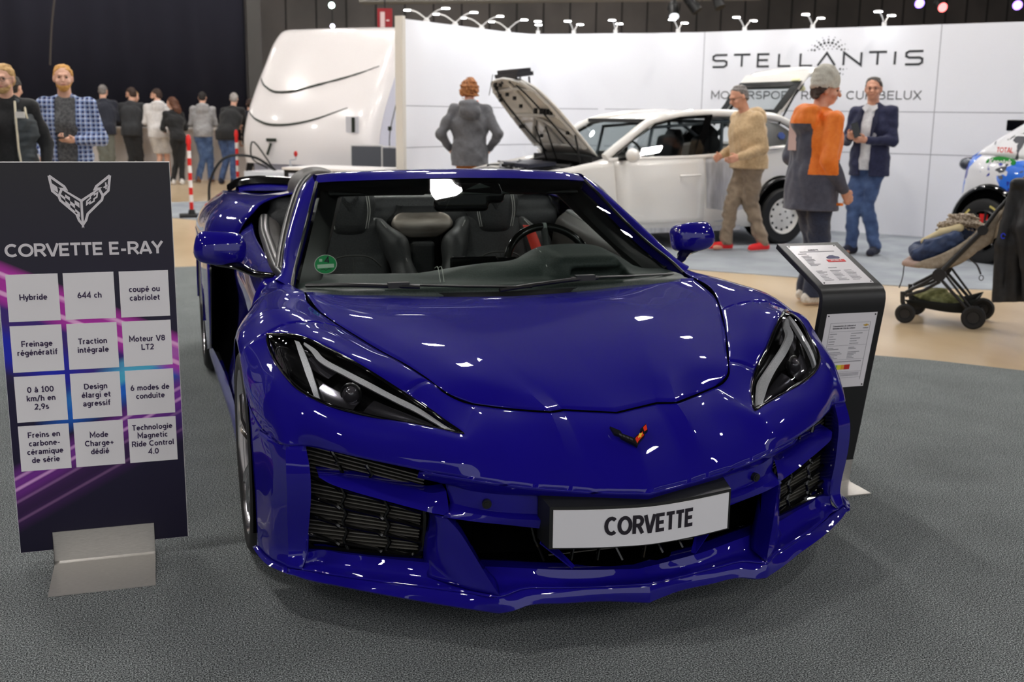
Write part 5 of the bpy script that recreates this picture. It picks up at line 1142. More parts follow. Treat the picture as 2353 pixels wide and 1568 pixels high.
# ================================================================== white car with open bonnet and tailgate
M_wpaint = mat('white_paint', srgb(236, 233, 228), .35, 0, 1.0, spec=.5, coat_r=.02)
M_primer = noise_mat('bare_primer', srgb(176, 176, 180), srgb(206, 206, 210), 4, .3, 3, stretch=(6, 1, 1), coat=.5)
M_tyre = mat('rubber')
wcar = thing('white_car', 'white hatchback with its bonnet and tailgate standing open in front of the white wall', 'car', (5.396, 9.244, 0), math.atan2(-.122, -.9925))
WXS = 1.066      # wheelbase factor
def wobj(name, mb, mats, smooth=35, parent=None, thick=0, label=None, xs_=True):
    if xs_: mb.v = [(v[0] * WXS, v[1], v[2]) for v in mb.v]
    o = mb.obj(name, mats, wcar if parent is None else parent, smooth, label=label)
    if thick: solid(o, thick)
    return o
def wside(fn, name, mats, smooth=35, parent=None, thick=0, label=None, sides=(1, -1)):
    out = []
    for s in sides:
        m = MB(); fn(m); m.v = [(v[0], v[1] * s, v[2]) for v in m.v]; out.append(wobj(name, m, mats, smooth, parent, thick, label))
    return out
# body side: rows bottom to belt, stations along x (rear negative)
xs = [-.66, -.50, -.30, .0, .35, .70, 1.0, 1.5, 2.0, 2.25, 2.55, 2.85, 3.05, 3.14]
yo = [.55, .72, .80, .83, .84, .845, .845, .845, .84, .835, .82, .76, .62, .40]
bz = [1.04, 1.06, 1.09, 1.10, 1.06, 1.01, .985, .965, .955, .93, .87, .82, .77, .72]
def side_fn(m):
    rows = []
    for t, dy, z in ((0, -.03, .20), (.15, .01, .27), (.45, .015, .48), (.75, .0, .68), (1, -.02, None)):
        rows.append([(x, y + dy, (z if z is not None else b) if z is None or t < .7 else .7 * b) for x, y, b in zip(xs, yo, bz)])
    add_grid(m, grid(rows, 3, 4))
wside(side_fn, 'body_side', M_wpaint, 40, thick=.004)
# greenhouse: side frame, roof, rear
ro = [(1.95, .70, .985), (1.55, .60, 1.34), (1.15, .57, 1.425), (.7, .56, 1.45), (.25, .56, 1.43), (-.1, .57, 1.40), (-.30, .58, 1.32)]
m = MB(); add_grid(m, grid([[(x, -y, z) for x, y, z in ro[1:]], [(x, -.3, z + .022) for x, y, z in ro[1:]], [(x, .3, z + .022) for x, y, z in ro[1:]], [(x, y, z) for x, y, z in ro[1:]]], 5, 4)); wobj('roof', m, M_wpaint, 40, thick=.01)
def rail(m):
    m.tube(cr(np.array([(2.12, .775, .975), (1.9, .74, 1.13), (1.55, .645, 1.335), (1.15, .60, 1.415), (.7, .59, 1.44), (.25, .59, 1.425), (-.08, .60, 1.395), (-.32, .60, 1.28), (-.52, .66, 1.09)]), 6), .045, 8)
wside(rail, 'roof_rail', M_wpaint, 60)
def belt(m): m.tube(cr(np.array([(2.1, .80, .945), (1.7, .80, .955), (1.0, .81, .975), (.4, .81, 1.03), (-.1, .80, 1.08), (-.4, .76, 1.07)]), 5), .03, 6)
wside(belt, 'belt_line', M_wpaint, 60)
def win(pts): 
    def f(m): m.add(pts, [tuple(range(len(pts)))])
    return f
M_wglass = M_clear
wside(win([(2.04, .78, .96), (1.72, .71, 1.20), (1.45, .66, 1.33), (1.17, .635, 1.385), (.84, .63, 1.41), (.98, .80, .985)]), 'front_window', M_wglass, None)
wside(win([(.93, .80, .985), (.80, .63, 1.405), (.45, .625, 1.41), (.20, .63, 1.38), (.28, .80, 1.05)]), 'rear_window', M_wglass, None)
wside(win([(.27, .845, 1.05), (.16, .665, 1.37), (-.02, .675, 1.34), (-.25, .745, 1.19), (-.12, .825, 1.09), (.1, .84, 1.05)]), 'quarter_panel', mat('flare_black', srgb(14, 14, 15), .25), None)
wside(win([(1.02, .815, .985), (.79, .645, 1.42), (.88, .645, 1.42), (1.10, .815, .985)]), 'door_post', M_gloss, None)
def frame_fn(m): m.tube([(2.06, .80, .945), (1.78, .725, 1.16), (1.50, .672, 1.315), (1.19, .645, 1.385), (.8, .64, 1.415)], .016, 6)
wside(frame_fn, 'window_frame', M_gloss, 60)
m = MB(); m.add([(-.04, .80, 0)] * 0 + [(2.15, -.68, .985), (2.15, .68, .985), (1.58, .57, 1.345), (1.58, -.57, 1.345)], [(0, 1, 2, 3)]); wobj('windscreen', m, M_wglass, None)
m = MB(); m.box((1.95, -.70, .90), (2.22, .70, .97)); m.box((1.55, -.58, 1.33), (1.62, .58, 1.37)); wobj('windscreen_surround', m, M_black, None)
c_ = (-.112, -.95)
# quarter badge
m = MB(); m.cyl((-.02, .752, 1.20), (-.02, .764, 1.205), .045, 6); wobj('shield_badge', m, mat('badge_blue', srgb(60, 80, 140), .3), None)
# doors
def fdoor(m):
    rows = [[(2.0, .852, .27), (1.5, .868, .27), (.985, .866, .28)], [(2.01, .862, .50), (1.5, .873, .50), (.985, .870, .50)], [(2.02, .855, .72), (1.5, .865, .72), (.99, .862, .73)], [(2.04, .825, .935), (1.5, .83, .95), (1.0, .832, .97)]]
    add_grid(m, grid(rows, 4, 4))
fd = wside(fdoor, 'front_door', M_wpaint, 40, thick=.02)
def rdoor(m):
    rows = [[(.955, .855, .28), (.6, .86, .28), (.42, .855, .34)], [(.955, .866, .50), (.6, .87, .50), (.38, .862, .52)], [(.96, .858, .72), (.6, .862, .73), (.33, .85, .76)], [(.97, .83, .965), (.6, .83, .99), (.26, .825, 1.04)]]
    add_grid(m, grid(rows, 4, 4))
wside(rdoor, 'rear_door', M_primer, 40, thick=.015, sides=(1,)); wside(rdoor, 'rear_door', M_wpaint, 40, thick=.015, sides=(-1,))
for s, d in zip((1, -1), fd):
    m = MB(); m.tube(cr(np.array([(1.29, s * .866, .775), (1.25, s * .893, .78), (1.1, s * .893, .785), (1.05, s * .866, .785)]), 4), .014, 8, flat=.8); wobj('door_handle', m, M_wpaint, 60, d)
def wmirror(m): m.sphere((1.90, .95, 1.00), (.06, .10, .075), 16, 10); m.tube([(1.98, .82, .955), (1.93, .90, .965)], .022, 6, 1)
wside(wmirror, 'door_mirror', [M_wpaint, M_gloss], 60)
def sill(m): m.box((.5, .72, .17), (2.0, .83, .24))
wside(sill, 'sill', M_primer, 30)
# wheels with white steel rims
def steel_wheel(x, s):
    t = bpy.data.objects.new('wheel', None); COL.objects.link(t); t.parent = wcar; t.location = (x, s * .826, .315)
    m = MB(); m.lathe([(.20, -.09), (.29, -.10), (.312, -.08), (.315, 0), (.312, .08), (.29, .10), (.205, .095), (.20, .06)], axis='y', n=40); m.obj('tyre', M_tyre, t, 40)
    m = MB(); o = s * .0; d = s
    m.lathe([(.205, d * .085), (.195, d * .098), (.185, d * .07), (.165, d * .055), (.11, d * .065), (.085, d * .08), (.035, d * .085), (.0, d * .085)], axis='y', n=40); r = m.obj('rim', mat('white_rim', srgb(232, 230, 226), .35), t, 40)
    m = MB()
    for k in range(12):
        a = 2 * math.pi * k / 12; c = Vector((.152 * math.cos(a), d * .0595, .152 * math.sin(a))); m.cyl(c, c + Vector((0, d * .003, 0)), .015, 10)
    for k in range(4):
        a = 2 * math.pi * k / 4 + .4; c = Vector((.055 * math.cos(a), d * .083, .055 * math.sin(a))); m.cyl(c, c + Vector((0, d * .006, 0)), .009, 8)
    m.obj('vent_holes', M_void, r, None); return t
for x in (0, 2.44 * WXS):
    for s in (1, -1): steel_wheel(x, s)
for x in (0, 2.44 * WXS):
    for s in (1, -1):
        m = MB(); m.cyl((x, s * .60, .39), (x, s * .874, .39), .375, 40); wobj('wheel_arch_liner', m, M_void, 50, xs_=False)
        m = MB(); m.tube([(x + .40 * math.cos(a), s * .872, .33 + .40 * math.sin(a)) for a in np.linspace(-.25, math.pi + .25, 24)], .036, 8, flat=.7); wobj('wheel_arch', m, mat('flare_black', srgb(14, 14, 15), .25), 50, xs_=False)
# cabin
m = MB(); m.box((.0, -.70, .30), (2.0, .70, .40)); m.box((-.35, -.68, .35), (.0, .68, 1.0)); m.box((1.75, -.70, .4), (2.12, .70, .93)); wobj('cabin_floor', m, M_black, None)
for y in (-.36, .36):
    s = SDF((.5, -.3, .35), (1.35, .3, 1.3), .02); s.box((1.05, 0, .52), (.25, .23, .08), .06, .02); s.box((.78, 0, .86), (.07, .23, .33), .06, .04, rot=(0, -.2, 0)); s.box((.68, 0, 1.16), (.05, .14, .10), .05, .04)
    s.obj('seat', mat('seat_dark', srgb(34, 36, 40), .7), wcar, 2, loc=(0, y, 0))
m = MB()
for y in (-.58, .58): m.tube([(1.6, y, .5), (1.45, y * .93, 1.28), (.5, y * .93, 1.36), (-.2, y, .9)], .02, 8); m.tube([(.62, y, .4), (.6, y * .93, 1.36)], .02, 8)
m.tube([(.55, -.54, 1.35), (.55, .54, 1.35)], .02, 8); m.tube([(.62, -.58, .45), (.55, .54, 1.33)], .02, 8); wobj('roll_cage', m, mat('cage_grey', srgb(120, 128, 136), .4), 60)
m = MB(); m.tube([Vector((1.52, .33, .97)) + Vector((.06 * math.sin(a), .17 * math.cos(a), .16 * math.sin(a))) for a in np.linspace(0, 2 * math.pi, 28)[:-1]], .014, 6, closed=True); wobj('steering_wheel', m, M_black, 60)
# engine bay
m = MB(); m.box((2.15, -.66, .45), (3.0, .66, .70)); wobj('engine_bay', m, M_void, None)
rng = random.Random(5); m = MB()
for k in range(46):
    x, y = rng.uniform(2.2, 2.95), rng.uniform(-.6, .6); a, b, h = rng.uniform(.03, .12), rng.uniform(.03, .12), rng.uniform(.03, .16); m.box((x - a, y - b, .66), (x + a, y + b, .70 + h), rng.choice((0, 0, 1, 2)), rot=(0, 0, rng.uniform(-.6, .6)))
for k in range(14):
    p = np.array([(rng.uniform(2.2, 2.95), rng.uniform(-.6, .6), rng.uniform(.74, .9)) for _ in range(4)]); m.tube(cr(p, 5), rng.uniform(.008, .018), 6, rng.choice((0, 1)))
wobj('engine', m, [M_black, mat('engine_alu', srgb(150, 150, 152), .35, .7), mat('engine_grey', srgb(78, 80, 88), .5)], 40)
m = MB(); add_grid(m, grid([[(2.12, -.70, .96), (2.20, -.3, .985), (2.20, .3, .985), (2.12, .70, .96)], [(2.24, -.70, .90), (2.30, -.3, .93), (2.30, .3, .93), (2.24, .70, .90)]], 4, 3)); wobj('scuttle', m, M_black, 40)
m = MB(); m.box((2.45, -.30, .86), (2.75, .35, .90), rot=(0, .08, 0)); wobj('air_box', m, mat('airbox_blue', srgb(48, 50, 66), .4), None)
def wing_fn(m): add_grid(m, grid([[(2.05, .80, .95), (2.3, .80, .89), (2.6, .78, .845), (2.9, .68, .80)], [(2.08, .72, .97), (2.3, .70, .90), (2.6, .68, .85), (2.9, .60, .80)], [(2.1, .68, .90), (2.3, .66, .82), (2.6, .64, .78), (2.9, .55, .74)]], 4, 3))
wside(wing_fn, 'front_wing', M_wpaint, 40)
m = MB(); m.box((2.9, -.60, .45), (3.10, .60, .74)); o = wobj('front_panel', m, M_wpaint, None); bevel(o, .04, 3)
# open bonnet: outer skin, inner frame seen from below
bn = [[(2.14, -.66, .97), (2.38, -.66, 1.24), (2.60, -.62, 1.49), (2.78, -.52, 1.68), (2.84, -.36, 1.745)], [(2.13, -.3, .985), (2.39, -.32, 1.25), (2.63, -.30, 1.51), (2.81, -.26, 1.71), (2.88, -.2, 1.785)],
      [(2.13, .3, .985), (2.39, .32, 1.25), (2.63, .30, 1.51), (2.81, .26, 1.71), (2.88, .2, 1.785)], [(2.14, .66, .97), (2.38, .66, 1.24), (2.60, .62, 1.49), (2.78, .52, 1.68), (2.84, .36, 1.745)]]
G = grid(bn, 5, 5); m = MB(); add_grid(m, G); bo = wobj('bonnet', m, M_wpaint, 40, thick=.014)
def bpt(u, v, d):
    a = G[int(round(u * (G.shape[0] - 1))), int(round(v * (G.shape[1] - 1)))]; return Vector(a) + Vector((.74, 0, -.67)) * d
m = MB()
for u in (.06, .5, .94): m.tube([bpt(u, v, .022) for v in (.08, .3, .5, .7, .93)], .03, 6, 0, flat=.6)
for v in (.12, .42, .68, .93): m.tube([bpt(u, v, .022) for u in (.06, .3, .5, .7, .94)], .03, 6, 0, flat=.6)
m.tube([bpt(.1, .15, .022), bpt(.5, .4, .022), bpt(.9, .15, .022)], .025, 6, 0, flat=.6)
rng = random.Random(8)
for k in range(16):
    p = bpt(rng.uniform(.1, .9), rng.uniform(.1, .9), .036); m.box(p - Vector((.012, .02, .02)), p + Vector((.012, .02, .02)), 1)
for k in range(7): p = bpt(.62 + k * .045, .44, .03); m.box(p - Vector((.015, .012, .03)), p + Vector((.015, .012, .03)), 1)
for s_ in (.75, .3): m.tube(cr(np.array([bpt(s_, v, .05) for v in (.05, .25, .42, .6, .85)]), 4), .009, 6, 1)
wobj('bonnet_frame', m, [mat('bonnet_inner', srgb(196, 194, 190), .5), M_black], 40, bo)
m = MB(); 
for y in (.05, -.2): m.tube([(2.25, y, .80), (2.48, y + .1, 1.28)], .009, 6)
m.tube([(2.28, .58, .86), (2.38, .63, 1.2)], .01, 6); wobj('bonnet_stay', m, M_black, 60)
# lamp pod bolted to the bonnet tip
m = MB(); m.box((2.72, -.20, 1.79), (2.90, .36, 1.83), rot=(0, .15, 0)); m.box((2.74, -.18, 1.83), (2.88, .34, 1.87), rot=(0, .15, 0))
for y in (-.15, .08, .30): m.tube([(2.74, y, 1.79), (2.70, y * .8, 1.66), (2.56, y * .9, 1.45)], .009, 6); m.tube([(2.88, y, 1.80), (2.84, y * .8, 1.72)], .009, 6)
m.tube([(2.92, -.2, 1.82), (2.95, -.22, 1.60)], .004, 5); wobj('lamp_pod', m, mat('pod_black', srgb(38, 38, 46), .45), None)
# open tailgate
tg = [[(-.12, -.56, 1.42), (-.36, -.58, 1.60), (-.53, -.58, 1.80), (-.56, -.56, 1.93)], [(-.12, .56, 1.42), (-.36, .58, 1.60), (-.53, .58, 1.80), (-.56, .56, 1.93)]]
gg = [[(-.02, -.50, 1.47), (.12, -.50, 1.62), (.18, -.50, 1.78), (.14, -.50, 1.88)], [(-.02, .50, 1.47), (.12, .50, 1.62), (.18, .50, 1.78), (.14, .50, 1.88)]]
tgl = bpy.data.objects.new('tailgate', None); COL.objects.link(tgl); tgl.parent = wcar
def TP(x, y, z): return (x, y, z)
# panel plane: from the hinge (-.05,1.42) rising backwards to (-.45,1.95); depth across y
hx, hz, ex, ez = -.10, 1.425, -.50, 1.90
def tp(t, y, d=0.): return (hx + (ex - hx) * t + .8 * d, y, hz + (ez - hz) * t + .64 * d)
m = MB()
for (a, b, y0, y1) in ((0, .10, -.58, .58), (.70, 1.0, -.60, .60), (.10, .70, -.60, -.47), (.10, .70, .47, .60)): m.add([tp(a, y0), tp(a, y1), tp(b, y1), tp(b, y0)], [(0, 1, 2, 3)])
o = m.obj('panel', M_wpaint, tgl, None); solid(o, .03, 0)
m = MB(); m.add([tp(.10, -.47), tp(.10, .47), tp(.70, .47), tp(.70, -.47)], [(0, 1, 2, 3)]); m.obj('glass', M_wglass, tgl, None)
m = MB()
for dd in (.022, -.022):
    for (a, b, y0, y1) in ((.02, .12, -.57, .57), (.68, .80, -.59, .59), (.12, .70, -.59, -.45), (.12, .70, .45, .59)): m.add([tp(a, y0, dd), tp(a, y1, dd), tp(b, y1, dd), tp(b, y0, dd)], [(0, 1, 2, 3)])
m.obj('glass_surround', mat('flare_black'), tgl, None)
m = MB()
for y in (-.48, .48): m.tube([tp(.08, y, -.02), tp(.72, y, -.02)], .035, 6, flat=.5)
for t in (.09, .71): m.tube([tp(t, -.48, -.02), tp(t, .48, -.02)], .03, 6, flat=.5)
m.obj('inner_trim', M_black, tgl, 50)
m = MB(); add_grid(m, grid([[tp(1.0, -.60), tp(1.03, -.2), tp(1.03, .2), tp(1.0, .60)], [(-.70, -.58, 1.97), (-.78, -.2, 2.0), (-.78, .2, 2.0), (-.70, .58, 1.97)], [(-.80, -.5, 1.93), (-.88, -.2, 1.95), (-.88, .2, 1.95), (-.80, .5, 1.93)]], 4, 3)); o = m.obj('lower_panel', M_wpaint, tgl, 40); solid(o, .04)
m = MB(); add_grid(m, grid([[tp(.0, -.56), tp(0, .56)], [(.10, -.56, 1.72), (.10, .56, 1.72)], [(.06, -.54, 1.90), (.06, .54, 1.90)]], 3, 4)); 
m = MB(); m.box((-.47, .40, 1.70), (-.44, .52, 1.86), rot=(0, .7, 0)); m.obj('tail_lamp', mat('lamp_yellow', srgb(240, 236, 190), .3), tgl, None)
m = MB()
for y in (-.62, .62): m.tube([(-.06, y, 1.30), (-.30, y, 1.72)], .011, 6)
wobj('gas_strut', m, M_black, 60)
m = MB(); m.box((-.60, -.60, .35), (-.42, .60, 1.05)); wobj('rear_panel', m, M_wpaint, None)
# ================================================================== rally car at the right edge
rc_F = (.151, -.988)
rcar = thing('rally_car', 'blue and white rally car with sponsor stickers at the right edge behind the pushchair', 'car', (7.54, 6.58, 0), math.atan2(rc_F[1], rc_F[0]))
def livery():
    m = mat('livery', srgb(230, 230, 232), .3, 0, 1., coat_r=.02); N, L, b = nodes(m); tc = N.new('ShaderNodeTexCoord')
    prev = None
    for sc_, pos, col, off in ((2.6, .50, srgb(36, 110, 222), 0), (3.4, .60, srgb(30, 40, 150), 5.3), (4.5, .60, srgb(58, 60, 70), 9.1)):
        mp = N.new('ShaderNodeMapping'); mp.inputs['Location'].default_value = (off, off, 0); nz = N.new('ShaderNodeTexNoise'); nz.inputs['Scale'].default_value = sc_; nz.inputs['Detail'].default_value = 2.5; nz.inputs['Distortion'].default_value = .6
        L.new(tc.outputs['Object'], mp.inputs[0]); L.new(mp.outputs[0], nz.inputs['Vector']); r = N.new('ShaderNodeMapRange'); r.inputs[1].default_value = pos; r.inputs[2].default_value = pos + .012; L.new(nz.outputs[0], r.inputs[0])
        mx = N.new('ShaderNodeMix'); mx.data_type = 'RGBA'; L.new(r.outputs[0], mx.inputs[0]); mx.inputs[7].default_value = (*col, 1)
        if prev is None: mx.inputs[6].default_value = (*srgb(228, 228, 232), 1)
        else: L.new(prev, mx.inputs[6])
        prev = mx.outputs[2]
    L.new(prev, b.inputs['Base Color']); return m
M_liv = livery()
def rside(fn, name, mats, smooth=40, thick=0, sides=(1, -1), parent=None):
    out = []
    for s in sides:
        m = MB(); fn(m); m.v = [(v[0], v[1] * s, v[2]) for v in m.v]; o = m.obj(name, mats, rcar if parent is None else parent, smooth)
        if thick: solid(o, thick)
        out.append(o)
    return out
# local x forward with the rear wheel at x = 0; the near side is y < 0
def r_side(m):
    X = [-.60, -.52, -.40, -.2, .0, .2, .5, 1., 2., 2.9, 3.2]; Y = [.42, .66, .80, .86, .885, .88, .86, .86, .86, .85, .6]; B = [.97, 1.01, 1.05, 1.06, 1.05, 1.04, 1.01, .99, .97, .95, .75]
    rows = [[(x, y + dy, z if z < .6 else f * b) for x, y, b in zip(X, Y, B)] for z, dy, f in ((.18, -.02, 0), (.30, .01, 0), (.50, .02, 0), (.7, .01, .78), (.9, -.02, .92), (1, -.09, 1.))]; add_grid(m, grid(rows, 4, 4))
rside(r_side, 'body_side', M_liv, 40, .004)
m = MB(); rows = []
for z, dy in ((.18, -.02), (.30, .01), (.50, .02), (.757, .01), (.89, -.02), (.97, -.09)): rows.append([(-.60, -.42 - dy, z), (-.65, -.2, z), (-.65, .2, z), (-.60, .42 + dy, z)])
add_grid(m, grid(rows, 4, 3)); m.obj('rear_bumper', M_liv, rcar, 40)
m = MB(); m.add([(-.60, -.58, .98), (-.60, .58, .98), (.04, .52, 1.37), (.04, -.52, 1.37)], [(0, 1, 2, 3)]); m.obj('rear_window', mat('dark_glass', srgb(20, 22, 26), .08, spec=.6), rcar, None)
def cpil(m): add_grid(m, grid([[(-.58, .60, .97), (-.38, .73, 1.05), (-.1, .78, 1.06), (.30, .79, 1.03)], [(-.30, .57, 1.17), (-.14, .68, 1.22), (.10, .70, 1.23), (.42, .71, 1.22)], [(.02, .53, 1.36), (.12, .60, 1.40), (.32, .61, 1.42), (.6, .61, 1.42)]], 4, 4))
rside(cpil, 'rear_pillar', M_liv, 40, .01)
m = MB(); add_grid(m, grid([[(.02, -.58, 1.385), (.02, 0, 1.41), (.02, .58, 1.385)], [(.5, -.61, 1.42), (.5, 0, 1.45), (.5, .61, 1.42)], [(1.2, -.60, 1.40), (1.2, 0, 1.43), (1.2, .60, 1.40)], [(1.75, -.62, 1.3), (1.75, 0, 1.33), (1.75, .62, 1.3)]], 4, 4)); m.obj('roof', M_liv, rcar, 40)
m = MB(); m.box((-.14, -.58, 1.36), (.16, .58, 1.41)); m.box((-.14, -.60, 1.30), (.06, -.56, 1.41)); m.box((-.14, .56, 1.30), (.06, .60, 1.41)); o = m.obj('roof_spoiler', M_gloss, rcar, None); bevel(o, .012, 2)
rside(lambda m: m.add([(.36, .80, 1.04), (.60, .625, 1.40), (1.7, .63, 1.30), (2.3, .80, .99)], [(0, 1, 2, 3)]), 'side_window', mat('dark_glass'), None)
rside(lambda m: m.tube([(.33, .805, 1.03), (.57, .63, 1.41), (1.7, .635, 1.32), (2.35, .80, .98)], .03, 8), 'window_frame', M_gloss, 60)
m = MB(); m.add([(1.75, -.62, 1.3), (1.75, .62, 1.3), (2.4, .72, .97), (2.4, -.72, .97)], [(0, 1, 2, 3)]); m.obj('windscreen', M_clear, rcar, None)
m = MB(); add_grid(m, grid([[(2.35, -.74, .98), (2.35, 0, 1.02), (2.35, .74, .98)], [(3.0, -.7, .85), (3.0, 0, .9), (3.0, .7, .85)], [(3.2, -.5, .7), (3.22, 0, .72), (3.2, .5, .7)]], 4, 4)); m.obj('bonnet', M_liv, rcar, 40)
rside(lambda m: m.sphere((2.1, .95, 1.02), (.07, .11, .085), 16, 10), 'door_mirror', M_gloss, 60)
rside(lambda m: m.sphere((-.47, .69, .96), (.10, .09, .07), 16, 10), 'tail_lamp', mat('headlight_grey', srgb(90, 94, 104), .08, .6), 60)
for x in (0, 2.55):
    for s in (1, -1):
        m = MB(); m.cyl((x, s * .60, .40), (x, s * .908, .40), .385, 40); m.obj('wheel_arch_liner', M_void, rcar, 50)
        m = MB(); m.tube([(x + .41 * math.cos(a), s * .905, .34 + .41 * math.sin(a)) for a in np.linspace(-.2, math.pi + .2, 24)], .05, 8, flat=.6); m.obj('wheel_arch', M_gloss, rcar, 50)
        t = bpy.data.objects.new('wheel', None); COL.objects.link(t); t.parent = rcar; t.location = (x, s * .87, .32)
        m = MB(); m.lathe([(.215, -.09), (.29, -.10), (.318, -.085), (.32, 0), (.318, .085), (.29, .10), (.215, .095)], axis='y', n=40); m.obj('tyre', M_tyre, t, 40)
        m = MB(); m.lathe([(.218, s * .085), (.20, s * .098), (.195, s * .03), (.18, -.02 * s)], axis='y', n=40)
        for k in range(9): a = 2 * math.pi * k / 9; m.tube([(.03 * math.cos(a), s * .075, .03 * math.sin(a)), (.2 * math.cos(a), s * .098, .2 * math.sin(a))], .013, 6)
        m.cyl((0, s * .0, 0), (0, s * .085, 0), .05, 16); m.obj('rim', mat('black_rim', srgb(24, 24, 26), .3), t, 40)
        m = MB(); m.box((-.05, s * .075 - .01, .07), (.05, s * .085, .17)); m.obj('brake_caliper', mat('caliper_red', srgb(220, 36, 34), .4), t, None)
        m = MB()
        for a0 in (.9, 2.3):
            for k in range(6): a = a0 + k * .07; c = Vector((.262 * math.cos(a), s * .1, .262 * math.sin(a))); m.box(c - Vector((.008, .003, .010)), c + Vector((.008, .003, .010)))
        m.obj('tyre_lettering', mat('tyre_yellow', srgb(222, 206, 120), .6), t, None)
RF = frame((.02, -.80, .99), (.98, .0, -.0), (0, .10, 1)); RF.translation += RF.col[2].xyz * .045
lettering('TOTAL', .05, mat('sticker_red', srgb(216, 60, 50), .4), RF @ Matrix.Translation((.03, .12, -.025)), rcar, 'sticker_lettering', w=.2)
m = MB(); flat_poly(m, RF, [(.02 + .17 * math.cos(a), -.0 + .06 * math.sin(a)) for a in np.linspace(0, 2 * math.pi, 30)[:-1]], -.03, .001); st = m.obj('oval_sticker', mat('sticker_green2', srgb(40, 150, 60), .4), rcar, None)
lettering('Kenotek', .06, M_tile, RF @ Matrix.Translation((.02, 0, .002)), st, w=.2)
m = MB(); m.box((-.4, -.7, .2), (3.0, .7, .5)); m.obj('underbody', M_void, rcar, None)
# ================================================================== caravan
cfw = Vector((-.671, -.739, 0)); cwd = Vector((.739, -.671, 0))
cv_ = thing('caravan', 'large white caravan with dark accent lines on its front behind the table', 'caravan', (-.02, 15.55, 0), math.atan2(cwd.y, cwd.x))
# local x along the front (0..2.5), local y backwards
M_cvn = mat('caravan_white', srgb(236, 230, 228), .22, 0, .6, coat_r=.05); M_cvs = mat('caravan_side', srgb(222, 220, 232), .35)
prof = [(.05, .60), (.0, .9), (.09, 1.27), (.32, 1.70), (.62, 2.14), (.88, 2.50), (1.10, 2.68), (1.45, 2.74)]
rows = []
for d, z in prof:
    k = (z - .60) / 2.14
    rows.append([(0.02 + .10 * max(0, k - .85) / .15, d + .55, z - .10 * max(0, k - .9)), (.02, d + .30, z - .02 * k), (.10, d + .10, z), (.45, d + .01, z), (1.25, d - .05, z), (2.05, d + .01, z), (2.42, d + .09, z), (2.5, d + .26, z - .01 * k)])
m = MB(); add_grid(m, grid(rows, 5, 5)); fr_ = m.obj('front_panel', M_cvn, cv_, 60)
GC = grid(rows, 5, 5)
def cpt(w, z, off=.006):
    g = GC.reshape(-1, 3); g = g[g[:, 1] < 2.4]; i = np.argsort((g[:, 0] - w) ** 2 + (g[:, 2] - z) ** 2)[:6]; q = g[i]; wt = 1 / (((q[:, 0] - w) ** 2 + (q[:, 2] - z) ** 2) + 1e-4); d = (q[:, 1] * wt).sum() / wt.sum(); return Vector((w, d - off, z))
M_acc = mat('accent_dark', srgb(40, 46, 38), .4)
m = MB()
for pts in ([(.12, 1.96), (.28, 1.82), (.55, 1.71), (.80, 1.70), (1.4, 1.82), (1.95, 1.97), (2.3, 2.1)], [(.08, 1.44), (.3, 1.30), (.6, 1.21), (.9, 1.20), (1.4, 1.27), (2.0, 1.47)]):
    c = cr(np.array(pts), 10); n = len(c); m.tube([cpt(a, b) for a, b in c], [.004 + .016 * math.sin(math.pi * min(1, (i + 2) / (n + 3))) for i in range(n)], 6)
m.obj('accent_line', M_acc, fr_, 60)
TF = frame(cpt(.72, .87, .035), (1, 0, 0), (0, .0, 1)); m = MB(); stroke(m, TF, [(-.06, .10), (.13, .10)], .05, .004); stroke(m, TF, [(.03, .05), (-.05, -.13)], .045, .004); m.obj('letter_emblem', M_acc, fr_, None)
m = MB(); p = cpt(2.16, 1.22, .03); m.box(p - Vector((.11, .012, .12)), p + Vector((.11, .004, .12))); h = m.obj('hatch', mat('hatch_grey', srgb(206, 204, 208), .4), fr_, None)
m = MB(); m.box(p + Vector((-.0, -.03, -.11)), p + Vector((.05, -.012, .11))); m.obj('hatch_handle', M_acc, h, None)
m = MB(); sd = [(2.5, .31, .60), (2.5, .26, .9), (2.5, .35, 1.27), (2.5, .58, 1.70), (2.5, .88, 2.14), (2.5, 1.14, 2.50), (2.5, 1.36, 2.67), (2.5, 1.7, 2.73)]
m.add(sd + [(2.5, 5.6, 2.73), (2.5, 5.6, .60)], [tuple(range(10))]); m.obj('side_wall', M_cvs, cv_, None)
m = MB(); m.add([(.06, .9, .60)] + [(0.02 + .1 * (i > 5), y + .28, z - .06 * (i > 5)) for i, (x, y, z) in enumerate(sd)] + [(.1, 5.6, 2.64), (.06, 5.6, .60)], [tuple(range(11))]); m.obj('side_wall', M_cvs, cv_, None)
m = MB(); m.add([(.12, 1.7, 2.66), (2.5, 1.7, 2.73), (2.5, 5.6, 2.73), (.12, 5.6, 2.66)], [(0, 1, 2, 3)]); m.obj('roof', M_cvn, cv_, None)
m = MB(); m.tube(cr(np.array([(2.503, .62, .62), (2.503, .55, .98), (2.503, .72, 1.45), (2.503, 1.0, 1.9), (2.503, 1.5, 2.35)]), 6), .008, 6); m.box((2.5, .52, 1.14), (2.52, .60, 1.20)); m.obj('side_seam', M_acc, cv_, 60)
m = MB(); m.box((.3, 2.6, 0), (.5, 3.3, .68)); m.box((2.1, 2.6, 0), (2.4, 3.3, .68)); m.box((.3, .6, .40), (2.3, 5.4, .60)); m.obj('chassis', M_black, cv_, None)
m = MB(); m.box((.15, .28, .30), (2.35, .36, .62)); m.obj('front_skirt', M_cvs, cv_, None)
M_galv = mat('galvanised', srgb(206, 208, 212), .35, .5)
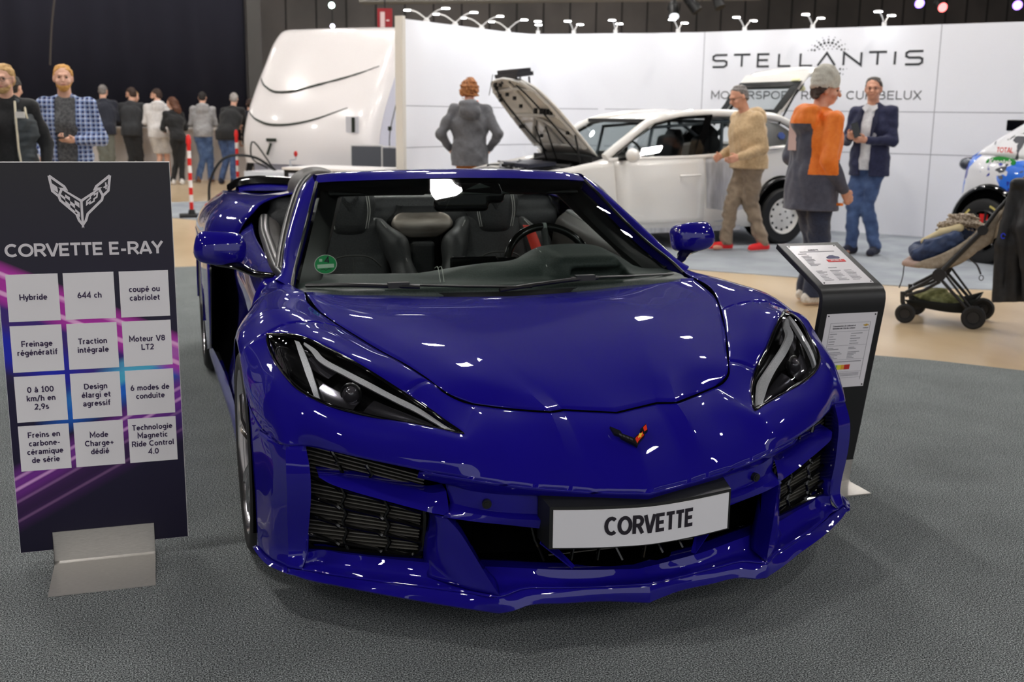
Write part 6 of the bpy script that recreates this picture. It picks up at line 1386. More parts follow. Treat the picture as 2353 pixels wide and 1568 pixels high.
m = MB(); m.tube([(.7, .5, .30), (1.15, -1.05, .36)], .035, 8); m.tube([(1.6, .5, .30), (1.15, -1.05, .36)], .035, 8); m.box((1.07, -1.35, .33), (1.23, -1.0, .42)); m.box((.75, -.75, .30), (1.55, -.1, .52)); m.obj('drawbar', mat('drawbar_white', srgb(224, 224, 226), .35), cv_, 40)
m = MB(); m.cyl((1.5, -.62, .12), (1.5, -.62, .62), .028, 12); m.tube([(1.5, -.62, .62), (1.5, -.62, .70), (1.66, -.70, .72), (1.66, -.70, .76)], .012, 8); m.lathe([(.05, -.03), (.078, -.03), (.078, .03), (.05, .03)], (1.5, -.62, .08), 'x', 20); m.obj('jockey_wheel', M_galv, cv_, 40)
m = MB(); m.lathe([(.018, .76), (.03, .79), (.026, .82), (.012, .84)], (1.66, -.70, 0), 'z', 14); m.obj('crank_knob', mat('knob_red', srgb(196, 44, 40), .4), cv_, 60)
m = MB(); m.tube(cr(np.array([(.95, -.2, .5), (.75, -.5, .72), (.5, -.9, .70), (.35, -1.05, .35), (.36, -1.1, .04)]), 8), .02, 8); m.tube(cr(np.array([(1.0, -.3, .5), (.8, -.6, .95), (.72, -.5, .70), (.85, -.3, .55)]), 6), .012, 6); m.obj('brake_cable', M_black, cv_, 60)
# ================================================================== table, chairs, bar, barrier posts
tb = thing('white_table', 'white table with black frame in front of the caravan beside the wall end', 'table', (.98, 11.15, 0), math.atan2(-.62, .75) + .0)
m = MB(); m.box((-.62, -.40, .705), (.62, .40, .735)); o = m.obj('table_top', mat('table_white', srgb(236, 232, 230), .3), tb, None); bevel(o, .004)
m = MB(); m.box((-.60, -.38, .665), (.60, -.34, .704)); m.box((-.60, .34, .665), (.60, .38, .704)); m.box((-.60, -.34, .665), (-.56, .34, .704)); m.box((.56, -.34, .665), (.60, .34, .704)); m.obj('table_frame', M_black, tb, None)
for sx in (-1, 1):
    for sy in (-1, 1): m = MB(); m.box((sx * .58 - .02, sy * .36 - .02, 0), (sx * .58 + .02, sy * .36 + .02, .664)); m.obj('leg', M_black, tb, None)
def chair(x, y, rz, label):
    c = thing('office_chair', label, 'chair', (x, y, 0), rz, 'grey chairs at the white table')
    s = SDF((-.26, -.30, .4), (.26, .30, 1.0), .014); s.box((0, 0, .45), (.22, .22, .03), .025, 0); s.obj('seat', mat('chair_grey', srgb(82, 84, 90), .8), c, 2)
    m = MB(); m.box((-.215, -.262, .58), (.215, -.24, .93)); o = m.obj('backrest', mat('chair_grey'), c, None); bevel(o, .01, 2)
    m = MB(); m.tube([(-.225, -.252, .45), (-.225, -.252, .945), (.225, -.252, .945), (.225, -.252, .45)], .013, 8); m.obj('back_frame', mat('chair_frame', srgb(214, 212, 210), .35), c, 60)
    for sx in (-1, 1):
        for sy in (-1, 1): m = MB(); m.tube([(sx * .20, sy * .20, .43), (sx * .24, sy * .24, .006)], .012, 8); m.obj('leg', mat('chair_frame'), c, 60)
chair(1.58, 13.1, 2.75, 'grey office chair with pale frame behind the white table'); chair(1.80, 12.3, 2.5, 'grey office chair half hidden by the left end of the white wall')
bar = thing('bar_counter', 'long white bar counter with people leaning on it in front of the dark curtain', 'counter', (-3.6, 21.3, 0))
m = MB(); m.box((-6.0, -.28, -.005), (4.6, .3, 1.02))
for k in range(9): m.box((-5.9 + k * 1.2, -.285, .02), (-5.885 + k * 1.2, -.28, 1.0), 1)
m.obj('front', [mat('bar_white', srgb(212, 206, 204), .4), mat('panel_seam')], bar, None); m = MB(); m.box((-6.05, -.34, 1.02), (4.65, .35, 1.06)); m.obj('worktop', mat('bar_top', srgb(226, 222, 220), .3), bar, None)
post0 = None
M_pw = mat('post_white', srgb(234, 230, 228), .45); M_pr = mat('post_red', srgb(216, 34, 30), .45)
for x, y, lb in ((-.79, 12.85, 'red and white striped barrier post on a black foot, the nearer of the two'), (.10, 16.9, 'red and white striped barrier post beside the caravan drawbar, the farther of the two')):
    if post0 is None:
        p = thing('barrier_post', lb, 'post', (x, y, 0), 0, 'striped barrier posts'); post0 = p
        m = MB(); m.box((-.16, -.16, 0), (.16, .16, .035)); m.lathe([(.05, .035), (.04, .09), (.03, .10)], n=16); o = m.obj('foot', M_rubber, p, 40); bevel(o, .012, 2)
        m = MB()
        for k in range(9):
            m.cyl((0, 0, .10 + k * .097), (0, 0, .10 + (k + 1) * .097), .026, 14, k % 2)
        m.obj('pole', [M_pr, M_pw], p, 40); m = MB(); m.lathe([(.034, .97), (.034, 1.02), (.026, 1.07), (.01, 1.09)], n=14); m.obj('cap', M_pr, p, 40)
    else: p = copy_tree(post0); p.location = (x, y, 0); p['label'] = lb
# ================================================================== people
M_skin = noise_mat('skin', srgb(214, 164, 140), srgb(226, 178, 154), 14, .5, 3)
M_skin2 = noise_mat('skin_flushed', srgb(206, 148, 122), srgb(218, 162, 136), 14, .5, 3)
M_eye = mat('eye_dark', srgb(92, 74, 66), .3); M_lip = mat('lips', srgb(172, 104, 94), .5)
M_glasses = mat('glasses_frame', srgb(28, 28, 30), .3)
def V3(p): return np.array(p, float)
def hand(S, w, d, pn, side, curl=.7, s=1., rf=.0088, spread=1., thumb_in=.0):
    """palm, four fingers of different lengths bent at the knuckles, and a thumb leaving the side of the palm near the wrist"""
    w, d, pn = V3(w), V3(d), V3(pn); d /= np.linalg.norm(d); pn = pn - d * (pn @ d); pn /= np.linalg.norm(pn) + 1e-9; sd = np.cross(d, pn) * side
    S.cone(w, w + d * .03 * s, .026 * s, .030 * s, .02); S.box(w + d * .055 * s, (.0, .0, .0), .001, 0)
    for k in range(4): S.cone(w + d * .02 * s + sd * (.020 - .0135 * k) * s, w + d * .088 * s + sd * (.030 - .020 * k) * s, .017 * s, .0135 * s, .014)
    for k, (ln, dx) in enumerate(((.070, .030), (.078, .010), (.073, -.010), (.056, -.029))):
        b = w + d * (.090 - .005 * (k == 3)) * s + sd * dx * s; a0 = .35 * curl; p = b
        for seg, (fr, an) in enumerate(((.45, a0), (.32, a0 + 1.25 * curl), (.23, a0 + 2.1 * curl))):
            v = d * math.cos(an) + pn * math.sin(an); q = p + v * ln * fr * 1.12 * s; S.cone(p, q, (rf - .0006 * seg) * s, (rf - .0006 * (seg + 1)) * s, .003); p = q
    t0 = w + d * .028 * s + sd * .026 * s; t1 = t0 + (d * .022 + sd * (.026 - .02 * thumb_in) + pn * (.010 + .018 * thumb_in)) * s; t2 = t1 + (d * .030 + sd * (.006 - .02 * thumb_in) + pn * (.012 + .012 * thumb_in)) * s
    S.chain([t0, t1, t2], [.0125 * s, .0105 * s, .0085 * s], .005)
def person(label, pos, heading, h=1.78, lean=(0, 0), head=(0, 0, 0, 0), elb=None, wri=None, feet=None, knees=None, fat=1., res=.0085, skin=None, top=None, legs=None, shoes=None, hair=None, extra=None, palm=None, curl=(.8, .8), group=None, sho=.185, female=False, hips=(0, 0), bare=0., fast=False):
    """pose in metres for a 1.78 m body, facing +y, x to the body's left is negative; elb/wri: (right, left)"""
    root = thing('person', label, 'person', (pos[0], pos[1], pos[2] if len(pos) > 2 else 0), heading, group); root.scale = (h / 1.78,) * 3
    sk = skin or M_skin; lx, ly = lean; hx, hy, yaw, pit = head
    hp = V3((hips[0], hips[1], .94)); ch = V3((hips[0] + lx * .7, hips[1] + ly * .7, 1.28)); nb = V3((hips[0] + lx, hips[1] + ly, 1.475)); hc = nb + V3((hx, hy + .025, .175))
    sh = [nb + V3((s_ * sho, -.005, -.045)) for s_ in (1, -1)]
    elb = elb or ((.25, -.05, 1.13), (-.25, -.05, 1.13)); wri = wri or ((.25, .06, .88), (-.25, .06, .88))
    elb = [V3(e) for e in elb]; wri = [V3(w_) for w_ in wri]
    feet = feet or ((.10, .0), (-.10, .0)); kn = knees or [(.10 * .5 + f[0] * .55, f[1] * .5 + .03 + hips[1] * .4) for f in feet]
    fp = [V3((f[0], f[1], .085)) for f in feet]; kp = [V3((k[0], k[1], .50)) for k in kn]; hj = [hp + V3((s_ * .09, 0, -.04)) for s_ in (1, -1)]
    allp = np.array([hp, ch, nb, hc, *sh, *elb, *wri, *fp, *kp]); lo = allp.min(0) - .27; hi = allp.max(0) + .29; lo[2] = -.01
    R = np.array(Euler((pit, 0, yaw)).to_matrix()); H = lambda p: hc + R @ V3(p)
    rt = (pit, 0, yaw)
    # ---- body: one continuous surface
    S = SDF(lo, hi, res)
    S.ell(hp + V3((0, 0, .02)), (.138 * fat, .092 * fat, .12), .05); S.cone(hp + V3((0, 0, .05)), ch, .092 * fat, .108 * fat, .06, sc=(1.3, .9, 1)); S.cone(ch, nb - V3((0, 0, .05)), .092, .070, .05, sc=(1.42, .82, 1))
    S.cone(nb - V3((0, .0, .05)), hc + R @ V3((0, -.02, -.05)), .062, .054, .03)
    for i in (0, 1):
        S.cone(nb - V3((0, 0, .05)), sh[i], .05, .046, .04); S.cone(sh[i], elb[i], .043, .036, .02); S.cone(elb[i], wri[i], .035, .025, .02)
        S.cone(hj[i], kp[i], .078, .050, .04); S.cone(kp[i], kp[i] * .45 + fp[i] * .55, .048, .046, .02); S.cone(kp[i] * .45 + fp[i] * .55, fp[i], .046, .034, .02); S.cone(fp[i] - V3((0, .02, .04)), fp[i] + V3((0, .13, -.055)), .035, .028, .02)
        dr = wri[i] - elb[i]; dr /= np.linalg.norm(dr); side = 1 if i == 0 else -1
        pn = V3(palm[i]) if palm else V3((-side, .15, 0)); sdv = np.cross(dr, pn - dr * (pn @ dr))
        # thumb side: towards the front / up
        ts = 1 if (sdv @ V3((0, 1, .6))) > 0 else -1
        hand(S, wri[i], dr, pn, ts, curl[i], rf=max(.0088, res * 1.05))
    # head with brow, nose, lips, chin and ears
    S.ell(H((0, -.012, .040)), (.073, .092, .080), .02, rot=rt); S.ell(H((0, .012, -.012)), (.062, .078, .076), .03, rot=rt); S.ell(H((0, .044, -.068)), (.038, .040, .031), .035, rot=rt)
    S.cone(H((0, .094, .012)), H((0, .112, -.022)), .010, .0145, .012); S.cone(H((-.028, .086, .030)), H((.028, .086, .030)), .012, .012, .015)
    for s_ in (1, -1):
        S.ell(H((s_ * .031, .096, .011)), (.017, .014, .010), .012, 's', rot=rt); S.ell(H((s_ * .040, .068, -.028)), (.024, .022, .022), .02, rot=rt); S.ell(H((s_ * .075, -.008, .0)), (.011, .022, .032), .008, rot=rt)
    S.cone(H((-.018, .087, -.050)), H((.018, .087, -.050)), .007, .007, .008); S.cone(H((-.02, .097, -.0505)), H((.02, .097, -.0505)), .003, .003, .003, 's')
    S.obj('body', sk, root, 2)
    if not fast:
        for s_ in (1, -1): m = MB(); m.sphere(H((s_ * .031, .0825, .011)), .0085, 10, 8); m.obj('eye', M_eye, root, 60)
        m = MB(); m.tube([H((-.021, .090, -.0505)), H((0, .095, -.051)), H((.021, .090, -.0505))], [.004, .0055, .004], 6, flat=.6); m.obj('mouth', M_lip, root, 60)
    # ---- trousers
    L_ = legs or {}
    S = SDF(lo, hi, max(res, .009)); lr = L_.get('r', 1.); end = L_.get('end', .05)
    S.ell(hp + V3((0, 0, .03)), (.165 * fat, .118 * fat, .12), .04)
    for i in (0, 1):
        S.cone(hj[i], kp[i], .095 * lr, .072 * lr, .05); a = fp[i] + V3((0, -.005, .0))
        S.cone(kp[i], a, .071 * lr, .060 * lr * L_.get('flare', 1.), .03)
    S.wrinkle(L_.get('wr', .0035), 30, 3 + len(label), (1, 1, 1.8)); S.plane_cut((0, 0, end), (0, 0, -1)); S.plane_cut((0, 0, 1.05), (0, 0, 1))
    S.obj(L_.get('name', 'trousers'), L_.get('m'), root, 2)
    # ---- shoes
    sc_ = shoes or {}
    for i in (0, 1):
        f = fp[i]; tv = V3(sc_.get('toe', ((.03, .2), (-.03, .2)))[i] + (0,)); tv /= np.linalg.norm(tv); S = SDF(f - V3((.2, .2, .1)), f + V3((.2, .25, .12)), .007)
        a = f - tv * .05 - V3((0, 0, .045)); b = f + tv * .155 - V3((0, 0, .050))
        S.cone(a, b, .042, .036, .02, sc=(1, 1, 1)); S.cone(f - tv * .035 - V3((0, 0, .03)), f - tv * .02 + V3((0, 0, sc_.get('hi', .02))), .045, .044, .02); S.cone(f + tv * .02 - V3((0, 0, .02)), b + V3((0, 0, .0)), .038, .030, .03)
        S.plane_cut((0, 0, .0), (0, 0, -1)); sole = sc_.get('sole')
        S.obj('shoe', [sc_['m'], sole or sc_['m']], root, 1, (lambda c: (c[:, 2] < .017).astype(int)) if sole else None)
    # ---- top garment
    t = top; hem = t.get('hem', .90); S = SDF(lo, hi, res); fw_ = t.get('w', 1.) * fat; lr = t.get('sl', 1.)
    S.cone(hp + V3((0, 0, -.02)), ch, .125 * fw_, .140 * fw_, .08, sc=(1.28, .92, 1)); S.cone(hp + V3((0, 0, hem - .96)), hp + V3((0, 0, .05)), .125 * fw_ * t.get('hw', 1.), .120 * fw_, .06, sc=(1.35, .98, 1)); S.cone(ch, nb - V3((0, 0, .06)), .125, .10, .08, sc=(1.45, .88, 1)); S.cone(nb - V3((0, 0, .05)), nb + V3((0, .0, -.005)), .075, .07, .04)
    for i in (0, 1):
        S.cone(nb - V3((0, 0, .055)), sh[i], .068, .061, .05); S.cone(sh[i], elb[i], .059 * lr, .051 * lr, .03); dr = wri[i] - elb[i]; ln = np.linalg.norm(dr); e2 = elb[i] + dr * t.get('cuff', .97)
        S.cone(elb[i], e2, .051 * lr, .040 * lr, .02)
    if t.get('hood'):
        S.ell(nb + V3((0, -.145, -.055)), (.13, .075, .10), .03); S.ell(nb + V3((0, -.115, .025)), (.125, .085, .055), .03); S.cone(nb + V3((-.07, .03, .0)), nb + V3((.07, .03, .0)), .035, .035, .03)
    if t.get('collar'):
        for a in np.linspace(0, 2 * math.pi, 13)[:-1]: S.cone(nb + V3((.078 * math.cos(a), .072 * math.sin(a), -.03)), nb + V3((.074 * math.cos(a), .070 * math.sin(a), t['collar'])), .016, .013, .015)
    S.wrinkle(t.get('wr', .004), 26, len(label), (1, 1, .7))
    if t.get('open'):   # front opening
        S.box(nb + V3((0, .22, -.35)), (t['open'], .17, .52), .02, .01, 's')
    S.plane_cut((0, 0, hem), (0, 0, -1))
    for i in (0, 1):   # cut the cuffs so that the hand comes out of an open sleeve
        pass
    g = S.obj(t.get('name', 'jacket'), t['m'], root, 2, t.get('fn'))
    if t.get('under'):
        S = SDF(lo, hi, .01); S.cone(hp, ch, .118 * fat, .130 * fat, .08, sc=(1.28, .96, 1)); S.cone(hp + V3((0, 0, -.08)), hp, .118 * fat, .118 * fat, .05, sc=(1.3, 1., 1)); S.cone(ch, nb - V3((0, 0, .05)), .125, .095, .08, sc=(1.45, .92, 1)); S.cone(nb - V3((0, 0, .06)), nb - V3((0, 0, .02)), .080, .070, .03)
        S.wrinkle(.003, 28, 2); S.plane_cut((0, 0, t.get('uhem', .90)), (0, 0, -1)); S.obj(t.get('uname', 'shirt'), t['under'], root, 2)
    # ---- hair
    if hair:
        S = SDF(hc - V3((.2, .25, .45)), hc + V3((.2, .2, .2)), .0075); k = hair.get('k', .0)
        S.ell(H((0, -.018, .046)), (.079 + k, .097 + k, .082 + k), .01, rot=rt); S.ell(H((0, -.045, .0)), (.075 + k, .073 + k, .080 + k), .02, rot=rt)
        if hair.get('long'):
            S.chain([H((0, -.07, .0)), H((0, -.10, -.15)), H((.0, -.10, -.32))], [.085, .085, .05], .04, (1.1, .7, 1))
        if hair.get('bob'):
            for s_ in (1, -1): S.ell(H((s_ * .068, -.02, -.03)), (.04, .07, .085), .03, rot=rt)
        yf = hair.get('front', .055)
        pl_n = R @ V3((0, 1, -.75)); S.plane_cut(H((0, yf, .06)), pl_n)
        if not hair.get('long') and not hair.get('bob'): S.plane_cut(H((0, 0, -.055)), R @ V3((0, .25, -1)))
        S.wrinkle(hair.get('wr', .0035), hair.get('sc', 90), 5); S.obj('hair', hair['m'], root, 1)
        if hair.get('beard'):
            S = SDF(hc - V3((.15, .1, .2)), hc + V3((.15, .2, .1)), .006); S.ell(H((0, .026, -.042)), (.062, .063, .056), .02, rot=rt); S.ell(H((0, .048, -.076)), (.043, .045, .035), .02, rot=rt); S.plane_cut(H((0, .0, -.028)), R @ V3((0, .32, 1))); S.plane_cut(H((0, -.005, 0)), R @ V3((0, -1, 0)))
            S.ell(H((0, .105, -.045)), (.026, .03, .011), .006, 's', rot=rt); S.wrinkle(.002, 120, 4); S.obj('beard', hair['beard'], root, 1)
    if extra: extra(root, dict(H=H, R=R, nb=nb, ch=ch, hp=hp, hc=hc, wri=wri, elb=elb, sh=sh, fp=fp, rt=rt))
    return root
def cloth(name, c1, c2=None, sc_=60, rough=.85, bump=.15): return noise_mat(name, c1, c2 or tuple(min(1, q * 1.25 + .004) for q in c1), sc_, rough, 3, bump=bump, sheen=.15)
def glasses(root, J, m=None):
    H = J['H']; g = MB()
    for s_ in (1, -1):
        g.tube([H((s_ * .032 + .021 * math.cos(a), .104, .010 + .016 * math.sin(a))) for a in np.linspace(0, 2 * math.pi, 18)[:-1]], .0014, 5, closed=True); g.tube([H((s_ * .054, .102, .014)), H((s_ * .076, .04, .014)), H((s_ * .078, -.01, .006))], .0016, 5)
    g.tube([H((-.011, .106, .014)), H((.011, .106, .014))], .002, 5); g.obj('glasses', m or M_glasses, root, 60)
def face_cam(x, y): return math.atan2(CAM_POS.y - y, CAM_POS.x - x) - math.pi / 2
JEANS = cloth('blue_jeans', srgb(62, 84, 124), srgb(96, 120, 160), 9, .9); JEANS2 = cloth('dark_jeans', srgb(52, 70, 108), srgb(78, 100, 142), 8, .9)
BLACK_C = cloth('black_cloth', srgb(24, 24, 26)); NAVY_C = cloth('navy_cloth', srgb(24, 27, 40)); CHAR_C = cloth('charcoal_cloth', srgb(36, 37, 40))
SH_W = dict(m=mat('shoe_white', srgb(220, 216, 212), .6), sole=mat('sole_white', srgb(232, 230, 226), .6)); SH_B = dict(m=mat('shoe_brown', srgb(118, 78, 50), .6), sole=mat('sole_white')); SH_K = dict(m=mat('shoe_navy', srgb(34, 36, 52), .8), sole=mat('sole_dark', srgb(52, 44, 40), .7))
HB = mat('hair_brown', srgb(58, 42, 34), .6); HK = mat('hair_dark', srgb(38, 32, 30), .6); HG = noise_mat('hair_grey', srgb(96, 92, 90), srgb(140, 134, 130), 60, .6, 3); HBL = noise_mat('hair_blond', srgb(176, 138, 88), srgb(206, 168, 112), 60, .6, 3); HGI = noise_mat('hair_ginger', srgb(192, 136, 66), srgb(216, 164, 92), 60, .6, 3); HAU = noise_mat('hair_auburn', srgb(120, 72, 36), srgb(176, 112, 60), 45, .6, 4)
def phone(name, label, c, x, up, sz=(.036, .074, .004), m=None, parent_scale=None):
    F = frame(c, x, up); g = MB(); flat_poly(g, F, [(-sz[0], -sz[1]), (sz[0], -sz[1]), (sz[0], sz[1]), (-sz[0], sz[1])], -sz[2], sz[2]); o = g.obj(name, m or M_gloss, None, None); return o
def world_pt(root, p):
    return Matrix.Translation(root.location) @ Matrix.Rotation(root.rotation_euler[2], 4, 'Z') @ Matrix.Scale(root.scale[0], 4) @ Vector(p)
# --- orange and grey jacket, walking to the right
M_or = cloth('orange_cloth', srgb(240, 120, 24), srgb(248, 134, 40), 30, .6, .05); M_sl = cloth('slate_cloth', srgb(66, 67, 82), srgb(76, 77, 92), 30, .6, .05)
def fn_orange(c):
    x, y, z = c[:, 0], c[:, 1], c[:, 2]; o = np.zeros(len(c), int)
    r_up = (x > .11) & (z > 1.02) & (y < .19 - .0 * z)             # right sleeve and side panel
    o[(z > 1.375)] = 1; o[r_up & (z > .96)] = 1
    o[(x > .165) & (z < 1.13) & (z > .5) & (y > -.02)] = 0           # slate lower sleeve
    o[(x > .13) & (x < .185) & (z > .90) & (z < 1.15) & (y > -.06) & (y < .07)] = 1
    o[(x < .11) & (z < 1.40)] = 0
    return o
hd = math.atan2(.30, .95) - math.pi / 2 - .12
def ex_orange(root, J):
    H, R, rt = J['H'], J['R'], J['rt']
    S = SDF(J['hc'] - V3((.2, .2, .2)), J['hc'] + V3((.2, .2, .28)), .007); S.ell(H((0, -.015, .075)), (.094, .112, .105), .02, rot=rt); S.ell(H((0, -.02, .145)), (.068, .078, .06), .04, rot=rt); S.cone(H((-.0, -.012, .03)), H((0, -.012, .045)), .098, .098, .02, sc=(1, 1.12, 1)); S.plane_cut(H((0, 0, .022)), R @ V3((0, .12, -1))); S.wrinkle(.003, 50, 6, (.2, .2, 2)); S.obj('beanie', noise_mat('beanie_knit', srgb(188, 184, 172), srgb(206, 202, 190), 160, .95, 2, bump=.4), root, 2)
    m = MB(); f = frame(J['nb'] + V3((-.07, -.178, -.17)), (1, 0, 0), (0, 0, 1)); m.box(tuple(J['nb'] + V3((-.13, -.175, -.28))), tuple(J['nb'] + V3((-.04, -.12, -.06)))); m.obj('back_patch', mat('patch_pale', srgb(206, 176, 170), .7), root, None)
    m = MB(); p = J['wri'][0]; m.box(tuple(p + V3((-.02, -.05, -.115))), tuple(p + V3((.02, -.02, -.095)))); m.obj('cuff_tag', M_or, root, None)
    m = MB(); m.tube([(.0, .19, .93), (.0, .18, 1.2)], .006, 6); m.obj('zip_edge', mat('zip_blue', srgb(80, 150, 220), .5), root, 60)
op = person('person in a pale beanie and orange and slate jacket walking behind the price stand', (3.54, 4.80, 0), hd, 1.73, (0, .03), (0, .03, -.62, -.10), ((.245, -.07, 1.13), (-.25, .0, 1.14)), ((.255, .10, .90), (-.24, .16, .95)), ((.11, -.02), (-.09, .10)), fat=1.12,
    top=dict(m=[M_sl, M_or], fn=fn_orange, hem=.74, hw=1.16, w=1.14, sl=1.16, hood=1, cuff=.93, wr=.004), legs=dict(m=cloth('navy_trousers', srgb(36, 42, 62)), r=1.12, end=.06), shoes=dict(m=noise_mat('trainer_beige', srgb(196, 184, 168), srgb(226, 222, 216), 40, .7), sole=mat('sole_orange', srgb(224, 196, 170), .6)), hair=dict(m=HB, bob=1, front=.03), extra=ex_orange, res=.008, skin=M_skin2, curl=(1.15, .9))
# --- tan hoodie looking into the white car
M_tan = cloth('tan_fleece', srgb(184, 156, 118), srgb(200, 172, 134), 40); M_kh = cloth('khaki_cord', srgb(128, 110, 92), srgb(146, 128, 108), 14)
person('person in a tan hooded fleece, brown trousers and bright red trainers beside the white car', (4.76, 7.88, 0), math.radians(96), 1.73, (0, .06), (0, .09, 0, -.38), ((.25, .0, 1.12), (-.25, .0, 1.12)), ((.17, .25, 1.03), (-.17, .25, 1.03)), ((.12, .17), (-.10, -.17)), fat=1.30,
    top=dict(name='hoodie', m=M_tan, hem=.90, hood=1, w=1.08, sl=1.1, cuff=.95), legs=dict(m=M_kh, r=1.12, end=.06, wr=.006), shoes=dict(m=mat('shoe_red', srgb(222, 34, 38), .55), sole=mat('sole_white'), toe=((.05, .2), (-.02, .2))), hair=dict(m=HG, front=.02), extra=lambda r, J: glasses(r, J), res=.0085, curl=(.6, .6), skin=M_skin2)
# --- navy blazer holding a phone
M_bl = cloth('navy_blazer', srgb(30, 33, 62), srgb(38, 42, 74), 50); M_shirt = cloth('pale_shirt', srgb(206, 206, 210), srgb(220, 220, 224), 50, .8)
def ex_blazer(root, J):
    glasses(root, J, mat('glasses_brown', srgb(96, 52, 44), .3))
    m = MB(); nb = J['nb']
    for s_ in (1, -1): m.add([tuple(nb + V3(q)) for q in ((s_ * .06, .06, .035), (s_ * .012, .088, .0), (s_ * .035, .112, -.045), (s_ * .08, .09, -.005))], [(0, 1, 2, 3)])
    o = m.obj('shirt_collar', mat('collar_white', srgb(222, 222, 226), .7), root, None); solid(o, .006)
    m = MB()
    for s_ in (1, -1): m.add([tuple(nb + V3(q)) for q in ((s_ * .09, .09, -.01), (s_ * .06, .135, -.10), (s_ * .045, .160, -.36), (s_ * .115, .152, -.16))], [(0, 1, 2, 3)])
    o = m.obj('lapel', mat('lapel_navy', srgb(26, 29, 56), .8), root, None); solid(o, .008, 0)
bz = person('person in a navy blazer and jeans holding a phone by the white wall', (5.84, 7.30, 0), face_cam(5.84, 7.3) - .42, 1.83, (0, .0), (0, .015, .32, -.03), ((.255, .0, 1.15), (-.245, .03, 1.15)), ((.10, .27, 1.19), (-.06, .25, 1.16)), ((.12, .02), (-.10, -.06)), fat=1.04,
    top=dict(name='blazer', m=M_bl, hem=.80, under=M_shirt, open=.055, w=1.06, hw=1.08, cuff=.93, uhem=.86), legs=dict(m=JEANS2, r=1.0, end=.055, wr=.005), shoes=dict(SH_K, hi=.03), hair=dict(m=noise_mat('hair_greybrown', srgb(62, 56, 54), srgb(92, 86, 82), 60, .6, 3), front=.045), extra=ex_blazer, res=.008, palm=((-.7, -.2, .6), (.5, -.3, .6)), curl=(1.0, 1.0), skin=M_skin2)
p = phone('phone', '', world_pt(bz, (.005, .355, 1.255)), (.9, -.2, .3), (-.2, .1, .9)); tag(p, 'black phone held in both hands of the navy blazer', 'phone')
# --- grey coat with orange collar, seen from behind
M_gc = cloth('grey_coat', srgb(92, 92, 96), srgb(102, 102, 106), 30, .8, .05)
def ex_grey(root, J):
    nb = J['nb']; S = SDF(nb - V3((.2, .2, .1)), nb + V3((.2, .2, .12)), .008)
    for a in np.linspace(0, 2 * math.pi, 17)[:-1]: S.cone(nb + V3((.082 * math.cos(a), .080 * math.sin(a) - .01, -.03)), nb + V3((.088 * math.cos(a), .088 * math.sin(a) - .012, .055)), .016, .014, .02)
    S.obj('collar_lining', mat('lining_orange', srgb(240, 98, 40), .7), root, 2)
xg, yg = 2.33, 10.15
person('person with curly auburn hair in a grey hooded coat with orange collar seen from behind', (xg, yg, 0), face_cam(xg, yg) + math.pi, 1.80, (0, .02), (0, .03, -.2, -.25), ((.335, -.06, 1.16), (-.335, -.06, 1.16)), ((.23, .08, .98), (-.23, .08, .98)), fat=1.05,
    top=dict(name='coat', m=M_gc, hem=.79, hood=1, w=1.10, hw=1.12, sl=1.12, cuff=.97, wr=.005), legs=dict(m=cloth('rust_trousers', srgb(176, 108, 50)), end=.05), shoes=SH_B, hair=dict(m=HAU, bob=1, k=.014, wr=.008, sc=70), extra=ex_grey, res=.009, curl=(1., 1.))
# --- plaid shirt and padded vest, the two nearest on the left
def plaid():
    m = mat('plaid_cotton', srgb(70, 92, 150), .85); N, L, b = nodes(m); tc = N.new('ShaderNodeTexCoord'); sp = N.new('ShaderNodeSeparateXYZ'); L.new(tc.outputs['Object'], sp.inputs[0])
    def band(src, sc_, ph, thr):
        a = N.new('ShaderNodeMath'); a.operation = 'MULTIPLY_ADD'; a.inputs[1].default_value = sc_; a.inputs[2].default_value = ph; L.new(src, a.inputs[0]); s = N.new('ShaderNodeMath'); s.operation = 'SINE'; L.new(a.outputs[0], s.inputs[0]); g = N.new('ShaderNodeMath'); g.operation = 'GREATER_THAN'; g.inputs[1].default_value = thr; L.new(s.outputs[0], g.inputs[0]); return g.outputs[0]
    cur = None
    for src, sc_, ph, thr, col, fac in ((0, 95, 0, .1, srgb(30, 38, 82), .75), (2, 95, .5, .1, srgb(30, 38, 82), .75), (0, 95, 2.6, .86, srgb(226, 230, 240), .6), (2, 95, 3.1, .86, srgb(226, 230, 240), .6), (0, 95, 4.2, .8, srgb(150, 172, 214), .6), (2, 95, 4.7, .8, srgb(150, 172, 214), .6)):
        f = N.new('ShaderNodeMath'); f.operation = 'MULTIPLY'; f.inputs[1].default_value = fac; L.new(band(sp.outputs[src], sc_ * 1.7, ph, thr), f.inputs[0]); mx = N.new('ShaderNodeMix'); mx.data_type = 'RGBA'; L.new(f.outputs[0], mx.inputs[0]); mx.inputs[7].default_value = (*col, 1)
        if cur is None: mx.inputs[6].default_value = (*srgb(96, 122, 182), 1)
        else: L.new(cur, mx.inputs[6])
        cur = mx.outputs[2]
    L.new(cur, b.inputs['Base Color']); return m
M_tee = noise_mat('heather_tee', srgb(70, 70, 72), srgb(104, 104, 106), 45, .9, 4)
xp, yp = -1.95, 8.28
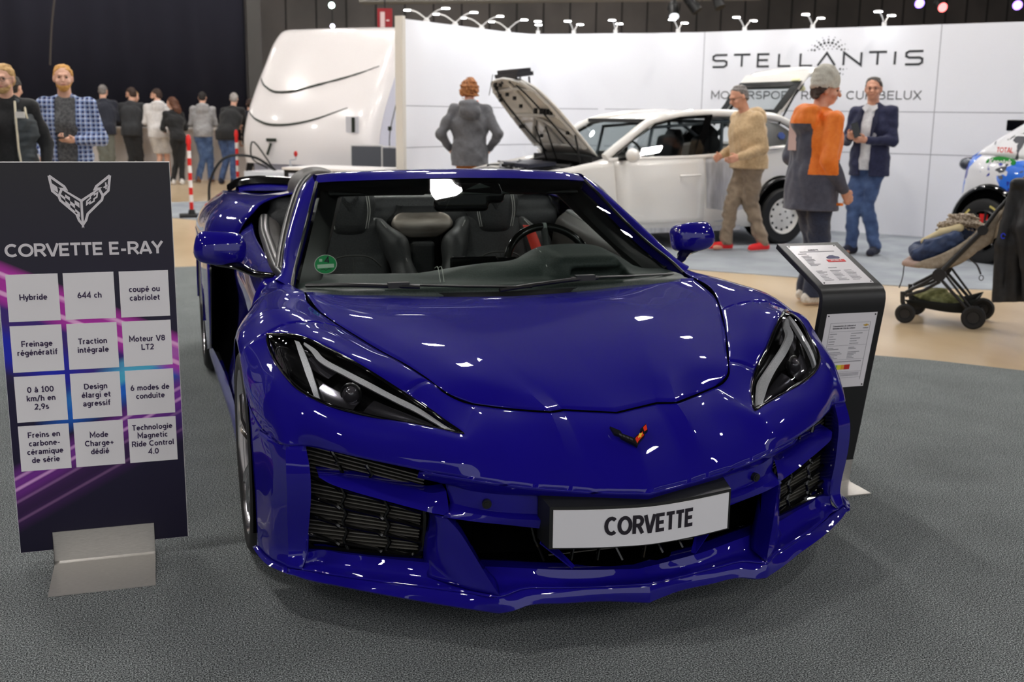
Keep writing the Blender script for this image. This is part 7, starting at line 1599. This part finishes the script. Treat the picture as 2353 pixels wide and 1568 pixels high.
pp = person('person with ginger beard in an open blue plaid shirt over a grey tee shirt', (xp, yp, -.006), face_cam(xp, yp) - .12, 1.80, (0, .03), (.0, .03, .10, .0), ((.265, -.03, 1.12), (-.28, -.02, 1.13)), ((.24, .16, .97), (-.06, .27, 1.13)), fat=1.06,
    top=dict(name='plaid_shirt', m=plaid(), hem=.80, hw=1.06, w=1.05, sl=1.1, under=M_tee, open=.085, uname='tee_shirt', uhem=.86, cuff=.93), legs=dict(m=JEANS, r=1.08), shoes=SH_B, hair=dict(m=HGI, front=.045, beard=HGI), res=.0085, palm=((-1, .3, .1), (.1, -.3, .9)), curl=(.9, .9))
o = phone('booklet', '', world_pt(pp, (.235, .255, .93)), (.5, -.8, 0), (-.1, .2, 1), (.035, .075, .006), mat('booklet_white', srgb(222, 220, 222), .5)); tag(o, 'white booklet held low in the right hand of the plaid shirt', 'booklet')
o = phone('phone', '', world_pt(pp, (.03, .33, 1.165)), (.9, .1, .1), (0, .9, .3)); tag(o, 'black phone held at the waist by the plaid shirt', 'phone')
M_puff = cloth('vest_grey', srgb(52, 58, 62), srgb(64, 70, 74), 20, .6)
def ex_vest(root, J):
    glasses(root, J, mat('glasses_grey', srgb(92, 88, 86), .3)); nb, ch, hp = J['nb'], J['ch'], J['hp']; lo = hp - V3((.35, .3, .25)); hi = nb + V3((.35, .3, .1))
    S = SDF(lo, hi, .009); S.cone(hp + V3((0, 0, -.02)), ch, .152, .164, .08, sc=(1.30, 1.0, 1)); S.cone(ch, nb - V3((0, 0, .06)), .15, .105, .08, sc=(1.45, .98, 1)); S.box(nb + V3((0, .22, -.35)), (.085, .18, .5), .02, .01, 's'); S.wrinkle(.006, 40, 3, (.1, .1, 3)); S.plane_cut((0, 0, .93), (0, 0, -1)); S.obj('vest', M_puff, root, 2)
    m = MB()
    for s_ in (1, -1): m.tube(cr(np.array([nb + V3((s_ * .085, .10, .0)), nb + V3((s_ * .098, .155, -.15)), ch + V3((s_ * .098, .155, -.08)), hp + V3((s_ * .10, .155, .1)), hp + V3((s_ * .12, .145, -.005)), hp + V3((s_ * .18, .06, -.005))]), 5), .009, 6); m.tube(cr(np.array([nb + V3((s_ * .14, .02, .0)), nb + V3((s_ * .165, .10, -.10)), nb + V3((s_ * .185, .08, -.22))]), 5), .008, 6)
    m.obj('vest_piping', mat('piping_cream', srgb(224, 214, 190), .8), root, 60)
    m = MB(); m.box(tuple(nb + V3((-.165, .135, -.135))), tuple(nb + V3((-.095, .158, -.085)))); m.obj('name_patch', mat('patch_white', srgb(216, 212, 206), .7), root, None)
xv, yv = -2.34, 7.5
pv = person('blond person in a dark padded vest with cream piping and khaki trousers', (xv, yv, 0), face_cam(xv, yv) - .25, 1.76, (0, .02), (0, .03, -.1, -.12), ((.27, .0, 1.13), (-.275, -.04, 1.13)), ((.12, .26, 1.17), (-.27, .05, .88)), fat=1.08,
    top=dict(name='black_shirt', m=BLACK_C, hem=.88, w=1.0), legs=dict(m=cloth('khaki_cargo', srgb(196, 172, 128), srgb(212, 190, 148), 16), r=1.1), shoes=SH_B, hair=dict(m=HBL, front=.045, beard=HBL), extra=ex_vest, res=.0085, curl=(1.0, .6), palm=((-.6, -.2, .7), (1, .2, 0)))
o = phone('phone', '', world_pt(pv, (.07, .34, 1.24)), (.9, .2, .1), (0, .5, .8), m=mat('phone_pale', srgb(196, 190, 184), .4)); tag(o, 'pale phone held up by the padded vest at the left edge', 'phone')
xq, yq = -2.62, 10.0
person('person in a navy jacket mostly hidden behind the padded vest and the plaid shirt', (xq, yq, -.006), face_cam(xq, yq) + 2.6, 1.74, (0, .05), (0, .04, 0, -.2), top=dict(m=NAVY_C, hem=.85), legs=dict(m=JEANS2), shoes=SH_K, hair=dict(m=HK), res=.011, fast=True)
# --- people leaning on the bar, seen from behind
def at_bar(x, y, lbl, h, **kw):
    return person(lbl, (x, y, -.006), kw.pop('rz', 0.), h, res=.012, fast=True, **kw)
LEAN = dict(lean=(0, .20), elb=((.24, .18, 1.14), (-.24, .18, 1.14)), wri=((.12, .40, 1.09), (-.12, .40, 1.09)), feet=((.12, -.06), (-.12, -.10)))
at_bar(-2.16, 20.3, 'person in a navy jumper and olive trousers leaning on the bar, first from the left', 1.88, rz=-.1, head=(0, .04, -.2, -.2), top=dict(name='jumper', m=NAVY_C, hem=.88, w=1.1, collar=.03), legs=dict(m=cloth('olive_trousers', srgb(98, 100, 92))), shoes=SH_K, hair=dict(m=HG, k=-.004), fat=1.15, **LEAN)
at_bar(-1.64, 20.35, 'person in a black jumper and black trousers at the bar turning the head left', 1.84, rz=-.05, head=(0, .04, .9, -.15), top=dict(name='jumper', m=CHAR_C, hem=.88, w=1.05), legs=dict(m=BLACK_C), shoes=SH_K, hair=dict(m=HB, beard=HB), fat=1.06, **LEAN)
at_bar(-1.59, 21.95, 'fair haired person mostly hidden on the far side of the bar', 1.80, rz=3.6, top=dict(m=BLACK_C, hem=.88), legs=dict(m=BLACK_C), shoes=SH_K, hair=dict(m=HBL))
at_bar(-1.13, 20.2, 'person in a white hooded sweatshirt and pale shorts at the bar', 1.82, rz=.1, head=(0, .04, 1.1, -.15), top=dict(name='hoodie', m=cloth('white_fleece', srgb(206, 202, 200), srgb(220, 216, 214), 30), hem=.86, hood=1, w=1.08), legs=dict(name='shorts', m=cloth('pale_shorts', srgb(186, 180, 174)), end=.56, r=1.2), shoes=SH_W, hair=dict(m=HB, beard=HB), fat=1.1, **LEAN)
at_bar(-0.80, 19.7, 'person with very long brown hair in black clothes and white trainers at the bar', 1.66, rz=.35, head=(0, .04, .5, -.1), top=dict(m=BLACK_C, hem=.90, w=.96), legs=dict(m=BLACK_C, r=.92), shoes=SH_W, hair=dict(m=noise_mat('hair_long', srgb(74, 46, 34), srgb(112, 70, 48), 50, .5, 3), long=1), fat=.96, female=True, sho=.165, **dict(LEAN, feet=((.02, -.05), (-.12, .10))))
at_bar(-0.31, 20.3, 'person in a light grey hooded sweatshirt and blue jeans leaning on the bar', 1.78, rz=-.1, head=(0, .05, -.1, -.3), top=dict(name='hoodie', m=cloth('grey_fleece', srgb(150, 148, 148), srgb(164, 162, 162), 30), hem=.90, hood=1, w=1.05), legs=dict(m=JEANS), shoes=SH_B, hair=dict(m=HK, k=-.003), **LEAN)
at_bar(0.13, 19.95, 'grey haired person in a black jacket bending over the bar beside the caravan', 1.76, rz=-.35, head=(0, .07, .2, -.3), top=dict(m=BLACK_C, hem=.86, w=1.1), legs=dict(m=JEANS2), shoes=SH_K, hair=dict(m=noise_mat('hair_silver', srgb(140, 134, 130), srgb(176, 170, 166), 60, .6, 3)), fat=1.08, lean=(.06, .34), elb=((.28, .36, 1.08), (-.20, .30, 1.10)), wri=((.18, .52, 1.09), (-.10, .50, 1.09)), feet=((.14, -.16), (-.12, -.10)), hips=(0, -.08))
at_bar(0.62, 20.5, 'dark haired person at the bar half hidden behind the caravan', 1.66, rz=-.3, head=(0, .03, .2, -.2), top=dict(m=NAVY_C, hem=.88), legs=dict(m=BLACK_C), shoes=SH_K, hair=dict(m=HB))
# ================================================================== pushchair with what lies in and hangs on it
ax = math.atan2(-.704, .71)
pc = thing('pushchair', 'beige pushchair with black frame standing on the pale floor right of the price stand', 'pushchair', (4.09, 3.855, -.006), ax)
M_fr = mat('frame_black', srgb(36, 36, 37), .45); M_lin = noise_mat('beige_canvas', srgb(152, 140, 124), srgb(172, 160, 144), 40, .9, 3, bump=.1); M_mesh = mat('basket_mesh', srgb(24, 26, 24), .9)
def pwheel(x, y, r):
    t = bpy.data.objects.new('wheel', None); COL.objects.link(t); t.parent = pc; t.location = (x, y, r)
    m = MB(); m.lathe([(r * .55, -.017), (r * .85, -.02), (r, -.010), (r, .010), (r * .85, .02), (r * .55, .017)], axis='y', n=28); m.obj('tyre', M_tyre, t, 40)
    m = MB(); m.lathe([(0, -.012), (r * .5, -.012), (r * .56, -.02), (r * .56, .02), (r * .5, .012), (0, .012)], axis='y', n=24); m.obj('hub', M_fr, t, 40)
for x, y, r in ((-.24, -.215, .068), (-.215, .19, .068), (.205, -.215, .080), (.235, .20, .080)): pwheel(x, y, r)
for s_ in (-1, 1):
    y = .20 * s_ - .0
    m = MB(); m.tube([(-.25, y, .215), (-.15, y, .28), (-.04, y, .36)], .011, 8); m.tube([(-.25, y, .19), (-.13, y, .24), (-.03, y, .31)], .011, 8); m.tube([(-.27, y, .22), (-.265, y, .15), (-.24, y - .03 * s_, .068)], .016, 8); m.obj('front_leg', M_fr, pc, 60)
    m = MB(); m.tube([(-.05, y, .35), (.205, y * .95, .085)], .011, 8); m.tube([(.0, y, .36), (.19, y * .9, .13)], .008, 8); m.obj('rear_leg', M_fr, pc, 60)
    m = MB(); m.tube([(-.05, y, .35), (.21, y, .68)], .019, 10); m.tube([(.21, y, .68), (.29, y, .82), (.37, y, .93), (.40, y * .9, .99)], .014, 8); m.obj('side_bar', M_fr, pc, 60)
    MB().cyl((-.04, y - .022, .355), (-.04, y + .022, .355), .045, 22).obj('hinge', M_fr, pc, 40); MB().cyl((.21, y - .02, .68), (.21, y + .02, .68), .034, 20).obj('hinge', M_fr, pc, 40)
m = MB(); m.tube(cr(np.array([(.40, -.18, .99), (.43, -.15, 1.03), (.43, .15, 1.03), (.40, .18, .99)]), 6), .016, 8); m.obj('handle', M_fr, pc, 60)
m = MB(); m.tube([(.205, -.2, .085), (.235, .19, .085)], .010, 8); m.tube([(-.26, -.19, .20), (-.245, .17, .20)], .010, 8); m.obj('axle', M_fr, pc, 60)
rows = [[(-.29, y, .415) for y in (-.15, 0, .15)], [(-.17, y, .42 - .02 * (y == 0)) for y in (-.16, 0, .16)], [(.02, y, .44 - .03 * (y == 0)) for y in (-.17, 0, .17)], [(.14, y, .52 - .02 * (y == 0)) for y in (-.17, 0, .17)], [(.27, y + 0, .72) for y in (-.17, 0, .17)], [(.36, y, .93) for y in (-.16, 0, .16)]]
m = MB(); add_grid(m, grid(rows, 4, 5)); o = m.obj('seat_fabric', M_lin, pc, 60); solid(o, .02)
for s_ in (-1, 1):
    m = MB(); add_grid(m, grid([[(-.22, .165 * s_, .40), (-.10, .178 * s_, .39), (.08, .182 * s_, .45), (.20, .182 * s_, .54), (.28, .18 * s_, .60)], [(-.17, .17 * s_, .44), (-.04, .185 * s_, .50), (.08, .187 * s_, .58), (.20, .185 * s_, .70), (.30, .18 * s_, .80)]], 4, 4)); o = m.obj('side_fabric', M_lin, pc, 60); solid(o, .008)
s = SDF((-.36, -.2, .36), (-.1, .2, .48), .009); s.box((-.23, 0, .41), (.07, .16, .022), .02, 0, rot=(0, .06, 0)); s.obj('foot_rest', noise_mat('rose_beige', srgb(176, 150, 138), srgb(190, 164, 152), 30, .8), pc, 2)
m = MB(); m.tube(cr(np.array([(-.28, -.16, .40), (-.285, -.162, .30), (-.30, -.165, .24)]), 4), .004, 5); m.tube(cr(np.array([(.14, -.10, .47), (.19, -.12, .43), (.22, -.12, .37)]), 4), .014, 6, flat=.3); m.tube([Vector((.225, -.12, .345)) + Vector((.014 * math.cos(a), 0, .018 * math.sin(a))) for a in np.linspace(0, 2 * math.pi, 14)[:-1]], .003, 5, closed=True); m.obj('strap', M_fr, pc, 60)
bk = [(-.26, .155), (-.1, .16), (.08, .16), (.23, .21)]; bt = [(-.22, .115), (-.1, .10), (.05, .088), (.13, .09)]
m = MB()
for s_ in (-1, 1): add_grid(m, grid([[(x, .165 * s_, z) for x, z in bk], [(x, .13 * s_, z) for x, z in bt]], 4, 2))
add_grid(m, grid([[(x, -.13, z) for x, z in bt], [(x, .13, z) for x, z in bt]], 4, 2)); m.add([(.23, -.165, .21), (.23, .165, .21), (.13, .13, .09), (.13, -.13, .09)], [(0, 1, 2, 3)])
o = m.obj('basket', M_mesh, pc, 50); solid(o, .004)
def pcw(p): a = Vector(p); return Vector((4.09 + a.x * .71 + a.y * .704, 3.855 - a.x * .704 + a.y * .71, a.z - .006))
s = SDF((-.3, -.2, .08), (.2, .2, .32), .009); s.ell((-.02, -.01, .16), (.13, .10, .055), .03); s.ell((-.13, .0, .17), (.10, .09, .05), .03); s.ell((-.05, 0, .195), (.06, .07, .05), .03); s.wrinkle(.006, 50, 4); s.plane_cut((0, 0, .118), (-.25, 0, -1))
o = s.obj('bag', noise_mat('green_cloth', srgb(96, 98, 56), srgb(150, 152, 104), 22, .85, 3), None, 2, loc=(4.09, 3.855, -.006), rot=(0, 0, ax)); tag(o, 'crumpled olive green bag in the basket of the pushchair', 'bag')
ct = thing('child_coat', 'dark blue quilted coat with fur trim and cream lining lying in the pushchair', 'coat', (4.09, 3.855, .014), ax)
s = SDF((-.34, -.2, .38), (.2, .2, .76), .008)
s.chain([(-.20, -.07, .455), (-.10, -.08, .505), (.03, -.09, .575)], [.055, .068, .06], .04); s.chain([(-.18, .06, .48), (-.06, .06, .55), (.08, .04, .62)], [.06, .065, .055], .04); s.chain([(-.23, -.02, .46), (-.24, .06, .47)], [.045, .05], .03); s.wrinkle(.006, 48, 3); s.obj('quilted_shell', noise_mat('coat_navy', srgb(36, 50, 82), srgb(52, 70, 106), 18, .6, 3), ct, 2)
s = SDF((-.25, -.2, .45), (.2, .2, .76), .008); s.chain([(-.18, -.03, .545), (-.06, -.04, .615), (.05, -.05, .655)], [.022, .028, .03], .02); s.obj('cream_lining', mat('lining_cream', srgb(222, 206, 164), .9), ct, 2)
s = SDF((-.15, -.2, .5), (.3, .2, .82), .007); s.chain([(-.07, .02, .64), (.0, .0, .685), (.08, -.01, .70), (.16, -.02, .685)], [.036, .046, .048, .038], .02); s.wrinkle(.010, 130, 9); s.obj('fur_trim', noise_mat('fur', srgb(120, 104, 88), srgb(212, 198, 180), 70, 1., 4, bump=.6), ct, 1)
s = SDF((.15, -.45, .1), (.95, -.05, 1.12), .009); rng = random.Random(3)
n = 11
for k in range(n):
    t = k / (n - 1); x0 = .38 + .36 * t; x1 = .335 + .46 * t; yy = -.25 + (.030 if k % 2 else -.012); zb = (.20, .17, .20, .23, .22, .26, .24, .23, .25, .22, .24)[k]
    s.cone((x0, -.23, .99), (x1, yy, .60), .030, .042, .03); s.cone((x1, yy, .60), (x1 + .02, yy, zb), .042, .040, .03)
s.chain([(.50, -.28, .93), (.47, -.33, .72), (.52, -.335, .48), (.56, -.335, .25)], [.055, .062, .058, .05], .025); s.box((.56, -.2, 1.01), (.20, .09, .02), .02, .04); s.wrinkle(.004, 30, 6, (1, 1, .4)); s.plane_cut((0, 0, .175), (.1, 0, -1))
o = s.obj('jacket', noise_mat('black_shell', srgb(27, 27, 29), srgb(36, 36, 38), 30, .6, 3), None, 2, loc=(4.09, 3.855, -.006), rot=(0, 0, ax)); tag(o, 'black jacket with a small blue logo hanging over the pushchair handle', 'jacket')
m = MB(); m.tube([Vector((.345, -.318, .66)) + Vector((.012 * math.cos(a), -.004, .016 * math.sin(a))) for a in np.linspace(.2, 5.6, 14)], .004, 5); m.obj('logo', mat('logo_blue', srgb(40, 60, 220), .5), o, 60)
